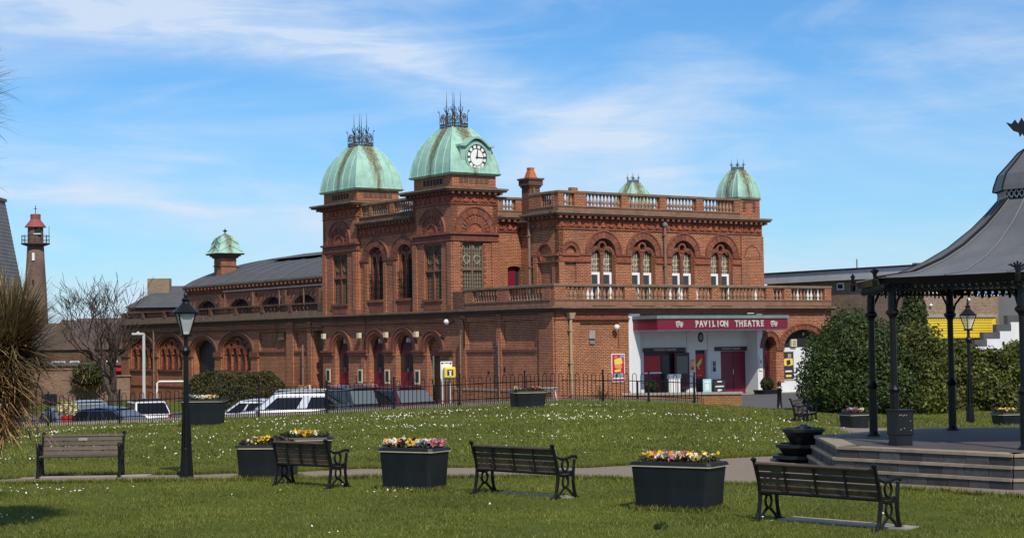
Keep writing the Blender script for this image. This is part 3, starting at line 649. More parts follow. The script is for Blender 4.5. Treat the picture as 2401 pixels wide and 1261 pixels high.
# right end: small arched doorway and the big arch with its white screen
wall(F0, 13.72, 18.9, -.6, GT, [(14.28, .43, -.6, 2.10, .62), (16.75, 1.48, -.6, 2.10, .98)], BR, .6)
arch(F0, 14.28, 2.10, (.43, .62), (.66, .86), .05, 11, TC); arch(F0, 16.75, 2.10, (1.48, .98), (1.80, 1.24), .06, 17, TC)
pbox('impost_band', TC, F0, 14.72, 15.27, -.08, .0, 1.96, 2.1); pbox('impost_band', TC, F0, 18.25, 18.95, -.08, .0, 1.96, 2.1)
rd = pbox('door', M['red_door'], FF(.45), 13.80, 14.42, 0, .06, -.5, 1.95); pbox('door', M['maroon_dark'], FF(.5), 14.40, 14.75, 0, .06, -.5, 2.1)
pbox('fanlight', M['black'], FF(.5), 13.84, 14.72, 0, .03, 1.95, 2.75)
pbox('screen_wall', WH, FF(.35), 15.27, 18.23, 0, .08, -.5, 2.1); fan = MB(); fan.prism(arch_pts(16.75, 2.1, 1.47, .97, 0, PI, 16), lambda a, b: (a, .38, b), lambda a, b: (a, .44, b)); fan.build('fanlight', M['black'], TH)
pbox('plinth', WH, F0, 14.75, 18.9, -.18, -.003, -.6, .22); pbox('light_box', M['cream'], FF(.2), 16.05, 16.45, 0, .15, 2.15, 2.55); pbox('light_box_pane', M['concrete'], FF(.18), 16.14, 16.36, 0, .02, 2.22, 2.48)
pbox('wall_step', M['concrete'], F0, 4.6, 19.2, -.9, -.14, -.6, -.28)
# ------------------------------------------------------------------ balustrades
def baluster_mesh(h):
    mb = MB(); mb.lathe([(.085, 0), (.085, .06*h), (.045, .09*h), (.05, .14*h), (.092, .30*h), (.085, .40*h), (.042, .62*h), (.038, .72*h), (.06, .78*h), (.04, .82*h), (.075, .90*h), (.082, h)], 8)
    me = bpy.data.meshes.new('baluster'); me.from_pydata(mb.v, [], mb.f); me.polygons.foreach_set('use_smooth', [True]*len(me.polygons)); return me
BM_T = baluster_mesh(.62); BM_T.materials.append(M['baluster']); BM_W = baluster_mesh(.62); BM_W.materials.append(M['baluster_white'])
def balustrade(fr, spans, z, piers, name='balustrade', mp=None, mc=None, white=0.0, h=.62, step=.255, ends=None):
    """spans of balusters between brick piers, plinth below and rail above"""
    mp = mp or M['parapet']; mc = mc or M['coping']
    u0 = min(min(s) for s in spans+piers); u1 = max(max(s) for s in spans+piers)
    b = MB(); fbox(b, fr, u0, u1, -.02, .26, z-.32, z-.06); root = b.build(name, mp, TH)
    b = MB(); fbox(b, fr, u0-.0, u1+.0, -.06, .30, z-.06, z); b.build('base_course', mc, root)
    b = MB(); fbox(b, fr, u0-.05, u1+.05, -.07, .31, z+h, z+h+.14); bevel(b.build('top_rail', mc, root), .02)
    for a, c in piers:
        p = MB(); fbox(p, fr, a, c, -.035, .275, z-.001, z+h-.001); p.build('pier', M['brick'], root)
    for a, c in spans:
        n = max(1, int(round((c-a)/step))); 
        for i in range(n):
            u = a+(c-a)*(i+.5)/n; me = BM_W if random.random() < white else BM_T
            o = mkobj('baluster', me, root, fr(u, .12, z))
    return root
# balcony round the corner (terrace over the ground storey)
balustrade(F0, [(.72, 4.40), (5.10, 8.62), (9.15, 10.2), (10.75, 14.05), (14.55, 15.35), (15.85, 18.4)], 4.68, [(0, .72), (4.40, 5.10), (8.62, 9.15), (10.2, 10.75), (14.05, 14.55), (15.35, 15.85), (18.4, 18.9)], white=.16)
balustrade(S0, [(.95, 3.85), (4.95, 7.2)], 4.68, [(.28, .95), (3.85, 4.95), (7.2, 8.0)], white=.06)
pbox('parapet_end', BD, S0, 8.0, 9.2, -.02, .3, 4.34, 5.3)
balustrade(FS(18.63), [(.4, 6)], 4.68, [(6, 6.5)])

# ------------------------------------------------------------------ cornices
MOD = MB(); MOD.box(-.075, .075, -.30, 0, 0, .14); modme = bpy.data.meshes.new('modillion'); modme.from_pydata(MOD.v, [], MOD.f); modme.materials.append(M['terra'])
def cornice(fr, u0, u1, z, proj=.42, ext0=0.0, ext1=0.0, mods=True, frieze=True, rot=None, step=.36, fh=.42, zs=None):
    """z is the top; modillions hang below; a frieze of relief tiles runs below them"""
    b = MB(); fbox(b, fr, u0-ext0, u1+ext1, -proj, .2, z-.10, z); root = b.build('cornice', M['coping'], TH)
    b = MB(); fbox(b, fr, u0-ext0*.85, u1+ext1*.85, -proj*.86, .1, z-.19, z-.10); b.build('cornice_course', M['terra_dark'], root)
    b = MB(); fbox(b, fr, u0-ext0*.2, u1+ext1*.2, -.10, .1, z-.37, z-.19); b.build('cornice_course', M['terra'], root)
    if mods:
        n = int((u1-u0+ext0*.6+ext1*.6)/step)
        for i in range(n):
            u = u0-ext0*.6+(u1-u0+.6*(ext0+ext1))*(i+.5)/n; o = mkobj('modillion', modme, root, fr(u, -.02, z-.335)); o.rotation_euler = (0, 0, rot or 0)
    if frieze:
        n = max(1, int((u1-u0)/.5)); w = (u1-u0)/n
        b = MB(); fbox(b, fr, u0, u1, -.06, .0, z-.37-fh-.09, z-.37-fh-.03); b.build('string_course', M['terra'], root)
        for i in range(n):
            b = MB(); fbox(b, fr, u0+i*w+.012, u0+(i+1)*w-.012, -random.uniform(.02, .05), .0, z-.37-fh+.02, z-.39)
            a_, c_ = u0+i*w+.1, u0+(i+1)*w-.1
            b.prism([(a_, z-.37-fh*.75), ((a_+c_)/2, z-.42), (c_, z-.37-fh*.75), ((a_+c_)/2, z-.37-fh*.9)], lambda u, q: fr(u, -.085, q), lambda u, q: fr(u, -.02, q))
            b.build('frieze_tile', M['terra_relief'], root)
    return root
SR = R(-90)
# --- corner block of the upper storey: front y = 1.6, side x = 1.5
FB = FF(1.6); SB = FS(1.5)
Bx1 = 15.32; WC = [4.32, 6.95, 9.66, 12.36]
ops = [(c, .78, 4.3, 7.05, .80) for c in WC]+[(2.23, .34, 4.3, 7.02, .42), (14.5, .34, 4.3, 7.02, .40)]
wall(FB, 1.5, Bx1, 4.3, 8.95, ops, BR, .32); pbox('infill_brickwork', BR, FF(1.68), 1.7, 3.0, 0, .1, 4.3, 7.5); pbox('infill_brickwork', BR, FF(1.68), 14, 15.1, 0, .1, 4.3, 7.5)
for c in WC:
    arch(FB, c, 7.05, (.78, .80), (1.10, 1.14), .07, 11, TC)
    g = MB(); g.prism([(c-.78, 4.4)]+arch_pts(c, 7.05, .78, .8, 0, PI, 14)+[(c+.78, 4.4)], lambda a, b: (a, 1.9, b), lambda a, b: (a, 1.93, b)); w = g.build('window', M['glass_green'], TH)
    t = MB(); t.box(c-.09, c+.09, 1.72, 1.9, 4.4, 7.05); t.tube([(c, 1.74, 4.4), (c, 1.74, 6.9)], .07, 8); t.build('mullion', TC, w)
    for s in (-1, 1):
        t = MB(); wedge(t, FB, c+s*.40, 6.98, (.28, .33), (.42, .48), 0, PI, .10, .28, 10); t.build('light_head', M['terra'], w)
        t = MB(); t.box(c+s*.72-.05, c+s*.72+.05, 1.74, 1.9, 4.4, 7.0); t.build('jamb_shaft', TC, w)
        # white casement below, leaded light above
        x0, x1 = sorted((c+s*.10, c+s*.67)); z0, z1 = 4.6, 6.12
        for (a, b_, q, r_) in ((x0, x1, z1-.13, z1), (x1-.13, x1, z0, z1-.13), (x0, x0+.05, z0, z1-.13), (x0, x1, z0, z0+.1)):
            t = MB(); t.box(a, b_, 1.80, 1.88, q, r_); t.build('casement_frame', M['upvc'], w)
        t = MB(); t.box(x0+.05, x1-.13, 1.84, 1.87, z0+.1, z1-.13); t.build('casement_pane', M['glass'], w)
        lb = MB()
        for q in (6.3, 6.55, 6.8): lb.box(x0, x1, 1.885, 1.895, q-.012, q+.012)
        for q in (.2, .4, .6, .8): lb.box(x0+(x1-x0)*q-.012, x0+(x1-x0)*q+.012, 1.882, 1.898, 6.12, 7.15)
        cc = (x0+x1)/2; pr = None
        for k in range(9):
            a = k*PI/4; p = (cc+.15*math.cos(a), 6.62+.18*math.sin(a))
            if pr: lb.tube([(pr[0], 1.88, pr[1]), (p[0], 1.88, p[1])], .014, 4)
            pr = p
        tag(lb.build('lead_cames', M['cream'], w), kind='stuff')
    t = MB(); wedge(t, FB, c, 7.46, (.17, .17), (.27, .27), 0, 2*PI, .06, .26, 16); t.build('roundel', M['terra'], w)
    t = MB()
    for k in range(3):
        a = PI/2+k*2*PI/3; t.lathe([(.0, 0), (.07, .02), (0, .05)], 6, (c+.17*math.cos(a), 1.7, 7.44+.17*math.sin(a)))
    t.prism([(c-.62, 7.10), (c-.30, 7.48), (c-.20, 7.30), (c-.35, 7.25)], lambda a, b: (a, 1.72, b), lambda a, b: (a, 1.86, b)); t.prism([(c+.62, 7.10), (c+.30, 7.48), (c+.20, 7.30), (c+.35, 7.25)], lambda a, b: (a, 1.72, b), lambda a, b: (a, 1.86, b))
    t.build('roundel_cusp', M['terra'], w)
for c in (2.23, 14.5): arch(FB, c, 7.02, (.34, .42), (.52, .60), .06, 7, TC); pbox('impost_band', TC, FB, c-.55, c+.55, -.1, -.002, 6.92, 7.02)
prev = 1.5
for c in WC+[None]:
    e = (c-.80) if c else Bx1
    if c != WC[0] or True:
        pbox('impost_band', TC, FB, prev, e, -.085, -.003, 6.95, 7.06); pbox('frieze', M['terra_relief'], FB, prev+.01, e-.01, -.03, -.002, 6.68, 6.95); pbox('string_course', TC, FB, prev, e, -.07, -.001, 6.60, 6.68)
    prev = (c+.80) if c else 0
pbox('pilaster', BR, FB, 13.72, Bx1+.02, -.10, -.004, 4.3, 8.2); pbox('pilaster', BR, FB, 1.48, 1.78, -.06, -.004, 4.3, 6.6)
cornice(FB, 1.5, Bx1, 9.15, ext0=.42, ext1=.42, rot=0)
pipe(FB, 8.32, -.14, 4.35, 8.55, M['pipe'], .075); hp = MB(); hp.lathe([(.09, 0), (.15, .08), (.15, .2), (.05, .28)], 10, (8.32, 1.45, 8.5)); hp.build('pipe_cap', M['lead'], TH)
# side of the corner block
wall(SB, 1.6, 4.1, 4.3, 8.95, [(2.75, .55, 4.3, 7.02, .50)], BR, .3); pbox('infill_brickwork', BR, FS(1.6), 2.1, 3.4, 0, .1, 4.3, 7.6)
ring(SB, 2.75, 7.02, (.55, .5), (.66, .60), -.07, 0, TC); pbox('impost_band', TC, SB, 1.6, 4.1, -.085, -.003, 6.92, 7.04); pbox('string_course', TC, SB, 1.6, 4.1, -.07, -.002, 6.60, 6.68)
pbox('pilaster', BR, SB, 3.4, 3.75, -.08, -.003, 4.3, 6.9)
cornice(SB, 1.6, 4.1, 9.148, ext0=.0, ext1=.4, rot=SR)
pipe(SB, 3.95, -.16, 4.3, 8.7, M['pipe'], .075)
wall(FF(4.1), 1.5, 4.5, 4.3, 8.95, [], BR, .2)
# roof-level balustrade of the corner block
balustrade(FB, [(1.82, 2.50), (3.25, 5.55), (6.0, 8.1), (8.55, 10.62), (11.1, 13.3)], 9.46, [(1.5, 1.82), (2.50, 3.25), (5.55, 6.0), (8.1, 8.55), (10.62, 11.1), (13.3, 13.74)], step=.235)
balustrade(SB, [(2.15, 3.0)], 9.46, [(1.92, 2.15), (3.0, 4.1)], step=.235)
# side wall set back, terrace door wall, main block
S45 = FS(4.5); F92 = FF(9.2)
wall(S45, 4.1, 9.2, 4.3, 9.1, [], BR, .3); cornice(S45, 4.1, 9.2, 9.2, rot=SR)
wall(F92, 2.92, 4.5, 4.3, 9.3, [(4.02, .44, 4.3, 6.62, .12)], BR, .3)
pbox('door', M['maroon'], FF(9.42), 3.58, 4.22, 0, .06, 4.3, 6.7); pbox('door', M['black'], FF(9.44), 4.22, 4.46, 0, .05, 4.3, 6.72)
cornice(F92, 2.92, 4.5, 9.48, rot=0); 
balustrade(F92, [(3.25, 4.15)], 9.80, [(2.95, 3.25), (4.15, 4.6)], step=.22, h=.58)
# chimney with an orange pot
CH = MB(); CH.box(4.55, 5.25, 8.4, 9.15, 8.9, 11.05); ch = CH.build('chimney', BD, TH)
for z0, z1, e in ((11.05, 11.15, .06), (11.15, 11.45, .12), (11.45, 11.55, .18)):
    c = MB(); c.box(4.55-e, 5.25+e, 8.4-e, 9.15+e, z0, z1); c.build('chimney_cap', TD, ch)
c = MB(); c.frust((4.63, 5.17, 8.5, 9.05, 11.55), (4.77, 5.03, 8.64, 8.91, 12.05)); c.box(4.75, 5.05, 8.62, 8.93, 12.05, 12.15); c.build('chimney_pot', surf('orange_pot', (.42, .13, .05), .8, .2, 4), ch)
pipe(F92, 4.75, -.95, 9.1, 11.0, M['pipe'], .05)
b = MB(); b.box(5.3, 5.9, 8.3, 9.1, 9.3, 10.5); b.build('roof_tank', M['lead'], TH)
mass = MB(); mass.box(2.0, 15.1, 9.5, 24, 4.3, 9.3); mass.box(4.8, 15.1, 2.0, 9.5, 8.6, 9.2); mass.build('main_block', BR, TH)
wall(FS(15.3), 1.6, 24, 4.3, 9.1, [], BR, -.3)
b = MB(); b.box(3.4, 3.8, 3.0, 3.3, 9.2, 10.55); b.build('chimney_stub', BR, TH)

# ------------------------------------------------------------------ twin towers
GLZ = M['glass_green']
def lattice_window(fr, u0, u1, z0, z1, d, nl, mt, mg, name='window', lead=None):
    w = pbox(name, mg, fr, u0, u1, d+.1, d+.14, z0, z1)
    W = u1-u0
    for i in range(nl+1): t = MB(); fbox(t, fr, u0+W*i/nl-.045, u0+W*i/nl+.045, d-.02, d+.1, z0, z1); t.build('mullion', mt, w)
    t = MB(); fbox(t, fr, u0, u1, d-.03, d+.1, z0+(z1-z0)*.50, z0+(z1-z0)*.50+.09); fbox(t, fr, u0, u1, d-.02, d+.1, z1-.08, z1); t.build('transom', mt, w)
    lc = MB(); k = z0+.2
    while k < z1: fbox(lc, fr, u0, u1, d+.06, d+.085, k-.010, k+.010); k += .2
    for i in range(int(W/.16)): fbox(lc, fr, u0+.08+i*.16-.008, u0+.08+i*.16+.008, d+.055, d+.09, z0, z1)
    for i in range(nl):
        c = u0+W*(i+.5)/nl; wedge(lc, fr, c, z1-.30, (W/nl*.34, .26), (W/nl*.40, .31), 0, PI, d+.03, d+.09, 8)
        wedge(lc, fr, c, z1-.85, (W/nl*.28, .2), (W/nl*.34, .25), 0, 2*PI, d+.03, d+.09, 10)
    tag(lc.build('lead_cames', lead or M['coping'], w), kind='stuff'); return w
def fan_arch(fr, uc, zp, rx, rz, nf):
    """ring of voussoirs and inside it a fan of radiating ribs above a small lunette"""
    arch(fr, uc, zp, (rx*.76, rz*.72), (rx, rz), .07, 9, TC)
    for i in range(nf):
        a0 = PI*i/nf+.04; a1 = PI*(i+.55)/nf+.04
        m = MB(); wedge(m, fr, uc, zp, (rx*.44, rz*.42), (rx*.75, rz*.71), a0, a1, -.05, .0, 1); m.build('fan_rib', M['terra'], TH)
    m = MB(); wedge(m, fr, uc, zp, (.01, .01), (rx*.40, rz*.38), 0, PI, -.02, .0, 12); m.build('lunette', M['terra_relief'], TH)
    m = MB(); wedge(m, fr, uc, zp, (rx*.38, rz*.36), (rx*.46, rz*.44), 0, PI, -.08, .0, 12); m.build('lunette_ring', TC, TH)
PROF = [(0, 1), (.10, .985), (.2, .962), (.3, .93), (.4, .885), (.5, .828), (.6, .758), (.7, .672), (.8, .57), (.9, .45), (1, .32)]
def prof(t):
    return float(np.interp(t, [p[0] for p in PROF], [p[1] for p in PROF]))
def dome(cx, cy, wx, wy, z0, h, seams=(-.62, -.24, .24, .62), parent=None):
    par = parent or TH; mb = MB(); n = 22; base = 0
    for i in range(n+1):
        t = i/n; f = prof(t); mb.v += [(sx*wx*f, sy*wy*f, t*h) for sx, sy in ((-1, -1), (1, -1), (1, 1), (-1, 1))]
    for i in range(n):
        for k in range(4): k2 = (k+1) % 4; mb.f.append((i*4+k, i*4+k2, i*4+4+k2, i*4+4+k))
    mb.f.append(tuple(n*4+k for k in range(4)))
    me = bpy.data.meshes.new('dome'); me.from_pydata(mb.v, [], mb.f); me.materials.append(M['copper']); d = mkobj('dome', me, par, (cx, cy, z0))
    e = MB(); e.frust((-wx*1.0, wx*1.0, -wy*1.0, wy*1.0, -.09), (-wx*1.05, wx*1.05, -wy*1.05, wy*1.05, .015)); e.build('dome_eave', M['copper'], d)
    for k, (sx, sy) in enumerate(((-1, -1), (1, -1), (1, 1), (-1, 1))):
        s = MB(); s.tube([(sx*wx*prof(i/n), sy*wy*prof(i/n), i/n*h+.01) for i in range(n+1)], .045, 5); s.build('hip_roll', M['copper'], d)
    for face in range(4):
        for q in seams:
            pts = []
            for i in range(n+1):
                t = i/n; f = prof(t)
                g = q*(.55+.45*f)        # seams draw in a little as they rise
                if abs(g) > f: break
                if face == 0: pts.append((g*wx, -wy*f-.015, t*h))
                elif face == 1: pts.append((-wx*f-.015, g*wy, t*h))
                elif face == 2: pts.append((g*wx, wy*f+.015, t*h))
                else: pts.append((wx*f+.015, g*wy, t*h))
            if len(pts) > 2: s = MB(); s.tube(pts, .032, 4); s.build('seam', M['copper'], d)
    return d
def cresting(cx, cy, wx, wy, z, s=1.0, fancy=True):
    r = .017*s; mb = MB()
    root = MB(); 
    for (a, b_) in (((-wx, -wy), (wx, -wy)), ((wx, -wy), (wx, wy)), ((wx, wy), (-wx, wy)), ((-wx, wy), (-wx, -wy))):
        for zz in (.06*s, .24*s): root.tube([(a[0], a[1], zz), (b_[0], b_[1], zz)], r*1.2, 4)
    ro = root.build('roof_cresting', M['iron'], TH, (cx, cy, z))
    def side(a, b_, name='scroll_panel'):
        p = MB(); L = math.dist(a, b_); ux = ((b_[0]-a[0])/L, (b_[1]-a[1])/L)
        P = lambda t, zz: (a[0]+ux[0]*t*L, a[1]+ux[1]*t*L, zz*s)
        n = max(4, int(L/(.17*s)))
        for i in range(n+1): p.tube([P(i/n, 0), P(i/n, .36+.10*(i % 2))], r, 4)
        for i in range(n):
            c = (i+.5)/n; p.tube([P(c+.32/n*math.cos(k*PI/3), .15+.075*math.sin(k*PI/3)) for k in range(7)], r*.7, 3)
        if fancy:
            for c in (.25, .75):
                p.tube([P(c-.22*math.cos(k*PI/8), .38+.42*math.sin(k*PI/8)) for k in range(9)], r*1.1, 4)
                p.tube([P(c-.13*math.cos(k*PI/8), .38+.26*math.sin(k*PI/8)) for k in range(9)], r, 4)
                for q in (-.13, 0, .13): p.tube([P(c+q, .35), P(c+q*.6, .72)], r*.8, 3)
            for e, o in ((0, -.06), (1, .06)): p.tube([P(e, .3), P(e, .75), P(e+o*.4, .92), P(e+o*1.6, 1.0), P(e+o*1.9, .93)], r, 4)
            p.tube([P(.5, .3), P(.5, .9)], r, 4); p.lathe([(.01, -.04), (.06*s, 0), (.01, .05)], 6, P(.5, .93))
        p.build(name, M['rust'], ro)
    side((-wx, -wy), (wx, -wy)); side((-wx, -wy), (-wx, wy)); side((wx, -wy), (wx, wy)); side((-wx, wy), (wx, wy))
    fh = 2.05*s if fancy else 1.0*s
    for sx, sy in ((-1, -1), (1, -1), (1, 1), (-1, 1)):
        f = MB(); x = sx*wx*(.5 if fancy else .95); y = sy*wy*(.5 if fancy else .95)
        f.tube([(x, y, 0), (x, y, fh*.6), (x, y, fh)], [r*1.7, r*1.3, r*.3], 6)
        for zz, rr in ((fh*.5, .05), (fh*.62, .045), (fh*.42, .06)): f.lathe([(.005, -.05*s), (rr*s, 0), (.005, .05*s)], 6, (x, y, zz))
        for a in range(4):
            t = a*PI/2+.4; c, d = math.cos(t), math.sin(t)
            f.tube([(x, y, fh*.42), (x+c*.13*s, y+d*.13*s, fh*.48), (x+c*.17*s, y+d*.17*s, fh*.56), (x+c*.11*s, y+d*.11*s, fh*.58)], r*.8, 4)
        f.build('finial', M['iron'], ro)
    return ro
def tower(y0, y1, front=True):
    yc = (y0+y1)/2; Fr = FF(y0); x1 = 2.92
    wall(S0, y0, y1, 4.34, 10.45, [(yc, .88, 4.95, 7.97, 0)], BR, .35)
    wall(Fr, 0.002, x1, 4.34, 10.45, [(1.33, .68, 5.0, 7.97, 0)], BR, .35)
    wall(FF(y1), 0, x1, 4.34, 10.45, [], BR, -.3); wall(FS(x1), y0, y1, 8.9, 10.45, [], BR, -.3)
    lattice_window(S0, yc-.87, yc+.87, 4.97, 7.95, .10, 2, TC, GLZ); lattice_window(Fr, .66, 2.0, 5.02, 7.95, .10, 2, M['coping'], GLZ, lead=surf('dull_lead', (.34, .31, .22), .6, .2, 4, bump=0))
    pbox('window_sill', TC, S0, yc-1.0, yc+1.0, -.10, .2, 4.84, 4.97); pbox('apron', TC, S0, yc-.85, yc+.85, -.04, -.002, 4.4, 4.84)
    for fr, a, b_, c, rx in ((S0, y0, y1, yc, 1.33), (Fr, 0.0, x1, 1.46, 1.25)):
        for u0, u1 in ((a, a+.42), (b_-.42, b_)): pbox('pilaster', BR, fr, u0, u1, -.08, -.003, 4.34, 8.0)
        pbox('impost_band', TC, fr, a-.07, b_+.07, -.15, -.002, 8.42, 8.54); pbox('frieze', M['terra'], fr, a, b_, -.05, -.001, 8.15, 8.42); pbox('string_course', TC, fr, a-.04, b_+.04, -.10, -.001, 8.06, 8.15)
        fan_arch(fr, c, 8.54, rx, 1.33, 13); pbox('pilaster_base', TC, fr, a-.03, a+.47, -.13, -.09, 4.34, 4.62)
    for k in range(9):      # toothed brick jambs beside the front window
        for s, c in ((-1, .62), (1, 2.04)):
            pbox('quoin', TC, Fr, c-.09 if s < 0 else c-.01, c+.01 if s < 0 else c+.09, -.03, -.001, 5.1+k*.33, 5.27+k*.33)
    cornice(S0, y0, y1, 10.92, ext0=.42, ext1=.60, rot=SR, proj=.62); cornice(Fr, 0.0, x1, 10.918, ext0=.5, ext1=.5, rot=0, proj=.44)
    # attic with its row of dark openings
    at = MB(); at.box(.06, 2.9, y0+.05, y1-.05, 10.5, 11.68); a_ = at.build('attic', BR, TH)
    pbox('attic_course', TC, FS(.06), y0, y1, -.06, -.001, 10.92, 11.02, a_); pbox('attic_course', TC, FF(y0+.05), 0, 2.95, -.06, -.001, 10.92, 11.02, a_)
    for i in range(6):
        pbox('attic_opening', M['black'], FS(.06), yc-1.0+i*.34, yc-.74+i*.34, -.006, .002, 11.18, 11.50, a_); pbox('attic_opening', M['terra_dark'], FF(y0+.05), .52+i*.33, .78+i*.33, -.012, -.002, 11.18, 11.50, a_)
    dome(1.48, yc, 1.58, (y1-y0)/2+.10, 11.72, 2.65)
    cresting(1.48, yc, .50, .64, 14.36)
tower(9.2, 13.2); tower(19.5, 23.65)
# middle wall between the towers
SM = FS(.18)
MW = [(14.4, .78, 5.12, 7.45, .72), (17.6, .80, 5.12, 7.45, .72)]
wall(SM, 13.2, 19.5, 4.34, 9.3, MW, BR, .35)
for (uc, hw, zs, zp, rz) in MW:
    arch(SM, uc, zp, (hw, rz), (1.42, 1.14), .07, 11, TC); tracery(SM, uc, hw, zs, zp, rz, .12, 2, TC, M['glass'])
    bars = MB()
    for i in range(1, 8): fbox(bars, SM, uc-hw+i*hw/4-.012, uc-hw+i*hw/4+.012, -.02, .005, zs, zs+1.7)
    for z in (5.4, 5.8, 6.2, 6.6): fbox(bars, SM, uc-hw, uc+hw, -.03, -.01, z-.012, z+.012)
    bars.build("window_grille", M["iron"], TH); pbox('window_sill', TC, SM, uc-hw-.1, uc+hw+.1, -.12, .3, 4.98, 5.12); pbox('apron', TC, SM, uc-hw, uc+hw, -.05, -.002, 4.36, 4.98)
for u0, u1 in ((13.2, 13.6), (15.2, 16.78), (18.42, 19.5)): pbox('impost_band', TC, SM, u0, u1, -.10, -.002, 7.33, 7.45)
for u0, u1 in ((15.25, 15.55), (16.4, 16.72), (18.5, 18.85)): pbox('pilaster', BR, SM, u0, u1, -.08, -.003, 4.34, 7.2)
cornice(SM, 13.2, 19.5, 9.66, rot=SR)
balustrade(SM, [(13.5, 15.5), (16.0, 18.0), (18.3, 19.2)], 9.98, [(13.2, 13.5), (15.5, 16.0), (18.0, 18.3), (19.2, 19.5)], mp=BD, h=.62)

# clock dormer on the near dome
CD = MB(); x0, x1 = .62, 2.62; yf = 9.22
CD.box(x0, x1, yf, 11.0, 11.72, 13.16)
CD.prism([(x0, 13.16)]+[(x0+.30+(x1-x0-.6)*i/10, 13.18+.34*math.sin(PI*i/10)) for i in range(11)]+[(x1, 13.16)], lambda a, b: (a, yf, b), lambda a, b: (a, 11.0, b))
cd = CD.build('clock_dormer', M['copper_plain'], TH, (0, 0, 0))
hood = [(x0-.10, 13.17), (x0+.22, 13.17)]+[(x0+.30+(x1-x0-.6)*i/12, 13.22+.40*math.sin(PI*i/12)) for i in range(13)]+[(x1-.22, 13.17), (x1+.10, 13.17)]
hm = MB()
for (a, b), (c, d) in zip(hood, hood[1:]):
    hm.add([(a, yf-.16, b), (c, yf-.16, d), (c, yf+.6, d), (a, yf+.6, b), (a, yf-.16, b+.11), (c, yf-.16, d+.11), (c, yf+.6, d+.13), (a, yf+.6, b+.13)], [(3,2,1,0),(4,5,6,7),(0,1,5,4),(1,2,6,5),(2,3,7,6),(3,0,4,7)])
hm.build('dormer_hood', M['copper_plain'], cd)
ccx, ccz, rx, rz = 1.62, 12.60, .64, .70
def disc(r0, r1, y0_, y1_, m, name, par, n=28):
    k = MB(); wedge(k, FF(0), ccx, ccz, (rx*r0+1e-4, rz*r0+1e-4), (rx*r1, rz*r1), 0, 2*PI, y0_, y1_, n); return k.build(name, m, par)
clk = disc(0, 1.0, yf-.06, yf, M['ink'], 'clock', TH)
disc(1.0, 1.12, yf-.10, yf, M['copper_plain'], 'clock_rim', clk); disc(0, .63, yf-.075, yf-.055, M['clock_white'], 'clock_face', clk)
for k in range(12):
    a = (k+.0)*PI/6+PI/12; wd = .16
    m = MB(); wedge(m, FF(0), ccx, ccz, (rx*.70, rz*.70), (rx*.92, rz*.92), a-wd, a+wd, yf-.075, yf-.055, 2); m.build('clock_panel', M['clock_white'], clk)
def hand(ang, ln, w):
    dx, dz = math.sin(ang), math.cos(ang); m = MB()
    m.prism([(ccx-dz*w-dx*.08, ccz+dx*w-dz*.08), (ccx+dx*ln*rx-dz*w*.5, ccz+dz*ln*rz+dx*w*.5), (ccx+dx*ln*rx*1.06, ccz+dz*ln*rz*1.06), (ccx+dx*ln*rx+dz*w*.5, ccz+dz*ln*rz-dx*w*.5), (ccx+dz*w-dx*.08, ccz-dx*w-dz*.08)], lambda a, b: (a, yf-.10, b), lambda a, b: (a, yf-.085, b)); m.build('clock_hand', M['ink'], clk)
hand(R(7), .66, .045); hand(R(93), .90, .035)
for s in (-1, 1):
    m = MB(); m.prism([(ccx+s*.62, 11.9), (ccx+s*.86, 11.9), (ccx+s*.72, 12.35)], lambda a, b: (a, yf-.05, b), lambda a, b: (a, yf, b)); m.build('dormer_bracket', M['copper_plain'], cd)

# small towers: front right corner and one further back
def small_tower(xc, yc, w, zb, zt, h, wy=None):
    wy = wy or w
    t = MB(); t.box(xc-w, xc+w, yc-wy, yc+wy, zb, zt); o = t.build('corner_turret', BR, TH)
    for k in range(5):
        for s in (-1, 1): pbox('quoin', TD, FF(yc-wy), xc+s*.36-.09, xc+s*.36+.09, -.03, -.001, zb+.42+k*.12, zb+.48+k*.12, o)
    pbox('turret_course', TD, FF(yc-wy), xc-w*.5, xc+w*.5, -.03, -.002, zt-.22, zt-.14, o)
    c = MB(); c.box(xc-w*1.06, xc+w*1.06, yc-wy*1.06, yc+wy*1.06, zt-.08, zt); c.build('turret_cap', TD, o)
    dome(xc, yc, w*1.02, wy*1.02, zt+.06, h, seams=(-.5, 0, .5)); cresting(xc, yc, w*.30, wy*.30, zt+.06+h, .62, False)
small_tower(14.55, 2.62, .78, 9.15, 10.28, 1.55, .88); small_tower(16.75, 14.6, .85, 7.0, 10.72, 1.5)

# ------------------------------------------------------------------ lattice parapet of the wing
b = MB(); fbox(b, S0, 23.7, 55.3, 0, .25, 4.34, 4.68); wp = b.build('wing_parapet', M['coping'], TH)
b = MB(); fbox(b, S0, 23.7, 55.3, -.03, .28, 5.08, 5.17); b.build('top_rail', TD, wp)
for i, u in enumerate(np.arange(23.9, 55.3, 3.9)): pbox('pier', BD, S0, u, u+.45, -.03, .27, 4.68, 5.079, wp)
for i in range(8):
    L = MB(); a = 24.35+i*3.9; n = 13; w = 3.45/n
    for k in range(n):
        u = a+k*w
        if u+w > 55.2: break
        L.tube([S0(u, .12, 4.69), S0(u+w, .12, 5.07)], .035, 4, False); L.tube([S0(u+w, .12, 4.69), S0(u, .12, 5.07)], .035, 4, False)
    L.build('lattice_panel', TD, wp)
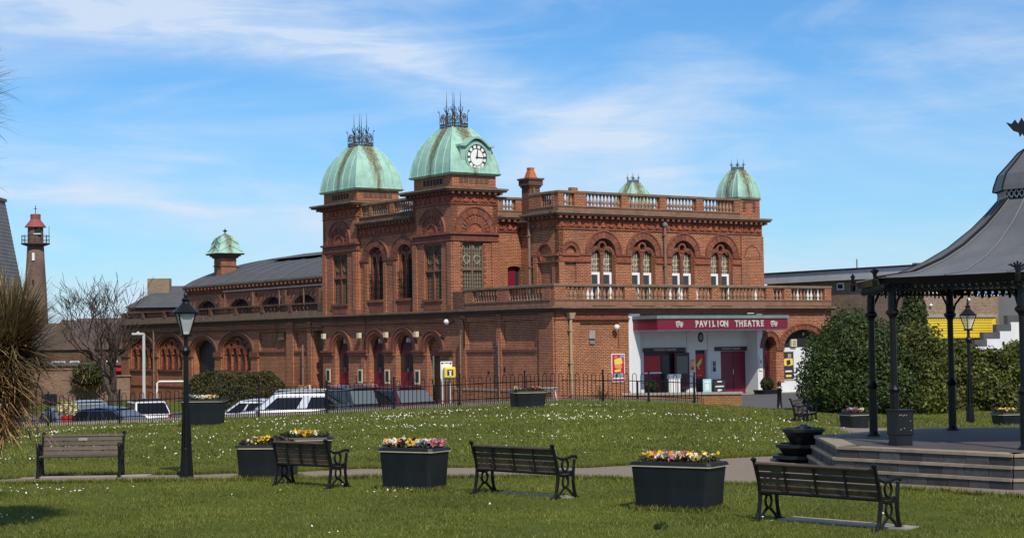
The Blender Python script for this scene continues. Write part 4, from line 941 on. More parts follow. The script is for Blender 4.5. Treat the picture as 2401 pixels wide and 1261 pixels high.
# clerestory wall and barrel roof of the hall
S4 = FS(4.0); CL = [(33.6, 1.55), (38.4, 1.55), (43.4, 1.5), (49.0, 1.6)]
wall(S4, 23.7, 52.6, 4.3, 6.95, [(c, hw, 4.3, 5.2, .72) for c, hw in CL], BR, .4); wall(FF(52.6), 4.0, 24, 4.3, 7.0, [], BR, -.3)
for c, hw in CL:
    pbox('window_back', M['black'], FS(4.35), c-hw, c+hw, 0, .05, 4.3, 6.0); ring(S4, c, 5.2, (hw, .72), (hw+.35, .98), -.06, 0, TD)
    for k in range(1, 6): pbox('mullion', TC, S4, c-hw+k*hw/3-.05, c-hw+k*hw/3+.05, .12, .2, 4.3, 5.5)
for u in (36.0, 40.8, 46.2, 31.2): pbox('buttress', BD, S4, u, u+.5, -.25, 0, 4.3, 6.3)
pbox('gutter', M['lead'], S4, 24, 44.7, -.75, -.62, 6.42, 6.50)
for u in (44.5, 40, 36, 32.5, 30): gp = MB(); gp.tube([S4(u, -.68, 4.6), S4(u, -.68, 6.45)], .05, 6); gp.build('gutter_post', M['pipe'], TH)
cornice(S4, 24, 52.6, 7.05, rot=SR, step=.6, proj=.3, fh=.2, ext1=.2)
rv = MB(); nx = 26; yy = [23.7, 52.8]
arc = [(3.7+21*i/nx, 7.06+2.45*max(0,math.sin(PI*i/nx))**.80) for i in range(nx+1)]
for y in yy: rv.v += [(x, y, z) for x, z in arc]
for i in range(nx): rv.f.append((i, i+1, nx+2+i, nx+1+i))
rv.f.append(tuple(range(nx+1))); rv.f.append(tuple(range(nx+1, 2*nx+2)))
rv.build('barrel_roof', M['slate'], TH)
rs_ = MB()
for y in np.arange(24.5, 52.8, 2.4): rs_.tube([(x, y, z+.02) for x, z in arc], .035, 4)
rs_.build('roof_roll', M['slate'], TH)
rg = MB(); rg.v = [(x, y, z) for y in (36, 47) for x, z in [(8+12*i/8, 8.9+.75*math.sin(PI*i/8)) for i in range(9)]]; rg.f = [(i, i+1, 10+i, 9+i) for i in range(8)]+[tuple(range(9)), tuple(range(9, 18))]; rg.build('roof_ridge_vent', M['slate'], TH)
# bell-capped turret on the roof
tx, ty = 5.95, 50.0
t = MB(); t.box(tx-.62, tx+.62, ty-.62, ty+.62, 6.5, 9.15); tt = t.build('ventilation_turret', BR, TH)
for e, z0, z1 in ((.06, 8.5, 8.58), (.12, 9.13, 9.25), (.25, 9.25, 9.37), (.45, 9.37, 9.47)):
    c = MB(); c.box(tx-.62-e, tx+.62+e, ty-.62-e, ty+.62+e, z0, z1); c.build('turret_course', TD, tt)
cap = MB(); pr = [(1.16, 0), (.98, .12), (.85, .35), (.76, .65), (.70, .95), (.58, 1.18), (.38, 1.33), (.16, 1.42), (.10, 1.50)]
for r_, z in pr: cap.v += [(sx*r_, sy*r_, z) for sx, sy in ((-1, -1), (1, -1), (1, 1), (-1, 1))]
for i in range(len(pr)-1):
    for k in range(4): k2 = (k+1) % 4; cap.f.append((i*4+k, i*4+k2, i*4+4+k2, i*4+4+k))
cap.f.append(tuple((len(pr)-1)*4+k for k in range(4))); co = cap.build('bell_cap', M['copper'], TH, (tx, ty, 9.47))
for fz in range(4):
    ca, sa = math.cos(fz*PI/2), math.sin(fz*PI/2); rot = lambda x, y: (x*ca-y*sa, x*sa+y*ca)
    rb = MB()
    for pts in ([(-.95, .15), (0, .62), (.95, .15)], [(-.75, .72), (0, 1.15), (.75, .72)]):
        P = []
        for k in range(9):
            q = k/8*2; i = min(1, int(q)); f = q-i; x = pts[i][0]*(1-f)+pts[i+1][0]*f; z = pts[i][1]*(1-f)+pts[i+1][1]*f
            rr = float(np.interp(z, [p[1] for p in pr], [p[0] for p in pr])); xx, yy2 = rot(x, -rr-.02); P.append((xx, yy2, z))
        rb.tube(P, .04, 4)
    rb.build('chevron_roll', M['copper'], co)
fn = MB(); fn.lathe([(.05, 0), (.04, .12), (.20, .22), (.05, .28), (.02, .4)], 8, (0, 0, 1.5)); fn.build('finial', M['iron'], co)
pbox('vent_grille', M['pipe'], S0, 28.9, 29.6, -.03, .12, 2.95, 3.35); pbox('wall_hole', M['black'], FS(-.004), 5.75, 5.95, 0, .004, .95, 1.12); pbox('wall_hole', M['black'], FS(-.004), 4.3, 4.45, 0, .004, 1.05, 1.3)
q_ = MB(); q_.tube([S0(-0.2+30, -.06, 3.9), S0(29.7, -.06, 3.2), S0(30.2, -.06, 2.5)], .02, 4); q_.build('wall_cable', M['iron'], TH)
# a twin of it half hidden by the far tower
t = MB(); t.box(9.2, 10.4, 24.5, 25.7, 6.5, 8.6); t.box(8.8, 10.8, 24.1, 26.1, 8.6, 8.8); t.build('ventilation_turret', BD, TH)
# ------------------------------------------------------------------ low ramp wall and things by the theatre door
def lw(l):   # theatre local -> world
    c, s = math.cos(AB), math.sin(AB); return (2.04+c*l[0]-s*l[1], 85+s*l[0]+c*l[1], l[2])
RW = thing('ramp_wall', 'low brick wall with orange lichen beside the road, in front of the theatre doors', 'wall', (0, 0, 0))
b = MB(); b.box(4.7, 9.7, 73.9, 74.15, -.7, .26); b.build('brickwork', M['brick_orange'], RW); b = MB(); b.box(4.6, 9.75, 73.84, 74.21, .26, .36); b.build('coping', M['concrete'], RW)
def hang(name, m, label, cat, x0, x1, z0, z1, y, border=None, marks=()):
    """flat poster fixed to the front of the theatre; marks: (x, z, w, h, material) in fractions"""
    t = thing(name, label, cat, (2.04, 85, 0), AB); W = x1-x0; H = z1-z0
    if border: q = MB(); q.box(x0, x1, y-.04, y, z0, z1); q.build('frame', border, t)
    e = .05 if border else 0
    q = MB(); q.box(x0+e, x1-e, y-.055, y-.041, z0+e, z1-e); q.build('sheet', m, t)
    for k, (fx, fz, fw, fh, mm, tilt) in enumerate(marks):
        cx, cz = x0+W*fx, z0+H*fz; w, h = W*fw/2, H*fh/2; g = MB(); c, s = math.cos(tilt), math.sin(tilt)
        g.prism([(cx+c*a-s*b_, cz+s*a+c*b_) for a, b_ in ((-w, -h), (w*.2, -h*1.15), (w, -h*.8), (w*.9, h), (0, h*1.1), (-w*.95, h*.9))], lambda a, b_: (a, y-.060-k*.002, b_), lambda a, b_: (a, y-.0555, b_)); g.build('print', mm, t)
    return t
PY, PBk, PPk, PBl, POr = (surf('print_'+n, c, .5, .1, 8, bump=0) for n, c in (('yellow', (.75, .55, .10)), ('black', (.03, .028, .03)), ('pink', (.62, .16, .20)), ('blue', (.12, .35, .50)), ('orange', (.70, .25, .08))))
PCy = surf('print_cyan', (.35, .62, .66), .5, .15, 2, bump=0)
hang('show_poster', M['red'], 'large red and yellow show poster in a white frame on the brick wall', 'poster', 3.46, 4.30, .53, 1.95, -.02, M['sign_white'],
     [(.5, .72, .62, .22, PY, .15), (.5, .55, .55, .14, POr, -.1), (.45, .40, .5, .08, PY, .1), (.5, .24, .7, .13, PBl, .05), (.5, .13, .8, .05, M['sign_white'], 0), (.75, .90, .3, .08, PBl, 0), (.3, .88, .25, .07, PPk, .2), (.35, .22, .2, .10, M['pansy_green'], 0)])
hang('wall_poster', POr, 'small orange poster on the white wall between the two maroon doors', 'poster', 9.27, 9.63, .93, 1.62, .80, M['sign_white'], [(.5, .6, .5, .3, PY, .3), (.5, .25, .5, .15, M['red'], 0)])
hang('door_banner', M['red'], 'red banner with a yellow leaping figure in the narrow doorway', 'banner', 9.76, 10.42, .55, 1.85, .97, None, [(.45, .62, .26, .30, PY, -.7), (.62, .70, .12, .26, PY, -.3), (.35, .48, .12, .2, PY, .4), (.45, .12, .45, .06, PPk, 0)])
hang('menu_frame', PBk, 'small black notice in a white frame left of the closed double door', 'notice', 10.82, 11.12, .85, 1.50, .80, M['sign_white'], [(.5, .8, .6, .08, M['concrete'], 0), (.5, .5, .5, .2, M['concrete'], 0)])
hang('wall_poster', M['sign_white'], 'pale poster on the white pier right of the closed double door', 'poster', 13.42, 13.64, .9, 1.7, -.02, None, [(.5, .6, .5, .25, M['concrete'], 0), (.5, .2, .6, .1, M['concrete'], 0)])
hang('roller_banner', PCy, 'pale blue roller banner with a green swirl standing by the narrow doorway', 'banner', 9.85, 10.42, -.55, .53, .45, None, [(.5, .62, .5, .3, M['sign_white'], .2), (.62, .22, .34, .16, M['pansy_green'], .5), (.55, .26, .2, .08, PCy, .5), (.5, .86, .6, .07, M['upvc'], 0)])
nb_ = hang('notice_board', PBk, 'tall dark notice board with white lettering left of the closed double door', 'notice board', 10.62, 11.46, -.55, .50, .50, M['ink'], [(.5, .88, .4, .06, M['sign_white'], 0), (.5, .64, .75, .06, M['sign_white'], 0), (.45, .45, .25, .10, M['sign_white'], 0), (.6, .45, .2, .05, M['sign_white'], .1), (.5, .18, .6, .03, M['sign_white'], 0)])
hang('show_poster', PBk, 'gold and black show poster on the white screen in the big arch', 'poster', 15.45, 16.30, .35, 1.92, .34, M['cream'], [(.5, .62, .8, .24, PY, 0), (.5, .60, .35, .16, M['ink'], .2), (.6, .84, .3, .12, M['concrete'], 0), (.5, .3, .6, .05, M['sign_white'], 0), (.5, .14, .5, .07, PY, 0)])
def leafball(name, cx, cy, cz, rx, ry, rz, n, size, m, parent=None, seed=0, shell=.55, flat=False):
    g = np.random.default_rng(seed); d = g.normal(size=(n, 3)); d /= np.linalg.norm(d, axis=1)[:, None]
    rad = shell+(1-shell)*g.random(n)**.6; rad *= 1+.12*np.sin(d[:, 0]*7+seed)*np.cos(d[:, 2]*6)+.07*np.sin(d[:, 1]*13)
    P = d*rad[:, None]*np.array([rx, ry, rz])+np.array([cx, cy, cz]); return leaves(name, P, size, m, parent, seed, nrm=d)
def leaves(name, P, size, m, parent=None, seed=0, nrm=None, kind=None, aspect=.55):
    g = np.random.default_rng(seed+99); n = len(P); a = g.normal(size=(n, 3)); a /= np.linalg.norm(a, axis=1)[:, None]
    if nrm is not None: a = a*.8+np.cross(nrm, g.normal(size=(n, 3)))*.8; a /= np.linalg.norm(a, axis=1)[:, None]
    b = np.cross(a, g.normal(size=(n, 3))+(0 if nrm is None else nrm*1.2)); b /= np.linalg.norm(b, axis=1)[:, None]+1e-9
    s = size*(.6+.8*g.random(n))[:, None]; a = a*s; b = b*s*aspect
    V = np.stack([P-a*.5, P+b*.5, P+a*.5, P-b*.5], 1).reshape(-1, 3); F = np.arange(4*n).reshape(n, 4)
    return fast_mesh(name, V, F, m, parent)
for x, y, lab, w in ((5.65, -.55, 'clipped box ball in a low black trough left of the foyer doors', .55), (12.85, -1.3, 'clipped box ball in a black trough right of the closed double door', .68)):
    p = lw((x, y, -.55)); t = thing('box_plant', lab, 'plant', p, AB); q = MB(); q.frust((-w*.85, w*.85, -.3, .3, 0), (-w, w, -.36, .36, .42)); q.build('trough', M['planter'], t)
    q = MB(); q.box(-w-.02, w+.02, -.38, .38, .42, .47); q.build('trough_rim', M['planter'], t)
    tag(leafball('foliage', -.05, 0, .78, .36, .34, .36, 2600, .07, M['box_bush'], t, 5, .75), kind='stuff')
t = thing('crowd_barrier', 'white slatted barrier standing in the foyer doorway', 'barrier', lw((7.85, .35, -.55)), AB)
for k in range(5): q = MB(); q.box(-.36+k*.165, -.25+k*.165, 0, .04, .05, 1.15); q.build('slat', M['upvc'], t)
q = MB(); q.box(-.42, .46, -.02, .06, 1.15, 1.38); q.build('top_board', M['upvc'], t); q = MB(); q.box(-.42, .52, -.04, .06, .02, .10); q.build('foot_rail', M['upvc'], t)
t = thing('side_table', 'small white folding table half hidden behind the far black planter', 'table', (1.5, 78, -.33), .3)
q = MB(); q.frust((-.36, .36, -.3, .3, .80), (-.42, .42, -.36, .36, .86)); q.build('table_top', M['sign_white'], t)
for sx in (-1, 1):
    for sy in (-1, 1): q = MB(); q.tube([(sx*.28, sy*.25, .8), (sx*.42, sy*.3, 0)], .025, 6); q.build('leg', M['upvc'], t)
# defibrillator cabinet on its board
px_, py_ = -2.58, 66.9; t = thing('defibrillator_board', 'white board with a yellow defibrillator cabinet on two posts behind the railings', 'sign', (px_, py_, gz(px_, py_)), .25)
zb = 1.20-gz(px_, py_)+.35
q = MB(); q.box(-.23, .23, 0, .03, zb-.42, zb+.42-.32+.12+.12); q.build('board', M['sign_white'], t)
q = MB(); q.box(-.13, .32, -.24, 0, zb-.30, zb+.12); cab_ = q.build('cabinet', M['yellow'], t); bevel(cab_, .04, 2)
q = MB(); q.box(-.02, .22, -.25, -.241, zb-.2, zb+.02); q.build('cabinet_pane', M['ink'], cab_); q = MB(); q.prism([(.06, zb-.22), (.14, zb-.22), (.13, zb-.08), (.17, zb-.02), (.03, zb-.02), (.07, zb-.08)], lambda a, b_: (a, -.26, b_), lambda a, b_: (a, -.251, b_)); q.build('emblem', M['sign_white'], cab_)
for s in (-.16, .14): q = MB(); q.tube([(s, .02, -.3), (s, .02, zb)], .035, 8); q.build('post', M['grey_pole'], t)
q = MB(); q.box(-.20, -.12, -.005, -.001, zb+.24, zb+.30); q.box(-.08, .10, -.005, -.001, zb+.26, zb+.285); q.box(.13, .2, -.005, -.001, zb+.23, zb+.30); q.build('board_print', M['ink'], t)

# ------------------------------------------------------------------ lamps, bollard, poles
def lamp_post(name, label, x, y, H, group='Victorian lamp posts', post=True):
    t = thing(name, label, 'lamp post', (x, y, gz(x, y)-.02), .35, group)
    s = H/3.8
    c = MB(); c.lathe([(.145, 0), (.145, .04), (.12, .07), (.12, .12), (.088, .55), (.085, .60), (.072, .62), (.056, 1.5), (.050, 2.55*s), (.075, 2.60*s), (.10, 2.66*s), (.075, 2.72*s), (.045, 2.76*s), (.045, 2.98*s)], 12); c.build('post', M['blackpaint'], t, shade=False)
    fl_ = MB()
    for k in range(8):
        a = k*PI/4; fl_.tube([(.12*math.cos(a), .12*math.sin(a), .03), (.092*math.cos(a), .092*math.sin(a), .5), (.07*math.cos(a), .07*math.sin(a), 1.5)], [.022, .016, .008], 5)
    fl_.build('fluting', M['blackpaint'], t)
    z = 2.98*s
    for k in range(4):
        a = k*PI/2+PI/4; f = MB(); f.tube([(.09*math.cos(a), .09*math.sin(a), z), ((.235)*math.cos(a), .27*math.sin(a), z+.42)], .016, 5); f.build('lantern_bar', M['blackpaint'], t)
    for k in range(4):
        a0, a1 = k*PI/2+PI/4, (k+1)*PI/2+PI/4; g = MB(); g.add([(.09*math.cos(a0), .09*math.sin(a0), z), (.09*math.cos(a1), .09*math.sin(a1), z), (.235*math.cos(a1), .235*math.sin(a1), z+.42), (.235*math.cos(a0), .235*math.sin(a0), z+.42)], [(0,1,2,3)]); g.build('lantern_pane', M['lantern_glass'], t)
    b_ = MB(); b_.lathe([(.14, 0), (.15, .03), (.10, .05)], 4, (0, 0, z-.03), PI/4); b_.build('lantern_base', M['blackpaint'], t)
    r_ = MB(); r_.lathe([(.26, 0), (.27, .03), (.19, .10), (.09, .20), (.065, .24), (.085, .28), (.05, .32), (.03, .34)], 12, (0, 0, z+.42), PI/4); r_.lathe([(.01, .33), (.045, .37), (.02, .42), (.012, .46), (.03, .49), (.005, .53)], 10, (0, 0, z+.42)); r_.build('lantern_roof', M['blackpaint'], t)
    u = MB(); u.lathe([(.03, .25), (.04, .32), (.02, .40)], 8, (0, 0, z)); u.build('lamp_head', M['sign_white'], t)
    return t
lamp_post('street_lamp', 'tall black Victorian lamp post on the lawn edge right of the leftmost bench', -6.47, 34.3, 3.62)
lamp_post('street_lamp', 'black Victorian lamp post on the grass in front of the hedge, seen through the bandstand', 14.05, 53.5, 3.72)
x, y = 10.6, 69.3; t = thing('bollard', 'black cast iron bollard at the road edge by the lawn', 'bollard', (x, y, gz(x, y)-.01)); q = MB(); q.lathe([(.17, 0), (.17, .06), (.12, .10), (.09, .5), (.085, .9), (.11, .95), (.11, 1.0), (.07, 1.04), (.09, 1.10), (.07, 1.18), (.02, 1.22)], 12); q.build('shaft', M['blackpaint'], t, shade=True); q = MB(); q.lathe([(.115, .93), (.125, .96), (.115, .99)], 12); q.build('collar', M['planter_rim'], t)
x, y = -22.99, 108; t = thing('car_park_light', 'slim pale lighting column in front of the brick wing', 'street light', (x, y, gz(x, y))); H = 3.42-gz(x, y); q = MB(); q.tube([(0, 0, 0), (0, 0, H)], [.11, .09], 8); q.build('column', M['grey_pole'], t); q = MB(); q.box(-.72, .02, -.12, .12, H-.06, H+.06); q.lathe([(.12, 0), (.05, .08)], 8, (-.35, 0, H+.06)); q.build('lamp_head', M['grey_pole'], t)
t = thing('cycle_rail', 'white tubular rail on the grass in front of the brick wing', 'rail', (-23.0, 112, gz(-23, 112))); q = MB(); q.tube([(.0, 0, 0), (0, 0, 1.5), (.15, 0, 1.62), (3.2, 0, 1.6), (3.3, 0, 0)], .06, 6); q.build('tube', M['upvc'], t)

# ------------------------------------------------------------------ bow-top railing round the lawn
FN = thing('bow_top_fence', 'black bow-top iron railing between the lawn and the car park', 'fence', (0, 0, 0))
FX = [(-21.0, 59.6), (1.6, 64.3), (7.1, 64.9)]
def fpt(s_):
    if s_ <= 1: a, b_ = FX[0], FX[1]; f = s_
    else: a, b_ = FX[1], FX[2]; f = s_-1
    x = a[0]+(b_[0]-a[0])*f; y = a[1]+(b_[1]-a[1])*f; return x, y
hoop = MB(); hw_ = .075; hh_ = 1.08
hoop.tube([(-hw_, 0, .0), (-hw_, 0, hh_-.10), (-hw_*.8, 0, hh_-.04), (0, 0, hh_), (hw_*.8, 0, hh_-.04), (hw_, 0, hh_-.10), (hw_, 0, 0)], .0125, 4)
hme = bpy.data.meshes.new('hoop'); hme.from_pydata(hoop.v, [], hoop.f); hme.materials.append(M['blackpaint'])
segs = [(FX[0], FX[1]), (FX[1], FX[2])]; short = MB(); rails = []
for (a, b_) in segs:
    L = math.dist(a, b_); n = int(L/.30); ang = math.atan2(b_[1]-a[1], b_[0]-a[0]); rp = []
    for i in range(n):
        f = (i+.5)/n; x = a[0]+(b_[0]-a[0])*f; y = a[1]+(b_[1]-a[1])*f; z = gz(x, y-.3)
        o = mkobj('hoop', hme, FN, (x, y, z)); o.rotation_euler = (0, 0, ang)
        for q_ in (0,): short.tube([(x+.15*math.cos(ang), y+.15*math.sin(ang), z), (x+.15*math.cos(ang), y+.15*math.sin(ang), z+.26)], .012, 4)
        short.tube([(x, y, z), (x, y, z+.26)], .012, 4)
        rp.append((x, y, z))
    rails.append(rp)
tag(short.build('dog_bars', M['rust'], FN), kind='stuff')
for rp in rails:
    for h in (.24, .80): q = MB(); q.tube([(x, y, z+h) for x, y, z in rp[::4]+[rp[-1]]], .016, 4); q.build('rail', M['blackpaint'], FN)
for i in range(13):
    s_ = i/9.5 if i < 10 else 1+(i-9)/3.2
    s_ = min(s_, 2); x, y = fpt(s_); z = gz(x, y-.3); q = MB(); q.box(-.03, .03, -.03, .03, -.2, 1.16); q.lathe([(.03, 0), (.045, .03), (.0, .07)], 6, (0, 0, 1.16)); q.build('post', M['blackpaint'], FN, (x, y, z))
kb = MB()
for rp in rails:
    for (p, q_) in zip(rp[::6], rp[6::6]+[rp[-1]]): kb.add([(p[0], p[1]+.10, p[2]-.3), (q_[0], q_[1]+.10, q_[2]-.3), (q_[0], q_[1]+.25, q_[2]-.3), (p[0], p[1]+.25, p[2]-.3), (p[0], p[1]+.10, p[2]+.14), (q_[0], q_[1]+.10, q_[2]+.14), (q_[0], q_[1]+.25, q_[2]+.14), (p[0], p[1]+.25, p[2]+.14)], [(0,1,5,4),(4,5,6,7),(2,3,7,6)])
tag(kb.build('fence_kerb', M['concrete']), kind='structure')
for x, y, lab in ((-3.15, 66.1, 'left'), (.2+.05, 66.6, 'mid'), (4.75, 66.6, 'right')):
    t = thing('cycle_stand', {'left': 'black metal hoop stand beside the defibrillator board', 'mid': 'black metal hoop stand just behind the far black planter', 'right': 'black metal hoop stand in front of the red show poster'}[lab], 'cycle stand', (x, y, gz(x, y))); q = MB(); H = 1.05 if lab != 'right' else 1.35; q.tube([(0, 0, -.1), (0, 0, H), (.42, 0, H-.15), (.42, 0, -.1)], .04, 6); q.build('frame', M['blackpaint'], t)

# ------------------------------------------------------------------ benches
def bench(name, label, cx, cy, rot, W, group='park benches on the lawn', plaque=False, z=None):
    """local x along the bench, front towards -y, back at y=+.5"""
    t = thing(name, label, 'bench', (cx, cy, (gz(cx, cy) if z is None else z)-.01), rot, group)
    for s in (-1, 1):
        x = s*W/2; e = MB(); T = .032
        def bar(pts, r=T, n=6): e.tube([(x, p[0], p[1]) for p in pts], r, n)
        bar([(.50, 0), (.455, .12), (.42, .28), (.41, .42), (.44, .58), (.50, .76), (.535, .87)], [.038, .03, .03, .032, .03, .028, .03])      # rear leg running into the back
        bar([(-.02, 0), (.02, .12), (.045, .28), (.04, .42), (.02, .55), (.01, .64)], [.036, .03, .028, .03, .026, .026])   # front leg
        bar([(.45, .70), (.33, .655), (.18, .66), (.06, .69), (-.03, .685), (-.05, .65)], [.02, .024, .026, .028, .03, .02])  # arm rest
        bar([(.42, .40), (.22, .37), (.04, .40)], .026); bar([(.42, .445), (.22, .425), (.04, .44)], .02)
        bar([(.45, .02), (.36, .10), (.28, .165), (.235, .18), (.19, .165), (.11, .10), (.03, .02)], .024)
        e.lathe([(.02, -.03), (.05, 0), (.02, .03)], 8, (x, .548, .885)); 
        o = e.build('end_frame', M['blackpaint'], t)
        rg_ = MB()
        for (yc, zc, ry, rz_) in ((.23, .275, .068, .095), (.235, .55, .075, .10)):
            rg_.tube([(x, yc+ry*math.cos(k*PI/8), zc+rz_*math.sin(k*PI/8)) for k in range(17)], .02, 6)
        rg_.build('ring', M['blackpaint'], o)
        ft = MB(); ft.box(x-.04, x+.04, .43, .57, 0, .03); ft.build('foot', M['blackpaint'], o); ft = MB(); ft.box(x-.04, x+.04, -.08, .06, 0, .03); ft.build('foot', M['blackpaint'], o)
    # back slats, following the tilt of the rear posts
    for k, (yy, zz) in enumerate(((.405, .485), (.425, .578), (.452, .671), (.480, .764))):
        b = MB(); an = .27; dy, dz = math.sin(an)*.040, math.cos(an)*.040; wy, wz = math.cos(an)*.013, -math.sin(an)*.013
        L = W/2-.02; P = []
        for xx in (-L, L):
            P += [(xx, yy-dy-wy, zz-dz-wz), (xx, yy+dy-wy, zz+dz-wz), (xx, yy+dy+wy, zz+dz+wz), (xx, yy-dy+wy, zz-dz+wz)]
        b.add(P, [(0,1,2,3),(7,6,5,4),(0,4,5,1),(1,5,6,2),(2,6,7,3),(3,7,4,0)]); o = b.build('back_slat', M['wood'], t); bevel(o, .005)
    b = MB(); b.tube([(-W/2, .515, .825), (W/2, .515, .825)], .028, 8); b.build('top_rail', M['wood'], t)
    b = MB(); b.tube([(-W/2, .43, .415), (W/2, .43, .415)], .020, 8); b.build('lower_rail', M['blackpaint'], t)
    for k in range(5): b = MB(); b.box(-W/2+.02, W/2-.02, .025+k*.082, .095+k*.082, .425, .452); bevel(b.build('seat_slat', M['wood'], t), .005)
    for k in (-1, 0, 1):
        b = MB(); xx = k*W/4; b.add([(xx-.018, .435, .44), (xx+.018, .435, .44), (xx+.018, .52, .80), (xx-.018, .52, .80), (xx-.018, .445, .438), (xx+.018, .445, .438), (xx+.018, .53, .798), (xx-.018, .53, .798)], [(0,1,2,3),(7,6,5,4),(0,4,5,1),(1,5,6,2),(2,6,7,3),(3,7,4,0)]); b.build('back_strap', M['iron'], t)
        b = MB(); b.box(xx-.018, xx+.018, .02, .43, .412, .424); b.build('seat_strap', M['iron'], t)
    if plaque: b = MB(); b.box(-.09, .09, .440, .452, .735, .79); b.build('plaque', M['concrete'], t)
    return t
def bench_at(rl, rr, label, W=None, **k):   # rear feet left and right as seen from behind, the bench faces away
    dx, dy = rr[0]-rl[0], rr[1]-rl[1]; L = math.hypot(dx, dy); W = W or L
    ux, uy = dx/L, dy/L; fx, fy = -uy, ux       # facing away from the viewer
    # local +x must map so that local -y = facing dir
    ang = math.atan2(-uy, -ux); mx, my = (rl[0]+rr[0])/2, (rl[1]+rr[1])/2
    return bench('park_bench', label, mx+fx*.5, my+fy*.5, ang, W, **k)
bench_at((3.42, 24.9), (4.87, 23.30), 'nearest park bench, seen from behind at lower right beside the bandstand steps', W=2.08)
bench_at((-.71, 29.95), (.65, 28.62), 'park bench seen from behind between the pansy planter and the biggest planter')
bench_at((-4.50, 32.5), (-3.40, 31.6), 'park bench seen from behind, hiding part of a planter with yellow pansies', W=1.42)
bench('park_bench', 'park bench facing the camera with a small plaque on its back, at far left', -8.72, 34.75, R(1.5), 1.62, plaque=True)
bench('park_bench', 'far park bench seen end-on beside a planter left of the bandstand', 9.15, 53.2, R(68), 1.3, z=-.12)
def slab(name, pts, zt, label=None):
    b = MB(); b.prism(pts, lambda x, y: (x, y, zt-.12), lambda x, y: (x, y, zt)); return tag(b.build(name, M['concrete']), kind='structure')
slab('paving_slab', [(3.75, 24.95), (5.25, 23.45), (5.5, 23.75), (4.05, 25.3)], .025); slab('paving_slab', [(-.35, 29.95), (.85, 28.75), (1.05, 29.0), (-.15, 30.2)], .025)
slab('paving_slab', [(-9.9, 34.8), (-7.4, 34.9), (-7.3, 35.9), (-9.8, 35.9)], .022)

# ------------------------------------------------------------------ planters
def chamf(w, d, c): return [(-w+c, -d), (w-c, -d), (w, -d+c), (w, d-c), (w-c, d), (-w+c, d), (-w, d-c), (-w, -d+c)]
def planter(label, x, y, rot, w, d, h, flowers, z=None, c=.10, seed=1, group='black trough planters with pansies'):
    t = thing('planter', label, 'planter', (x, y, (gz(x, y) if z is None else z)-.01), rot, group)
    b = MB(); lv = [(.86, 0), (.87, .04), (.90, h*.5), (.94, h-.06), (.96, h-.04)]
    for f, z_ in lv: b.v += [(px*f, py*(f if f > .9 else f*.97), z_) for px, py in chamf(w, d, c)]
    for i in range(len(lv)-1):
        for k in range(8): k2 = (k+1) % 8; b.f.append((i*8+k, i*8+k2, i*8+8+k2, i*8+8+k))
    b.f.append(tuple(range(8))[::-1]); b.build('trough', M['planter'], t)
    b = MB(); ch = chamf(w, d, c); chi = chamf(w*.97, d*.95, c)
    b.prism(ch, lambda a, q: (a, q, h-.04), lambda a, q: (a, q, h-.018)); b.build('gilt_line', M['planter_rim'], t)
    b = MB(); b.prism([(a*1.01, q*1.01) for a, q in ch], lambda a, q: (a, q, h-.018), lambda a, q: (a*.96, q*.94, h+.03)); b.build('rim', M['planter'], t)
    b = MB(); b.prism([(a*.90, q*.84) for a, q in ch], lambda a, q: (a, q, h+.0), lambda a, q: (a, q, h+.034)); b.build('soil', M['soil'], t)
    g = np.random.default_rng(seed)
    n = 700; P = np.stack([g.uniform(-w*.85, w*.85, n), g.uniform(-d*.75, d*.75, n), h+.03+.06*g.random(n)], -1); tag(leaves('greenery', P, .055, M['pansy_green'], t, seed), kind='stuff')
    n = 260; P = np.stack([g.uniform(-w*.85, w*.85, n), g.uniform(-d*.75, d*.75, n), h+.05+.07*g.random(n)], -1); tag(leaves('dark_pansies', P, .05, M['pansy_dark'], t, seed+1, aspect=.9), kind='stuff')
    for k, (fx, col, sp, n) in enumerate(flowers):
        n = int(n*1.5); P = np.stack([g.normal(fx*w, sp*w, n), g.uniform(-d*.72, d*.72, n), h+.07+.10*g.random(n)], -1); P[:, 0] = np.clip(P[:, 0], -w*.92, w*.92)
        for j, col1 in enumerate(col.split('+')):
            sel = P[j::len(col.split('+'))]
            tag(leaves('pansies', sel, .075, M['pansy_'+col1], t, seed+10+k+j, aspect=.9), kind='stuff')
    return t
planter('biggest planter, black trough with dark and pink pansies, in front of the tiered planter', 2.52, 26.75, R(-32), .70, .36, .72, [(-.55, 'yellow+orange', .10, 40), (-.15, 'pink+white', .2, 110), (.2, 'cream+dark+orange', .25, 70), (.6, 'yellow+cream', .2, 30)], seed=3, c=.05)
planter('black planter with cream, yellow, blue and pink pansies between two benches', -1.78, 30.9, R(-30), .58, .36, .74, [(-.62, 'cream+white+orange', .15, 130), (-.2, 'dark', .1, 40), (.12, 'yellow', .09, 50), (.45, 'blue+white', .12, 80), (.82, 'pink', .07, 50)], seed=4, c=.06)
planter('black planter with yellow pansies, half hidden behind a bench, nearer of the two there', -4.80, 33.9, R(-8), .60, .36, .68, [(-.4, 'cream+green', .15, 50), (-.12, 'yellow', .09, 70), (.15, 'dark', .2, 60)], seed=5, z=-.03)
planter('black planter with yellow pansies behind the bench, further of the two there', -4.52, 37.6, R(2), .60, .36, .62, [(-.35, 'green+white', .2, 30), (.0, 'yellow+orange', .16, 80), (.4, 'white', .06, 12)], seed=6, z=-.03)
planter('black planter on the crest of the lawn behind the tall lamp post', -10.0, 56.0, R(-7), .71, .38, .76, [(-.5, 'dark+blue', .2, 60), (.0, 'white+cream', .25, 90), (.35, 'orange+cream', .2, 60)], seed=7, z=.10)
planter('black planter on the crest of the lawn below the corner of the theatre', .47, 58.0, R(20), .60, .36, .68, [(-.6, 'cream', .12, 18), (.3, 'orange+pink', .2, 18)], seed=8, z=.27)
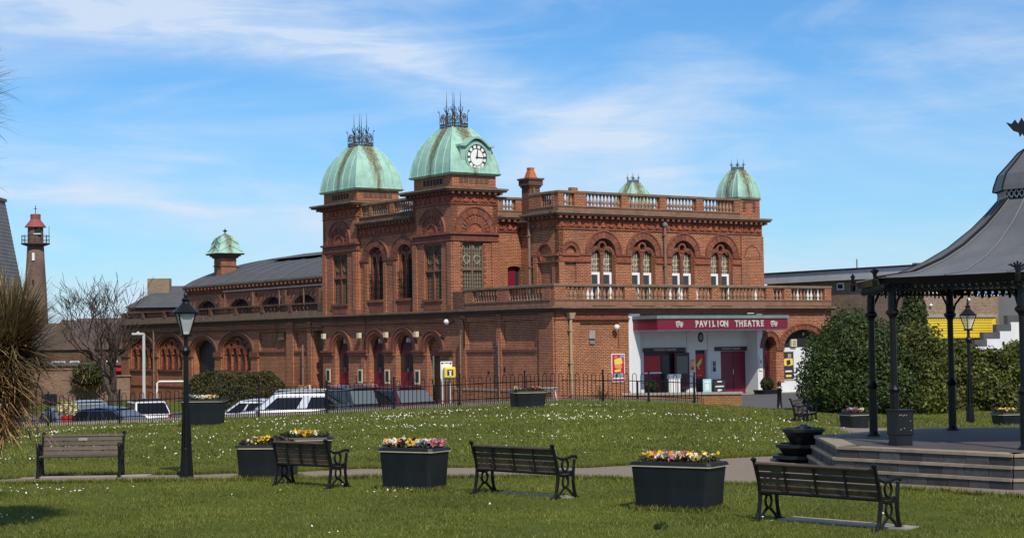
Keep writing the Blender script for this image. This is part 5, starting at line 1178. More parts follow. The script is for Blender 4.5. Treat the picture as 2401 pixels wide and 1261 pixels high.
planter('small black planter beside the far bench, left of the bandstand', 9.83, 50.2, R(25), .34, .34, .58, [(-.2, 'pink+blue', .2, 60), (.4, 'cream', .15, 30)], seed=9, z=-.17, c=.04)
planter('black planter on the grass in front of the hedge, seen through the bandstand', 14.9, 52.3, R(12), .48, .36, .50, [(0, 'cream+yellow', .25, 50)], seed=10, z=-.23)
# three-tier octagonal planter
t = thing('tiered_planter', 'black three-tier octagonal planter on the path before the bandstand', 'planter', (6.1, 36.6, gz(6.1, 36.6)), R(8))
def tier(z0, h, r0, r1, name='bowl'):
    b = MB(); r0 *= 1.18; r1 *= 1.18; b.lathe([(r0, z0), (r1*.97, z0+h), (r1*1.04, z0+h), (r1*1.04, z0+h+.06), (r1*.95, z0+h+.07), (r1*.9, z0+h+.03)], 8); o = b.build(name, M['planter'], t); s = MB(); s.lathe([(r1*.88, z0+h+.02), (r1*.88, z0+h+.045)], 8); s.build('soil', M['soil'], o)
tier(-.02, .10, .42, .56); tier(.06, .25, .32, .50); tier(.37, .26, .24, .38, 'bowl')
b = MB(); b.lathe([(.20, .66), (.17, .73), (.08, .76), (.07, .78)], 8); b.build('cap', M['planter'], t)

# ------------------------------------------------------------------ bandstand
BC = (10.52, 33.65); BA = R(-161.0)
BS = thing('bandstand', 'octagonal Victorian bandstand with a sweeping grey roof on black iron columns', 'bandstand', (BC[0], BC[1], 0), BA)
def octo(r): return [(r*math.cos(k*PI/4), r*math.sin(k*PI/4)) for k in range(8)]
def octprism(r0, z0, r1, z1, name, m, par=None):
    b = MB(); b.v = [(x, y, z0) for x, y in octo(r0)]+[(x, y, z1) for x, y in octo(r1)]; b.f = [tuple(range(8))[::-1], tuple(range(8, 16))]+[(k, (k+1) % 8, 8+(k+1) % 8, 8+k) for k in range(8)]; return b.build(name, m, par or BS)
RD = [(4.98, 0.0, .20), (4.90, .20, .40), (4.82, .40, .60)]
for r_, z0, z1 in RD:
    octprism(r_-.10, z0-.3 if z0 == 0 else z0-.02, r_-.10, z1-.05, 'step_core', M['step_block'])
    # blocks on the risers the camera side can see, edged with tan stone
    V8 = octo(r_-.03)
    for k in range(8):
        a = Vector(V8[k]); c = Vector(V8[(k+1) % 8]); d = c-a; L = d.length; u = d/L; nrm = Vector((u.y, -u.x))
        ang = math.atan2(u.y, u.x)
        n = max(6, int(L/.42)); w = L/n
        if k in (0, 7, 1, 6):
            for i in range(n):
                q = MB(); e = random.uniform(0, .012); q.box(i*w+.006, (i+1)*w-.006, -.02-e, .09, (z0-.06 if z0 == 0 else z0), z1-.055); q.build('block', M['step_block'], BS, (a.x, a.y, 0), ang)
            m_ = max(3, int(L/.9)); w = L/m_
            for i in range(m_):
                q = MB(); q.box(i*w+.003, (i+1)*w-.003, -.05, .40, z1-.05, z1); q.build('edging_stone', M['stone_tan'], BS, (a.x, a.y, 0), ang)
        else:
            q = MB(); q.box(0, L, -.04, .40, z1-.05, z1-.001); q.build('edging_stone', M['stone_tan'], BS, (a.x, a.y, 0), ang)
octprism(4.40, .5, 4.40, .603, 'deck', M['deck_tile'])
for k, (x, y) in enumerate(octo(3.6)):
    c = MB(); c.lathe([(.135, 0), (.135, .03), (.105, .06), (.085, .10), (.083, .95), (.095, .98), (.12, 1.02), (.095, 1.06), (.066, 1.10), (.062, 2.34), (.075, 2.38), (.13, 2.44), (.13, 2.48), (.085, 2.52), (.075, 2.9), (.085, 3.10)], 12, (0, 0, 0)); o = c.build('column', M['blackpaint'], BS, (x, y, .60), shade=False)
    ang = k*PI/4
    for s in (-1, 1):
        tdir = (-math.sin(ang+s*PI/8)*s, math.cos(ang+s*PI/8)*s); br = MB()
        br.tube([(tdir[0]*r_, tdir[1]*r_, z) for r_, z in ((.07, 2.50), (.12, 2.68), (.26, 2.86), (.48, 2.98), (.62, 3.0))], .026, 6)
        P2 = [(tdir[0]*(.20+.10*math.cos(q*PI/6)), tdir[1]*(.20+.10*math.cos(q*PI/6)), 2.96+.07*math.sin(q*PI/6)) for q in range(13)]; br.tube(P2, .018, 5); br.build('bracket', M['blackpaint'], o)
        q = MB(); q.tube([(tdir[0]*.2-math.cos(ang)*.02, tdir[1]*.2-math.sin(ang)*.02, 2.96), (tdir[0]*.2+math.cos(ang)*.03, tdir[1]*.2+math.sin(ang)*.03, 2.96)], .085, 12); q.build('bracket_roundel', M['grey_pole'] if k in (1,) else M['iron'], o)
RE = 3.80
for k in range(8):
    a = octo(3.6)[k]; c = octo(3.6)[(k+1) % 8]; q = MB(); q.tube([(a[0], a[1], 3.62), (c[0], c[1], 3.62)], .07, 4); q.build('beam', M['blackpaint'], BS)
    # trellis valance of little hanging leaves under the eave
    v = MB(); L = math.dist(octo(RE)[k], octo(RE)[(k+1) % 8]); n = 20
    for i in range(n):
        f = (i+.5)/n; a2, c2 = octo(RE-.02)[k], octo(RE-.02)[(k+1) % 8]; x = a2[0]+(c2[0]-a2[0])*f; y = a2[1]+(c2[1]-a2[1])*f; ux, uy = (c2[0]-a2[0])/L, (c2[1]-a2[1])/L
        dpt = .13+.06*abs(math.sin(f*PI*5)); v.add([(x-ux*.06, y-uy*.06, 3.58), (x+ux*.06, y+uy*.06, 3.58), (x+ux*.02, y+uy*.02, 3.58-dpt), (x-ux*.03, y-uy*.03, 3.58-dpt*.9)], [(0,1,2,3)])
        v.tube([(x-ux*.05, y-uy*.05, 3.52), (x+ux*.09, y+uy*.09, 3.47)], .02, 4)
    v.build('valance', M['iron'], BS)
g = MB()
octprism(RE+.05, 3.585, RE+.10, 3.70, 'gutter', M['blackpaint'])
roofm = surf('grey_roof_felt', (.12, .125, .132), .55, .30, 1.1, bump=.2, bscale=5, streaks=True)
RP = [(RE+.12, 3.70), (3.2, 3.79), (2.95, 3.88), (2.5, 4.06), (2.03, 4.32), (1.53, 4.70), (1.25, 4.97), (1.02, 5.22)]
for k in range(8):
    q = MB(); q.v = []
    for r_, z in RP: q.v += [(*octo(r_)[k], z), (*octo(r_)[(k+1) % 8], z)]
    q.f = [(2*i, 2*i+1, 2*i+3, 2*i+2) for i in range(len(RP)-1)]; o = q.build('roof_panel', roofm, BS)
    for f in (.0, .07, .5, .93):
        s = MB(); s.tube([tuple(octo(r_)[k][j]*(1-f)+octo(r_)[(k+1) % 8][j]*f for j in (0, 1))+(z+.012,) for r_, z in RP], .018 if f else .03, 5); s.build('roof_seam', M['iron'] if not f else roofm, o)
    a = octo(RE+.16)[k]; fl = MB(); ca, sa = math.cos(k*PI/4), math.sin(k*PI/4)
    for t_ in (-.75, -.35, 0, .35, .75): fl.tube([(a[0], a[1], 3.66), (a[0]-sa*.05*t_, a[1]+ca*.05*t_, 3.78), (a[0]-sa*.16*t_, a[1]+ca*.16*t_, 3.88-abs(t_)*.06), (a[0]-sa*.22*t_, a[1]+ca*.22*t_, 3.90-abs(t_)*.10)], [.03, .02, .02, .004], 5)
    fl.lathe([(.05, -.12), (.06, 0), (.03, .04)], 6, (a[0], a[1], 3.66)); fl.build('eave_crest', M['blackpaint'], BS)
octprism(1.0, 5.22, 1.0, 5.42, 'lantern_drum', M['black'])
for k in range(8):
    a, c = octo(1.03)[k], octo(1.03)[(k+1) % 8]; q = MB()
    for i in range(7):
        f0, f1 = i/7, (i+1)/7; p0 = [a[j]*(1-f0)+c[j]*f0 for j in (0, 1)]; p1 = [a[j]*(1-f1)+c[j]*f1 for j in (0, 1)]; q.tube([(*p0, 5.24), (*p1, 5.40)], .014, 4); q.tube([(*p1, 5.24), (*p0, 5.40)], .014, 4)
    q.build('drum_grille', M['grey_pole'], BS)
DP = [(1.12, 5.40), (1.10, 5.50), (1.02, 5.72), (.80, 5.95), (.62, 6.15), (.38, 6.30), (.12, 6.38), (.05, 6.42)]
for k in range(8):
    q = MB()
    for r_, z in DP: q.v += [(*octo(r_)[k], z), (*octo(r_)[(k+1) % 8], z)]
    q.f = [(2*i, 2*i+1, 2*i+3, 2*i+2) for i in range(len(DP)-1)]; o = q.build('cupola_panel', roofm, BS); s = MB(); s.tube([(*octo(r_)[k], z+.01) for r_, z in DP], .02, 5); s.build('cupola_rib', M['iron'], o)
q = MB(); q.tube([(0, 0, 6.38), (0, 0, 6.9)], [.04, .015], 6); q.lathe([(.02, -.06), (.09, 0), (.02, .06)], 8, (0, 0, 6.6)); vane = q.build('finial', M['blackpaint'], BS)
# weathervane beast perched on top, its wing and tail reaching out to the left
q = MB(); wv = [(0, 6.72), (-.10, 6.66), (-.16, 6.60), (-.19, 6.66), (-.24, 6.58), (-.26, 6.68), (-.36, 6.72), (-.45, 6.84), (-.50, 6.92), (-.40, 6.88), (-.33, 6.98), (-.27, 6.88), (-.20, 7.02), (-.13, 6.88), (0, 6.95), (.15, 6.90), (.3, 7.0), (.34, 6.92), (.2, 6.8)]
wv = [(a*1.0-.34, (b_-6.7)*.85+6.56) for a, b_ in wv]
ca, sa = math.cos(-BA), math.sin(-BA); q.prism(wv, lambda a, z: (a*ca, a*sa, z), lambda a, z: (a*ca-.03*sa, a*sa+.03*ca, z)); q.build('weathervane', M['blackpaint'], vane)
t = thing('utility_cabinet', 'dark grey metal cabinet at the foot of a bandstand column', 'cabinet', (7.12, 32.05, .60), R(18))
q = MB(); q.box(-.16, .16, -.15, .15, 0, .20); q.build('plinth', M['planter'], t); q = MB(); q.box(-.185, .185, -.17, .17, .20, .64); bevel(q.build('body', M['planter'], t), .01); q = MB(); q.box(-.20, .20, -.19, .19, .64, .665); q.build('lid', M['planter'], t)
q = MB(); q.box(-.15, .15, -.178, -.171, .25, .60); q.build('door', M['planter'], t); q = MB()
for x_, z_ in ((-.12, .56), (-.09, .565), (-.05, .55), (-.02, .56), (.02, .555), (-.10, .30), (-.03, .32), (.10, .45), (.11, .28)): q.box(x_, x_+.018, -.181, -.179, z_, z_+.016)
q.build('scuff_mark', M['concrete'], t)
# ------------------------------------------------------------------ cars behind the railings
PLATE_Y = surf('rear_plate', (.75, .50, .03), .5, .05, 3, bump=0)
def carpaint(name, c, met=.3): 
    m = surf(name, c, .30, .06, 1, metal=met, bump=0, coat=.6); return m
TYRE = surf('tyre', (.02, .02, .02), .85, .2, 5); RIM = surf('alloy_rim', (.42, .42, .43), .35, .1, 5, metal=.7, bump=0); TAIL = surf('tail_light', (.35, .01, .01), .2, .05, 5, bump=0); LENS = surf('headlight_lens', (.6, .62, .65), .12, .05, 5, bump=0); TRIM = surf('black_trim', (.018, .018, .02), .55, .1, 5, bump=0)
def car(label, x, y, rot, L, W, H, paint, kind='hatch', z=None, cat='car', roofrails=False, darkroof=False):
    t = thing('parked_car', label, cat, (x, y, gz(x, y) if z is None else z), rot, 'cars parked behind the railings')
    w = W/2; hb = H*.56 if kind != 'suv' else H*.58; l = L/2
    if kind == 'hatch': st = [(-l, .42, .62*hb), (-l*.97, .30, .95*hb), (-l*.80, .22, hb), (0, .20, hb), (l*.40, .20, hb*.98), (l*.75, .22, hb*.86), (l*.93, .26, hb*.76), (l, .34, hb*.55)]; cab = (-l*.93, -l*.62, l*.08, l*.50)
    elif kind == 'suv': st = [(-l, .45, .62*hb), (-l*.98, .32, .97*hb), (-l*.85, .26, hb), (0, .25, hb), (l*.42, .25, hb), (l*.80, .26, hb*.92), (l*.95, .30, hb*.82), (l, .38, hb*.55)]; cab = (-l*.96, -l*.80, l*.14, l*.48)
    else: st = [(-l, .42, .62*hb), (-l*.98, .30, .97*hb), (-l*.85, .24, hb), (0, .22, hb), (l*.5, .22, hb), (l*.80, .25, hb*.92), (l*.95, .30, hb*.82), (l, .38, hb*.55)]; cab = (-l*.97, -l*.90, l*.22, l*.60)
    b = MB(); K = 8
    for i, (sx, zb, zt) in enumerate(st):
        ww = w*(1-.16*abs(sx/l)**5)
        b.v += [(sx, -ww*.86, zb), (sx, -ww*.99, zb+.16), (sx, -ww, zb+(zt-zb)*.6), (sx, -ww*.92, zt), (sx, ww*.92, zt), (sx, ww, zb+(zt-zb)*.6), (sx, ww*.99, zb+.16), (sx, ww*.86, zb)]
    for i in range(len(st)-1):
        for k in range(K): k2 = (k+1) % K; b.f.append((i*K+k, i*K+k2, (i+1)*K+k2, (i+1)*K+k))
    b.f += [tuple(range(K)), tuple((len(st)-1)*K+k for k in range(K))[::-1]]
    o = b.build('body', paint, t, shade=True); bevel(o, .05, 2)
    a0, a1, a2, a3 = cab; zt = H-.02; zb = hb-.05; wt = w*.76; wb = w*.93
    c = MB(); c.add([(a0, -wb, zb), (a3, -wb, zb), (a3, wb, zb), (a0, wb, zb), (a1, -wt, zt-.07), (a2, -wt, zt-.05), (a2, wt, zt-.05), (a1, wt, zt-.07), ], [(3,2,1,0),(4,5,6,7),(0,1,5,4),(1,2,6,5),(2,3,7,6),(3,0,4,7)]); g = c.build('cabin', paint, t); bevel(g, .09, 3)
    r = MB(); n = 8; 
    for i in range(n+1):
        f = i/n; xx = a1-.02+(a2-a1+.1)*f; zz = zt-.055+.085*math.sin(PI*f)
        r.v += [(xx, -wt*1.0, zz-.05), (xx, -wt*.6, zz+.0), (xx, wt*.6, zz+.0), (xx, wt*1.0, zz-.05)]
    for i in range(n):
        for k in range(3): r.f.append((i*4+k, i*4+k+1, (i+1)*4+k+1, (i+1)*4+k))
    r.build('roof', TRIM if darkroof else paint, t, shade=True)
    def lerp(p, q, f): return tuple(p[j]*(1-f)+q[j]*f for j in range(3))
    def pane(name, A, B, C, D, m, ins=.06, off=(0, 0, 0), lo=.08, hi=.84 if kind != 'van' else .74):   # A,B bottom; C,D top (same order)
        iA = lerp(lerp(A, B, ins), lerp(D, C, ins), lo); iB = lerp(lerp(A, B, 1-ins), lerp(D, C, 1-ins), lo); iC = lerp(lerp(A, B, 1-ins), lerp(D, C, 1-ins), hi); iD = lerp(lerp(A, B, ins), lerp(D, C, ins), hi)
        p = MB(); p.add([tuple(q[j]+off[j] for j in range(3)) for q in (iA, iB, iC, iD)]+[tuple(q[j]-off[j]*1.5 for j in range(3)) for q in (iA, iB, iC, iD)], [(0,1,2,3),(0,1,5,4),(1,2,6,5),(2,3,7,6),(3,0,4,7)]); return p.build(name, m, t)
    zt2 = zt-.06
    pane('windscreen', (a3, -wb, hb), (a3, wb, hb), (a2, wt, zt2), (a2, -wt, zt2), M['windscreen'], .05, (.018, 0, .018)); pane('rear_window', (a0, -wb, hb), (a0, wb, hb), (a1, wt, zt2), (a1, -wt, zt2), M['carglass'], .07, (-.018, 0, .01))
    for s in (-1, 1):
        A, B, C, D = (a0, s*wb, hb), (a3, s*wb, hb), (a2, s*wt, zt2), (a1, s*wt, zt2)
        cuts = [(.05, .34), (.37, .64), (.67, .93)] if kind != 'van' else [(.05, .42), (.52, .90)]
        for f0, f1 in cuts: pane('side_window', lerp(A, B, f0), lerp(A, B, f1), lerp(D, C, min(1, f1)), lerp(D, C, max(0, f0)), M['carglass'], .02, (0, s*.016, .003))
        for xx in (-l*.62, l*.62):
            wh = MB(); P = [(.31*math.cos(k*PI/10), .31*math.sin(k*PI/10)) for k in range(20)]; wh.prism(P, lambda a, q: (xx+a, s*(w-.20), .31+q), lambda a, q: (xx+a, s*(w+.01), .31+q)); o = wh.build('wheel', TYRE, t)
            ri = MB(); P = [(.20*math.cos(k*PI/8), .20*math.sin(k*PI/8)) for k in range(16)]; ri.prism(P, lambda a, q: (xx+a, s*w, .31+q), lambda a, q: (xx+a, s*(w+.02), .31+q)); ri.build('rim', RIM, o)
        m_ = MB(); m_.frust((a3-.25, a3-.10, s*w-.02, s*w+.16, hb-.02), (a3-.22, a3-.12, s*w, s*w+.15, hb+.13)); m_.build('wing_mirror', TRIM if darkroof else paint, t)
        h = MB(); h.frust((l*.93, l*.99, s*w*.50-.10, s*w*.50+.26 if s > 0 else s*w*.5+.10, hb*.62), (l*.90, l*.95, s*w*.5-.12, s*w*.5+.16, hb*.76)); h.build('headlight', LENS, t)
        q = MB(); q.box(-l*1.005, -l*.95, s*w*.80-.08, s*w*.80+.08, hb*.68, hb*.98); q.build('tail_light', TAIL, t)
        if roofrails: q = MB(); q.tube([(a1, s*wt*.9, zt), (a1+.1, s*wt*.9, zt+.06), (a2-.1, s*wt*.9, zt+.06), (a2, s*wt*.9, zt)], .018, 5); q.build('roof_rail', RIM, t)
    q = MB(); q.box(-l-.012, -l+.02, -.26, .26, hb*.55, hb*.55+.11); q.build('number_plate', PLATE_Y, t); q = MB(); q.box(l-.02, l+.012, -.26, .26, .38, .49); q.build('number_plate', M['sign_white'], t)
    q = MB(); q.box(l*.97, l+.006, -w*.5, w*.5, .50, .58); q.build('grille', TRIM, t)
    return t
car('dark blue hatchback with its windscreen towards the lawn, leftmost car behind the railings', -17.5, 68.2, R(-62), 4.1, 1.76, 1.44, carpaint('navy_paint', (.035, .055, .085)))
car('grey hatchback mostly hidden behind the shaggy palm at the far left of the car park', -20.2, 69.6, R(-60), 4.1, 1.75, 1.46, carpaint('mid_grey_paint', (.20, .21, .22)))
car('silver hatchback behind the leftmost dark blue one, only roof and glass showing', -18.4, 75.5, R(-70), 4.1, 1.75, 1.52, carpaint('silver_paint', (.45, .46, .48), .5))
car('deep blue saloon with a long pale windscreen, second along the railings', -15.4, 67.6, R(-20), 4.3, 1.78, 1.44, carpaint('deep_blue_paint', (.02, .03, .06)))
car('white hatchback with black glass and a yellow rear number plate', -16.3, 76.5, R(115), 4.0, 1.76, 1.50, carpaint('white_paint', (.68, .68, .68), 0), darkroof=True)
car('small white car behind the silver estate, just its windows showing', -11.35, 74.2, R(170), 3.8, 1.7, 1.36, carpaint('cool_white_paint', (.62, .66, .72), 0))
car('silver estate car seen from the side, facing left behind the railings', -9.25, 71.2, R(186), 4.6, 1.82, 1.70, carpaint('bright_silver_paint', (.55, .58, .63), .2), 'van', roofrails=True)
car('dark grey off-roader with a big windscreen, next to the dark red car', -6.15, 69.6, R(-60), 4.5, 1.86, 1.76, carpaint('graphite_paint', (.03, .035, .042)), 'suv', roofrails=True)
car('dark red car with a silvery windscreen, rightmost behind the railings', -4.30, 68.8, R(-56), 4.5, 1.86, 1.66, carpaint('oxblood_paint', (.10, .010, .016)), 'suv')
# --- small things on the car park side
x, y = -16.35, 63.6; z = 2.6-(992-814)/4063*y; t = thing('flower_tub', 'red tub crammed with cream flowers behind the railings', 'flower pot', (x, y, gz(x, y)))
zz = .12-gz(x, y); q = MB(); q.frust((-.16, .16, -.16, .16, -.1), (-.20, .20, -.20, .20, zz)); q.build('tub', M['red'], t)
g = np.random.default_rng(3); P = np.stack([g.normal(0, .15, 500), g.normal(0, .12, 500), zz+.05+.42*g.random(500)], -1); tag(leaves('flowers', P, .13, M['pansy_cream'], t, 3, aspect=.9), kind='stuff')
x, y = -17.75, 66.5; t = thing('dark_sign', 'dark blank sign board on a post at the far left of the car park', 'sign', (x, y, gz(x, y))); q = MB(); q.box(-.26, .26, 0, .04, .85-gz(x, y)-.45, .85-gz(x, y)); q.build('board', M['planter'], t); q = MB(); q.tube([(0, .05, 0), (0, .05, .8-gz(x, y))], .03, 6); q.build('post', M['blackpaint'], t)

# ------------------------------------------------------------------ buildings round about
LH = thing('lighthouse', 'brick lighthouse with a gallery and a red lantern roof at far left', 'lighthouse', (-68.8, 250, 0))
LB = brickmat('lighthouse_brick', (.15, .085, .065), (.20, .12, .095), (.13, .10, .085), bw=.5, bh=.2, ms=.03, stainamt=.6, white=.25)
q = MB(); q.lathe([(2.0, -2), (1.85, 4), (1.55, 11), (1.33, 14.5), (1.17, 17.45)], 20); q.build('tower', LB, LH, shade=True)
q = MB(); q.lathe([(1.2, 17.3), (1.95, 17.55), (2.03, 17.62), (2.03, 17.74), (1.0, 17.76)], 20); q.build('gallery_floor', M['terra_dark'], LH)
q = MB(); q.lathe([(1.12, 17.7), (1.10, 20.1)], 16); lr = q.build('lantern_room', LB, LH)
q = MB(); q.box(.15, .95, -1.13, -.6, 19.15, 20.0); q.build('lantern_window', M['black'], lr); q = MB(); q.box(.05, 1.0, -1.16, -.6, 18.98, 19.12); q.build('window_sill', M['sign_white'], lr)
PK = surf('faded_red_roof', (.24, .06, .055), .7, .15, 2)
q = MB(); q.lathe([(1.55, 20.05), (1.5, 20.15), (.75, 21.1), (.72, 21.2), (.74, 21.9), (.68, 21.95)], 16); q.build('lantern_roof', PK, LH)
q = MB(); q.tube([(0, 0, 21.9), (0, 0, 23.2)], .05, 5); q.box(-.25, .25, -.03, .03, 22.7, 22.78); q.build('finial', M['iron'], LH)
for k in range(14):
    a = k*2*PI/14; q = MB(); q.tube([(1.95*math.cos(a), 1.95*math.sin(a), 17.7), (1.95*math.cos(a), 1.95*math.sin(a), 18.9 if k else 20.2)], .04, 4); q.build('railing_post', M['iron'], LH)
for z in (18.2, 18.8): q = MB(); q.tube([(1.95*math.cos(k*PI/10), 1.95*math.sin(k*PI/10), z) for k in range(21)], .035, 4); q.build('rail', M['iron'], LH)
for (zz, s) in ((15.8, .22), (11.9, .18)): q = MB(); q.box(-.1, -.1+s*1.6, -1.5, -1.2, zz-.6, zz+.5); q.build('slit_window', M['sign_white'] if zz > 15 else M['black'], LH)
def house(name, label, x0, x1, y0, y1, z0, ze, zr, mw, mr, hip=0.0, wins=(), cat='house', chim=None, axis='x', over=.3):
    t = thing(name, label, cat, (0, 0, 0)); q = MB(); q.box(x0, x1, y0, y1, z0, ze); q.build('wall', mw, t); q = MB()
    if axis == 'x': ym = (y0+y1)/2; q.add([(x0-over, y0-over, ze), (x1+over, y0-over, ze), (x1+over, y1+over, ze), (x0-over, y1+over, ze), (x0+hip, ym, zr), (x1-hip, ym, zr)], [(0,1,5,4), (2,3,4,5), (1,2,5), (3,0,4), (3,2,1,0)])
    else: xm = (x0+x1)/2; q.add([(x0-over, y0-over, ze), (x1+over, y0-over, ze), (x1+over, y1+over, ze), (x0-over, y1+over, ze), (xm, y0-over+hip, zr), (xm, y1+over-hip, zr)], [(0,1,4), (1,2,5,4), (2,3,5), (3,0,4,5), (3,2,1,0)])
    r_ = q.build('roof', mr, t)
    for (a, b_, c, d) in wins:
        q = MB(); q.box(a, b_, y0-.06, y0-.01, c, d); w = q.build('window', M['upvc'], t); q = MB(); q.box(a+.09, (a+b_)/2-.04, y0-.08, y0-.061, c+.09, d-.09); q.box((a+b_)/2+.04, b_-.09, y0-.08, y0-.061, c+.09, d-.09); q.build('pane', M['glass'], w)
    if chim: q = MB(); q.box(*chim); q.build('chimney', M['brick_buff'], r_)
    return t
tilem = surf('brown_tile_roof', (.105, .075, .055), .85, .25, 1.5, bump=.4, bscale=6, bdist=.05)
dkb = brickmat('brown_brick', (.115, .065, .045), (.15, .085, .06), (.09, .07, .055), bw=.4, bh=.15, stainamt=.3)
house('brick_house', 'dark brick house with a brown tiled gable, far left behind the bare tree', -62, -50.8, 190, 200, -2, 2.8, 5.4, dkb, tilem, wins=[(-53.6, -52.2, -.2, 1.2), (-56.5, -55.1, -.2, 1.2), (-59.5, -58.1, -.2, 1.2)])
house('brick_house', 'gabled dark brick house between the far left house and the bare tree trunk', -50.2, -45.3, 184, 200, -2, 2.4, 5.6, dkb, tilem, axis='y', wins=[(-48.9, -47.5, -.3, 1.2), (-47.0, -46.0, .1, 1.2)])
house('brick_house', 'gabled dark brick house directly behind the bare tree', -44.9, -40.5, 186, 200, -2, 2.4, 5.2, dkb, tilem, axis='y', wins=[(-43.6, -42.4, -.2, 1.2)])
house('brick_house', 'long low brown roof behind the gabled houses', -52, -36, 202, 212, -2, 3.0, 6.1, dkb, tilem)
q = thing('low_shop', 'low flat-roofed building with a red fascia behind the brick wall', 'building', (0, 0, 0)); b = MB(); b.box(-43, -33, 150, 158, -1.8, 1.0); b.build('wall', dkb, q); b = MB(); b.box(-40.5, -32.6, 149.6, 150, .55, 1.05); b.build('fascia', M['red'], q); b = MB(); b.box(-43.3, -32.4, 149.4, 158.3, 1.05, 1.25); b.build('flat_roof', M['slate'], q); b = MB(); b.box(-43, -41, 149.8, 150, -.4, .9); b.build('window', M['black'], q)
t = thing('mansard_building', 'tall steep slate mansard roof cut by the left edge of the photo', 'building', (0, 0, 0)); q = MB(); q.box(-46, -33.9, 108, 120, -1.6, 6.0); q.build('wall', M['brick_pale'], t); q = MB(); q.frust((-46, -33.85, 107.9, 120, 6.25), (-46, -35.1, 109.2, 119.9, 12.75)); mr_ = q.build('roof', surf('grey_slates', (.16, .16, .165), .8, .2, .7, bump=.3, streaks=False), t)
for i in range(26): q = MB(); f = i/26; x_ = -33.842-1.25*f; q.box(x_-.3, x_, 108+1.3*f, 119.95, 6.28+6.45*f, 6.28+6.45*f+.05); q.build('slate_course', bpy.data.materials['grey_slates'], mr_)
q = MB(); q.box(-46, -33.7, 107.8, 120.1, 6.0, 6.25); q.build('gutter', M['upvc'], t); q = MB(); q.box(-46, -35.0, 109.1, 120, 12.75, 12.95); q.build('ridge_capping', M['coping'], t)
for i in range(5): q = MB(); q.box(-33.9, -33.8, 109.2+i*2.2, 110.4+i*2.2, 2.4, 4.6); w = q.build('window', M['upvc'], t); q = MB(); q.box(-33.8, -33.77, 109.32+i*2.2, 110.28+i*2.2, 2.55, 4.45); q.build('pane', M['glass'], w)
t = thing('boundary_wall', 'pale brick boundary wall behind the car park at left, stepping down to the right', 'wall', (0, 0, 0)); q = MB(); q.box(-46, -31.4, 127.6, 128, -1.7, 1.0); q.box(-31.4, -28.2, 127.6, 128, -1.7, .45); q.build('brickwork', M['brick_pale'], t); q = MB(); q.box(-46, -31.3, 127.5, 128.1, 1.0, 1.1); q.box(-31.3, -28.1, 127.5, 128.1, .45, .55); q.build('coping', M['brick_pale'], t)
house('slate_annex', 'low slate-roofed house with a buff chimney behind the left end of the theatre', -32.4, -23, 146, 158, -2, 5.9, 7.9, dkb, M['slate'], hip=2.0, cat='house', chim=(-31.6, -29.7, 150, 151, 6.3, 8.5))
# modern block at right, set parallel to the theatre
t = thing('modern_block', 'plain brown brick block with a pale fascia and a yellow board, behind the hedge', 'building', (2.04, 85, 0), AB)
X0, Y0 = 22.54, -3.4; q = MB(); q.box(X0, X0+7, Y0, 9.0, -1, 5.9); q.build('wall', M['brick_buff'], t)
q = MB(); q.box(X0-.25, X0+9, Y0-.25, 9.2, 5.9, 6.48); fsc = q.build('fascia', surf('grey_fascia', (.52, .53, .53), .6, .12, 1.2), t); q = MB(); q.box(X0-.32, X0+9.1, Y0-.32, 9.3, 6.48, 6.56); q.build('roof_edge', M['black'], t)
q = MB(); q.box(X0-.10, X0-.002, Y0, -1.6, 2.5, 3.70); q.build('yellow_return', M['yellow'], t)
q = MB(); q.box(X0-.10, X0+5.75, Y0-.14, Y0-.002, 2.50, 3.62); yb = q.build('yellow_board', M['yellow'], t)
for k in range(6): q = MB(); q.box(X0+.25, X0+5.4, Y0-.155, Y0-.142, 2.75+k*.14, 2.775+k*.14); q.build('board_groove', M['yellow_dark'], yb)
q = MB(); 
for k in range(26): q.box(X0+.15+k*.21, X0+.24+k*.21, Y0-.156, Y0-.142, 3.53, 3.555); q.box(X0+.15+k*.21, X0+.24+k*.21, Y0-.156, Y0-.142, 2.56, 2.585)
for k in range(7): q.box(X0+.06, X0+.12, Y0-.156, Y0-.142, 2.7+k*.11, 2.73+k*.11)
tag(q.build('board_studs', M['yellow_dark'], yb), kind='stuff')
q = MB(); q.box(X0-.14, X0+5.8, Y0-.22, Y0-.001, 3.64, 3.80); q.build('ledge', M['concrete'], t)
def bwin(nm, fr, u0, u1, z0, z1, mm=M['glass']):
    q = MB(); fbox(q, fr, u0, u1, -.05, -.002, z0, z1); w = q.build('window', M['upvc'], t); n = 2 if u1-u0 > 1 else 1
    for i in range(n): q = MB(); a = u0+(u1-u0)*i/n+.07; fbox(q, fr, a, u0+(u1-u0)*(i+1)/n-.07, -.06, -.051, z0+.08, z1-.08); q.build('pane', mm, w)
bwin('w', FF(Y0), X0+4.35, X0+6.4, 4.85, 5.45, surf('sky_blue_blind', (.12, .25, .5), .3, .1, 2, bump=0)); bwin('w', FF(Y0), X0+.5, X0+1.6, 4.95, 5.45); bwin('w', FS(X0), 2.55, 3.1, 5.35, 5.75)
q = MB(); q.box(X0-.5, X0-.01, -3.1, -2.4, 3.75, 4.2); a_ = q.build('air_conditioner', M['sign_white'], t); q = MB(); q.box(X0-.3, X0-.05, -3.12, -3.1, 3.8, 4.12); q.build('fan_grille', M['black'], a_)
for xx in (.5, 3.6): q = MB(); q.lathe([(.02, -.1), (.11, 0), (.02, .1)], 8, (X0+xx, Y0-.1, 4.25+.1*xx)); q.build('wall_lamp', M['sign_white'], t)
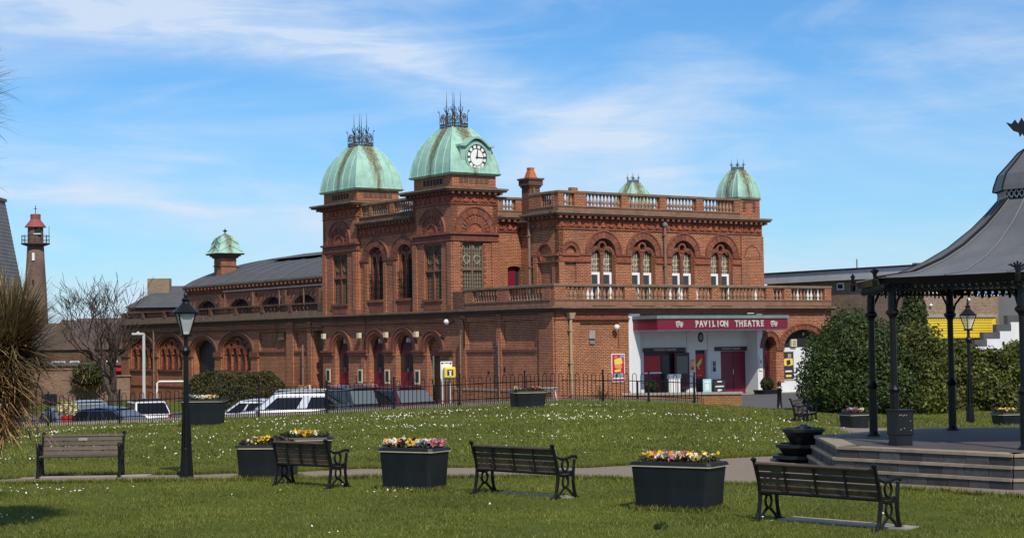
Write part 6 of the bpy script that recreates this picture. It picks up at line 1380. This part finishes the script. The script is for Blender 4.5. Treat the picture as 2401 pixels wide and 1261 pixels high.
q = MB(); q.tube([(X0-.1, -3.3, 2.4), (X0-.1, -3.3, 5.9)], .07, 6); q.build('drainpipe', M['black'], t); q = MB(); q.tube([(X0+.5, 2.0, 6.5), (X0+.5, 2.0, 7.1)], .04, 5); q.box(X0+1.6, X0+2.1, -1.6, -1.2, 6.5, 6.75); q.build('roof_aerial', M['lead'], t)
t = thing('stepped_stair_wall', 'white stair wall with stepped grey coping at the right of the yellow board', 'stairs', (2.04, 85, 0), AB)
Y1 = Y0-1.4
steps = [(X0+2.55, 2.38), (X0+3.45, 2.80), (X0+4.55, 3.22), (X0+5.5, 3.72), (X0+8.5, 3.72)]
for (a, z), (c, _) in zip(steps, steps[1:]):
    q = MB(); q.box(a, c, Y1, Y1+.2, -.6, z-.35); q.build('white_panel', M['white'], t); q = MB(); q.box(a-.12, c, Y1-.03, Y1+.23, z-.35, z); q.build('coping', M['slate'], t)
    if a > steps[0][0]+.1: q = MB(); q.box(a-.3, a-.06, Y1-.035, Y1+.235, z-.6, z-.002); q.build('coping', M['slate'], t)
t = thing('grey_extension', 'grey rendered extension cut by the right edge of the photo', 'building', (2.04, 85, 0), AB); q = MB(); q.box(X0+6.2, X0+12, Y1-1.2, Y0+3, -1, 5.6); q.build('wall', surf('grey_render', (.27, .28, .29), .85, .1, .6), t); q = MB(); q.box(X0+6.1, X0+12.1, Y1-1.3, Y0+3, 5.6, 5.75); q.build('coping', M['lead'], t)
q = thing('white_kiosk', 'low white building just showing between the theatre and the brown block', 'building', (2.04, 85, 0), AB); b = MB(); b.box(19.6, 22.2, 14, 22, -1, 6.2); b.build('wall', M['brick_buff'], q); b = MB(); b.box(18.5, 23.2, 13.5, 22, 6.2, 6.75); b.build('fascia', M['white'], q); b = MB(); b.box(17, 23.3, 13.4, 22.1, 6.75, 6.85); b.build('roof_edge', M['lead'], q)

# ------------------------------------------------------------------ hedges, shrubs, trees
def hedge_box(name, label, x0, x1, y0, y1, z0, z1, n, size, m, seed, wob=.12, cat='hedge', rnd_=0.0):
    t = thing(name, label, cat, (0, 0, 0)); g = np.random.default_rng(seed); q = MB(); q.box(x0+.3, x1-.3, y0+.3, y1-.3, z0, z1-.35); q.build('dark_core', M['soil'], t)  # solid dark inner box: shade between the leaves put in as colour
    A = [('f', (x1-x0)*(z1-z0)), ('t', (x1-x0)*(y1-y0)), ('l', (y1-y0)*(z1-z0)), ('r', (y1-y0)*(z1-z0)*.6)]; tot = sum(a for _, a in A); Ps = []; Ns = []
    for k, a in A:
        c = int(n*a/tot); u, v, d = g.random(c), g.random(c), g.random(c)**1.6*.38
        if k == 'f': P = np.stack([x0+u*(x1-x0), y0+d, z0+v*(z1-z0)], -1); nn = (0, -1, .3)
        elif k == 't': P = np.stack([x0+u*(x1-x0), y0+v*(y1-y0), z1-d], -1); nn = (0, 0, 1)
        elif k == 'l': P = np.stack([x0+d, y0+u*(y1-y0), z0+v*(z1-z0)], -1); nn = (-1, 0, .3)
        else: P = np.stack([x1-d, y0+u*(y1-y0), z0+v*(z1-z0)], -1); nn = (1, 0, .3)
        Ps.append(P); Ns.append(np.tile(nn, (c, 1)))
    P = np.concatenate(Ps); Nn = np.concatenate(Ns)
    b_ = np.sin(P[:, 0]*2.3+seed)*np.cos(P[:, 2]*3.1+1)+.6*np.sin(P[:, 0]*5.7)*np.sin(P[:, 2]*6.2+P[:, 1]*3); P[:, 1] -= wob*b_; 
    top = (P[:, 2]-z0)/(z1-z0); P[:, 2] += wob*1.3*(np.sin(P[:, 0]*1.9+seed)+.5*np.sin(P[:, 0]*6.1)+.4*g.normal(size=len(P)))*top
    if rnd_: 
        e = np.minimum(P[:, 0]-x0, x1-P[:, 0]); P[:, 2] -= rnd_*np.clip(1-e/1.2, 0, 1)**2*top
    tag(leaves('foliage', P, size, m, t, seed, nrm=Nn), kind='stuff'); return t
hedge_box('clipped_hedge', 'long broad-leaved hedge behind the bandstand', 13.3, 26, 63.6, 66.2, -.4, 2.10, 54000, .15, M['hedge'], 21, .16)
hedge_box('low_hedge', 'low brownish hedge against the brick wing, left of the entrance arches', -18.9, -13.3, 99, 101.5, -1.4, 1.0, 30000, .11, M['lowhedge'], 22, .08, rnd_=.8)
def shrub(name, label, lobes, m, seed, size, cat='shrub', trunk=True):
    t = thing(name, label, cat, (lobes[0][0], lobes[0][1], gz(lobes[0][0], lobes[0][1]))); ox, oy, oz = t.location; Ps = []; Ns = []; g = np.random.default_rng(seed)
    for (x, y, z, rx, ry, rz, n) in lobes:
        d = g.normal(size=(n, 3)); d /= np.linalg.norm(d, axis=1)[:, None]; rad = .60+.42*g.random(n)**.55
        rad *= 1+.13*np.sin(d[:, 0]*6+seed+x)*np.cos(d[:, 2]*5)+.09*np.sin(d[:, 1]*11+z)+.05*g.normal(size=n)
        Ps.append(d*rad[:, None]*np.array([rx, ry, rz])+np.array([x-ox, y-oy, z-oz])); Ns.append(d)
    P = np.concatenate(Ps); Nn = np.concatenate(Ns); k = P[:, 2] > -.02; tag(leaves('crown', P[k], size, m, t, seed, nrm=Nn[k]), kind='stuff')
    q = MB(); 
    for i in range(9):
        a = random.uniform(0, 2*PI); l = lobes[min(i % len(lobes), 2)]; e = Vector((l[0]-ox+math.cos(a)*l[3]*.6, l[1]-oy+math.sin(a)*l[4]*.6, l[2]-oz+l[5]*.5)); q.tube([(math.cos(a)*.1, math.sin(a)*.1, 0), tuple(e*.5+Vector((0, 0, .2))), tuple(e)], [.05, .035, .012], 5)
    q.build('trunk', M['bark'], t); return t
shrub('rounded_shrub', 'big rounded dark green shrub hiding the right end of the theatre', [(12.2, 62.3, 1.75, 1.75, 1.6, 1.85, 15000), (11.4, 61.8, .9, 1.35, 1.3, 1.3, 8000), (13.4, 62.2, 1.0, 1.4, 1.3, 1.5, 8000), (12.6, 61.4, .6, 1.9, 1.0, .9, 7000)], M['shrub'], 31, .12)
shrub('evergreen_bush', 'darker evergreen bush between the rounded shrub and the hedge', [(14.6, 62.6, 1.3, 1.2, 1.1, 1.7, 9000), (14.3, 61.9, .3, 1.4, 1.0, .8, 5000)], M['hedge'], 32, .13)
t = thing('climber_column', 'tall pointed ivy-clad tree rising behind the hedge', 'tree', (15.55, 68, gz(15.5, 68))); g = np.random.default_rng(41); n = 12000; h = g.random(n)**1.3; rr = (1.7*(1-h)**1.25+.30)*(.6+.45*g.random(n)); a = g.random(n)*2*PI
P = np.stack([rr*np.cos(a)+.2*np.sin(h*9), rr*np.sin(a), h*4.75], -1); Nn = np.stack([np.cos(a), np.sin(a), .3+0*a], -1); tag(leaves('crown', P, .15, M['ivy'], t, 41, nrm=Nn), kind='stuff'); q = MB(); q.tube([(0, 0, -.2), (0, 0, 4.3)], [.14, .04], 6); q.build('trunk', M['bark'], t)
t = thing('garden_wall', 'short end of a brick wall beside the rounded shrub, at the road edge', 'wall', (0, 0, 0)); q = MB(); q.box(11.0, 12.2, 64.6, 64.95, -.6, .75); q.build('brickwork', M['brick'], t); q = MB(); q.box(10.95, 12.25, 64.55, 65.0, .75, .83); q.build('coping', M['coping'], t)
# bare tree
def bare_tree(name, label, x, y, H, seed, tr=.32):
    t = thing(name, label, 'tree', (x, y, gz(x, y)-.05)); rr = random.Random(seed); tk = MB(); cr = MB()
    def grow(p, d, ln, r, lvl):
        n = 4; pts = [p]; rs = [r]; q = p
        for i in range(n):
            d = (d+Vector((rr.gauss(0, .13), rr.gauss(0, .13), rr.gauss(0, .05)+(.06 if lvl > 1 else .02)))).normalized(); q = q+d*ln/n; pts.append(q); rs.append(r*(1-.45*(i+1)/n))
        (tk if lvl < 2 else cr).tube(pts, rs, 7 if lvl < 2 else (4 if lvl < 4 else 3), lvl < 3)
        if lvl >= 5: return
        k = [4, 4, 4, 4, 3][lvl]
        for j in range(k):
            f = rr.uniform(.35, 1) if j else 1.0; idx = min(n, max(1, int(f*n+.5))); b = pts[idx]; ax = Vector((rr.gauss(0, 1), rr.gauss(0, 1), rr.gauss(0, .4))).normalized(); nd = (d+ax*rr.uniform(.5, .95)+Vector((0, 0, .12))).normalized()
            grow(b, nd, ln*rr.uniform(.62, .82), max(.019, rs[idx]*rr.uniform(.5, .72)), lvl+1)
    q = Vector((0, 0, 0)); grow(q, Vector((.03, 0, 1)), H*.30, tr, 0)
    tk.build('trunk', M['bark'], t); tag(cr.build('crown', M['twig'], t), kind='stuff'); return t
bare_tree('bare_tree', 'leafless grey tree in front of the left end of the theatre', -26.6, 116.0, 11.0, 5, .42)
# cabbage palms at the left edge
def strap_leaves(name, c, n, ln, m, seed, el=(-.2, 1.3), droop=.5, w=.018, parent=None, az=(0, 2*PI), spread=.1):
    g = np.random.default_rng(seed); V = []; F = []; S = 5
    for i in range(n):
        a = g.uniform(*az); e = g.uniform(*el); L = ln*g.uniform(.65, 1.1); p = np.array(c)+g.normal(size=3)*spread; d = np.array([math.cos(a)*math.cos(e), math.sin(a)*math.cos(e), math.sin(e)]); side_ = np.cross(d, (0, 0, 1.0)); side_ = side_/(np.linalg.norm(side_)+1e-6); b0 = len(V); dr = droop*g.uniform(.5, 1.3)
        for k in range(S+1):
            ww = w*(1-(k/S)**2*.9); V.append(p-side_*ww); V.append(p+side_*ww); d = d+np.array([0, 0, -dr*(k+1)/S*.35])+g.normal(size=3)*.02; d /= np.linalg.norm(d); p = p+d*L/S
        F += [(b0+2*k, b0+2*k+1, b0+2*k+3, b0+2*k+2) for k in range(S)]
    return fast_mesh(name, np.array(V), np.array(F), m, parent)
t = thing('cabbage_palm', 'shaggy cabbage palm with green leaves over a brown skirt, cut by the left edge', 'palm tree', (-8.15, 25.0, 0)); q = MB(); q.tube([(-.35, 0, 0), (-.2, 0, 1.5), (0, 0, 2.6)], [.20, .15, .12], 8); q.tube([(-.3, 0, 1.2), (-.75, .1, 3.6), (-.85, 0, 6.2)], [.14, .10, .08], 8); q.build('trunk', M['bark'], t)
def head(c, n, ln, sd, green=True):
    tag(strap_leaves('leaves', c, n, ln, M['palm_green'], sd, (-.35, 1.45), .22, .011, t), kind='stuff')
head((.86, 0, 2.58), 3000, 1.08, 51)
tag(strap_leaves('dead_leaf_skirt', (.50, -.1, 2.15), 6500, .80, M['palm_dead'], 52, (-1.0, .55), .32, .014, t, spread=.24), kind='stuff')
tag(strap_leaves('dead_leaf_skirt', (.30, 0, 1.92), 3600, .62, M['palm_dead'], 53, (-1.0, .3), .35, .013, t, spread=.15), kind='stuff')
head((.24, 0, 6.45), 420, .78, 54); head((.22, 0, 5.98), 420, .78, 55); head((.12, 0, 5.15), 300, .78, 56)

# small plants by the wall and in the verge
t = thing('wall_bush', 'pale straggly bush in front of the boundary wall, left of the bare tree', 'bush', (-31.1, 127, 0)); tag(strap_leaves('leaves', (0, 0, .35), 420, 1.1, M['palm_green'], 61, (-.2, 1.4), .6, .03, t, spread=.4), kind='stuff'); tag(leafball('foliage', 0, 0, .6, 1.3, .8, .9, 1500, .2, M['shrub'], t, 62), kind='stuff')
x, y = 3.25, 64.9; t = thing('cordyline_clump', 'dead spiky clump behind the railings near the red poster', 'plant', (x, y, gz(x, y))); tag(strap_leaves('leaves', (0, 0, .1), 160, 1.0, M['palm_dead'], 63, (.1, 1.5), .5, .014, t, spread=.08), kind='stuff')
x, y = 1.65, 19.6; t = thing('weed_clump', 'pale weed tuft in the grass at the bottom edge of the photo', 'plant', (2.0, 24.0, 0)); tag(leafball('leaves', 0, 0, .03, .10, .09, .07, 120, .05, M['pansy_green'], t, 64), kind='stuff')
tag(leafball('flowers', 0, 0, .06, .10, .09, .05, 14, .03, M['pansy_green'], t, 65), kind='stuff')

# ------------------------------------------------------------------ grass and daisies
def in_slab(x, y): return ((np.abs((x-4.6)*.70+(y-24.4)*-.0+0) < 9) & False)
def scatter(n, y0, y1, seed, dens=1.0):
    g = np.random.default_rng(seed); u = g.random(n); y = y0*(y1/y0)**u if False else np.sqrt(y0**2+(y1**2-y0**2)*u); x = (g.random(n)*2-1)*(y*.305+.8); k = ~on_path(x, y)
    dx, dy = x-BC[0], y-BC[1]; k &= (dx*dx+dy*dy > 5.45**2) & (y < fence_y(x)+2.6)
    for (a, b_), (c, d), wd in (((3.55, 25.25), (5.35, 23.45), .22), ((-.35, 30.2), (.95, 28.9), .16)):
        L = math.hypot(c-a, d-b_); t_ = ((x-a)*(c-a)+(y-b_)*(d-b_))/L/L; dd = np.abs((x-a)*(d-b_)-(y-b_)*(c-a))/L; k &= ~((t_ > 0) & (t_ < 1) & (dd < wd))
    bare = np.sin(x*1.31+2*np.sin(y*.37))*np.sin(y*.83+1.5*np.sin(x*.61))+.35*np.sin(x*4.7+y*3.1); k &= ~((bare > .80) & (g.random(n) < .72))
    k &= ~((x > -9.9) & (x < -7.3) & (y > 34.6) & (y < 35.9))
    return x[k], y[k], g
def grass_blades(name, n, y0, y1, h, w, seed):
    x, y, g = scatter(n, y0, y1, seed); n = len(x); z = ground_z(x, y)
    clump = .75+.5*np.sin(x*3.1+np.sin(y*2.3)*2)*np.sin(y*2.7+np.sin(x*1.7)); hh = h*(.55+.9*g.random(n))*np.clip(clump, .45, 1.3); a = g.random(n)*2*PI; lean = g.normal(size=(n, 2))*.45*hh[:, None]; ww = w*(.6+.8*g.random(n)); dx, dy = np.cos(a)*ww, np.sin(a)*ww
    V = np.stack([np.stack([x-dx, y-dy, z-.01], -1), np.stack([x+dx, y+dy, z-.01], -1), np.stack([x+lean[:, 0], y+lean[:, 1], z+hh], -1)], 1).reshape(-1, 3); F = np.arange(3*n).reshape(n, 3)
    tag(fast_mesh(name, V, F, M['grass']), 'short mown green grass covering the whole lawn', 'grass', kind='stuff')
grass_blades('grass', 380000, 20, 40, .040, .009, 71); grass_blades('grass', 230000, 38, 66, .060, .020, 72)
# a ragged longer fringe along the path edges and round the feet of planters and benches
def fringe(seed):
    g = np.random.default_rng(seed); X = []; Y = []
    for f_, s in ((pf, 1), (pn, -1)):
        x = g.uniform(-12, 12, 15000); y = f_(x)+s*np.abs(g.normal(0, .06, 15000))-.03*s; k = (x-BC[0])**2+(y-BC[1])**2 > 5.5**2; X.append(x[k]); Y.append(y[k])
    for (cx, cy, w, d, r_) in ((2.52, 26.75, .62, .34, -32), (-1.78, 30.9, .52, .34, -30), (-4.8, 33.9, .58, .34, -8), (-10.0, 56.0, .62, .34, -7), (.47, 58.0, .55, .34, 20)):
        n = 1500; a = g.uniform(-1, 1, n); s = g.integers(0, 4, n); lx = np.where(s == 0, a*w, np.where(s == 1, a*w, np.where(s == 2, w, -w))); ly = np.where(s == 0, -d, np.where(s == 1, d, a*d)); q = math.radians(r_); X.append(cx+lx*math.cos(q)-ly*math.sin(q)+g.normal(0, .03, n)); Y.append(cy+lx*math.sin(q)+ly*math.cos(q)+g.normal(0, .03, n))
    x = np.concatenate(X); y = np.concatenate(Y); z = ground_z(x, y); n = len(x); hh = .05+.07*g.random(n); a = g.random(n)*2*PI; l = g.normal(size=(n, 2))*.4*hh[:, None]; dx, dy = np.cos(a)*.012, np.sin(a)*.012
    V = np.stack([np.stack([x-dx, y-dy, z-.01], -1), np.stack([x+dx, y+dy, z-.01], -1), np.stack([x+l[:, 0], y+l[:, 1], z+hh], -1)], 1).reshape(-1, 3)
    tag(fast_mesh('grass', V, np.arange(3*n).reshape(n, 3), M['grass']), 'longer ragged grass fringe along the path and round the planters', 'grass', kind='stuff')
fringe(73)
g = np.random.default_rng(81); X = []; Y = []
def patch(cx, cy, rx, ry, n):
    x = g.normal(cx, rx, n); y = g.normal(cy, ry, n); X.append(x); Y.append(y)
for (cx, cy, rx, ry, n) in ((-7, 44, 3, 3, 60), (-3, 56, 3, 2, 180), (-6.5, 55, 2.5, 2.2, 120), (-1, 52, 3, 2.4, 180), (-.5, 58.5, 2.5, 1.0, 90), (3.5, 52, 2.5, 2.5, 110), (6, 45, 1.8, 2, 80), (1.5, 44, 2, 1.6, 60), (5.2, 50, 1.6, 1.5, 60), (-13.5, 52, 2.5, 2.5, 160), (-15.5, 55, 1.6, 1.6, 90), (-10.5, 47, 2, 2, 60), (-8.6, 31.3, 1.0, .4, 50), (-8.1, 30.6, .4, .15, 14), (-7.6, 26.5, .5, .2, 12), (-9, 28, .5, .2, 10), (-11.5, 40, 1, 1, 24), (-5, 40.5, 1.5, 1, 24), (-7.2, 40, 1.5, 1, 24), (-12.5, 57.2, 3.5, 1.2, 110), (-2.3, 30.2, .4, .2, 5), (8, 52, 1.5, 1.2, 30)):
    for k in range(5): patch(cx+g.normal(0, rx*.7), cy+g.normal(0, ry*.7), rx*g.uniform(.12, .5), ry*g.uniform(.05, .25), max(2, int(n/7)))
patch(-1, 50, 6, 5, 80)
x = g.uniform(-12, 9, 120); y = np.sqrt(g.uniform(20**2, 60**2, 120)); X.append(x); Y.append(y)
x = np.concatenate(X); y = np.concatenate(Y); k = ~on_path(x, y) & (y < fence_y(x)+2.3) & ((x-BC[0])**2+(y-BC[1])**2 > 5.6**2); x, y = x[k], y[k]; n = len(x); z = ground_z(x, y)+.060+.03*g.random(n); r_ = (.005+.006*g.random(n)+.00020*y); tl = g.normal(size=(n, 2))*.35
V = []
for k in range(5):
    a = k*2*PI/5; V.append(np.stack([x+r_*math.cos(a), y+r_*math.sin(a), z+r_*(math.cos(a)*tl[:, 0]+math.sin(a)*(tl[:, 1]+.45))*1.0], -1))
V = np.stack(V, 1).reshape(-1, 3); F = np.arange(5*n).reshape(n, 5)
tag(fast_mesh('daisies', V, F, M['daisy']), 'white daisies scattered in drifts over the lawn', 'daisies', kind='stuff')
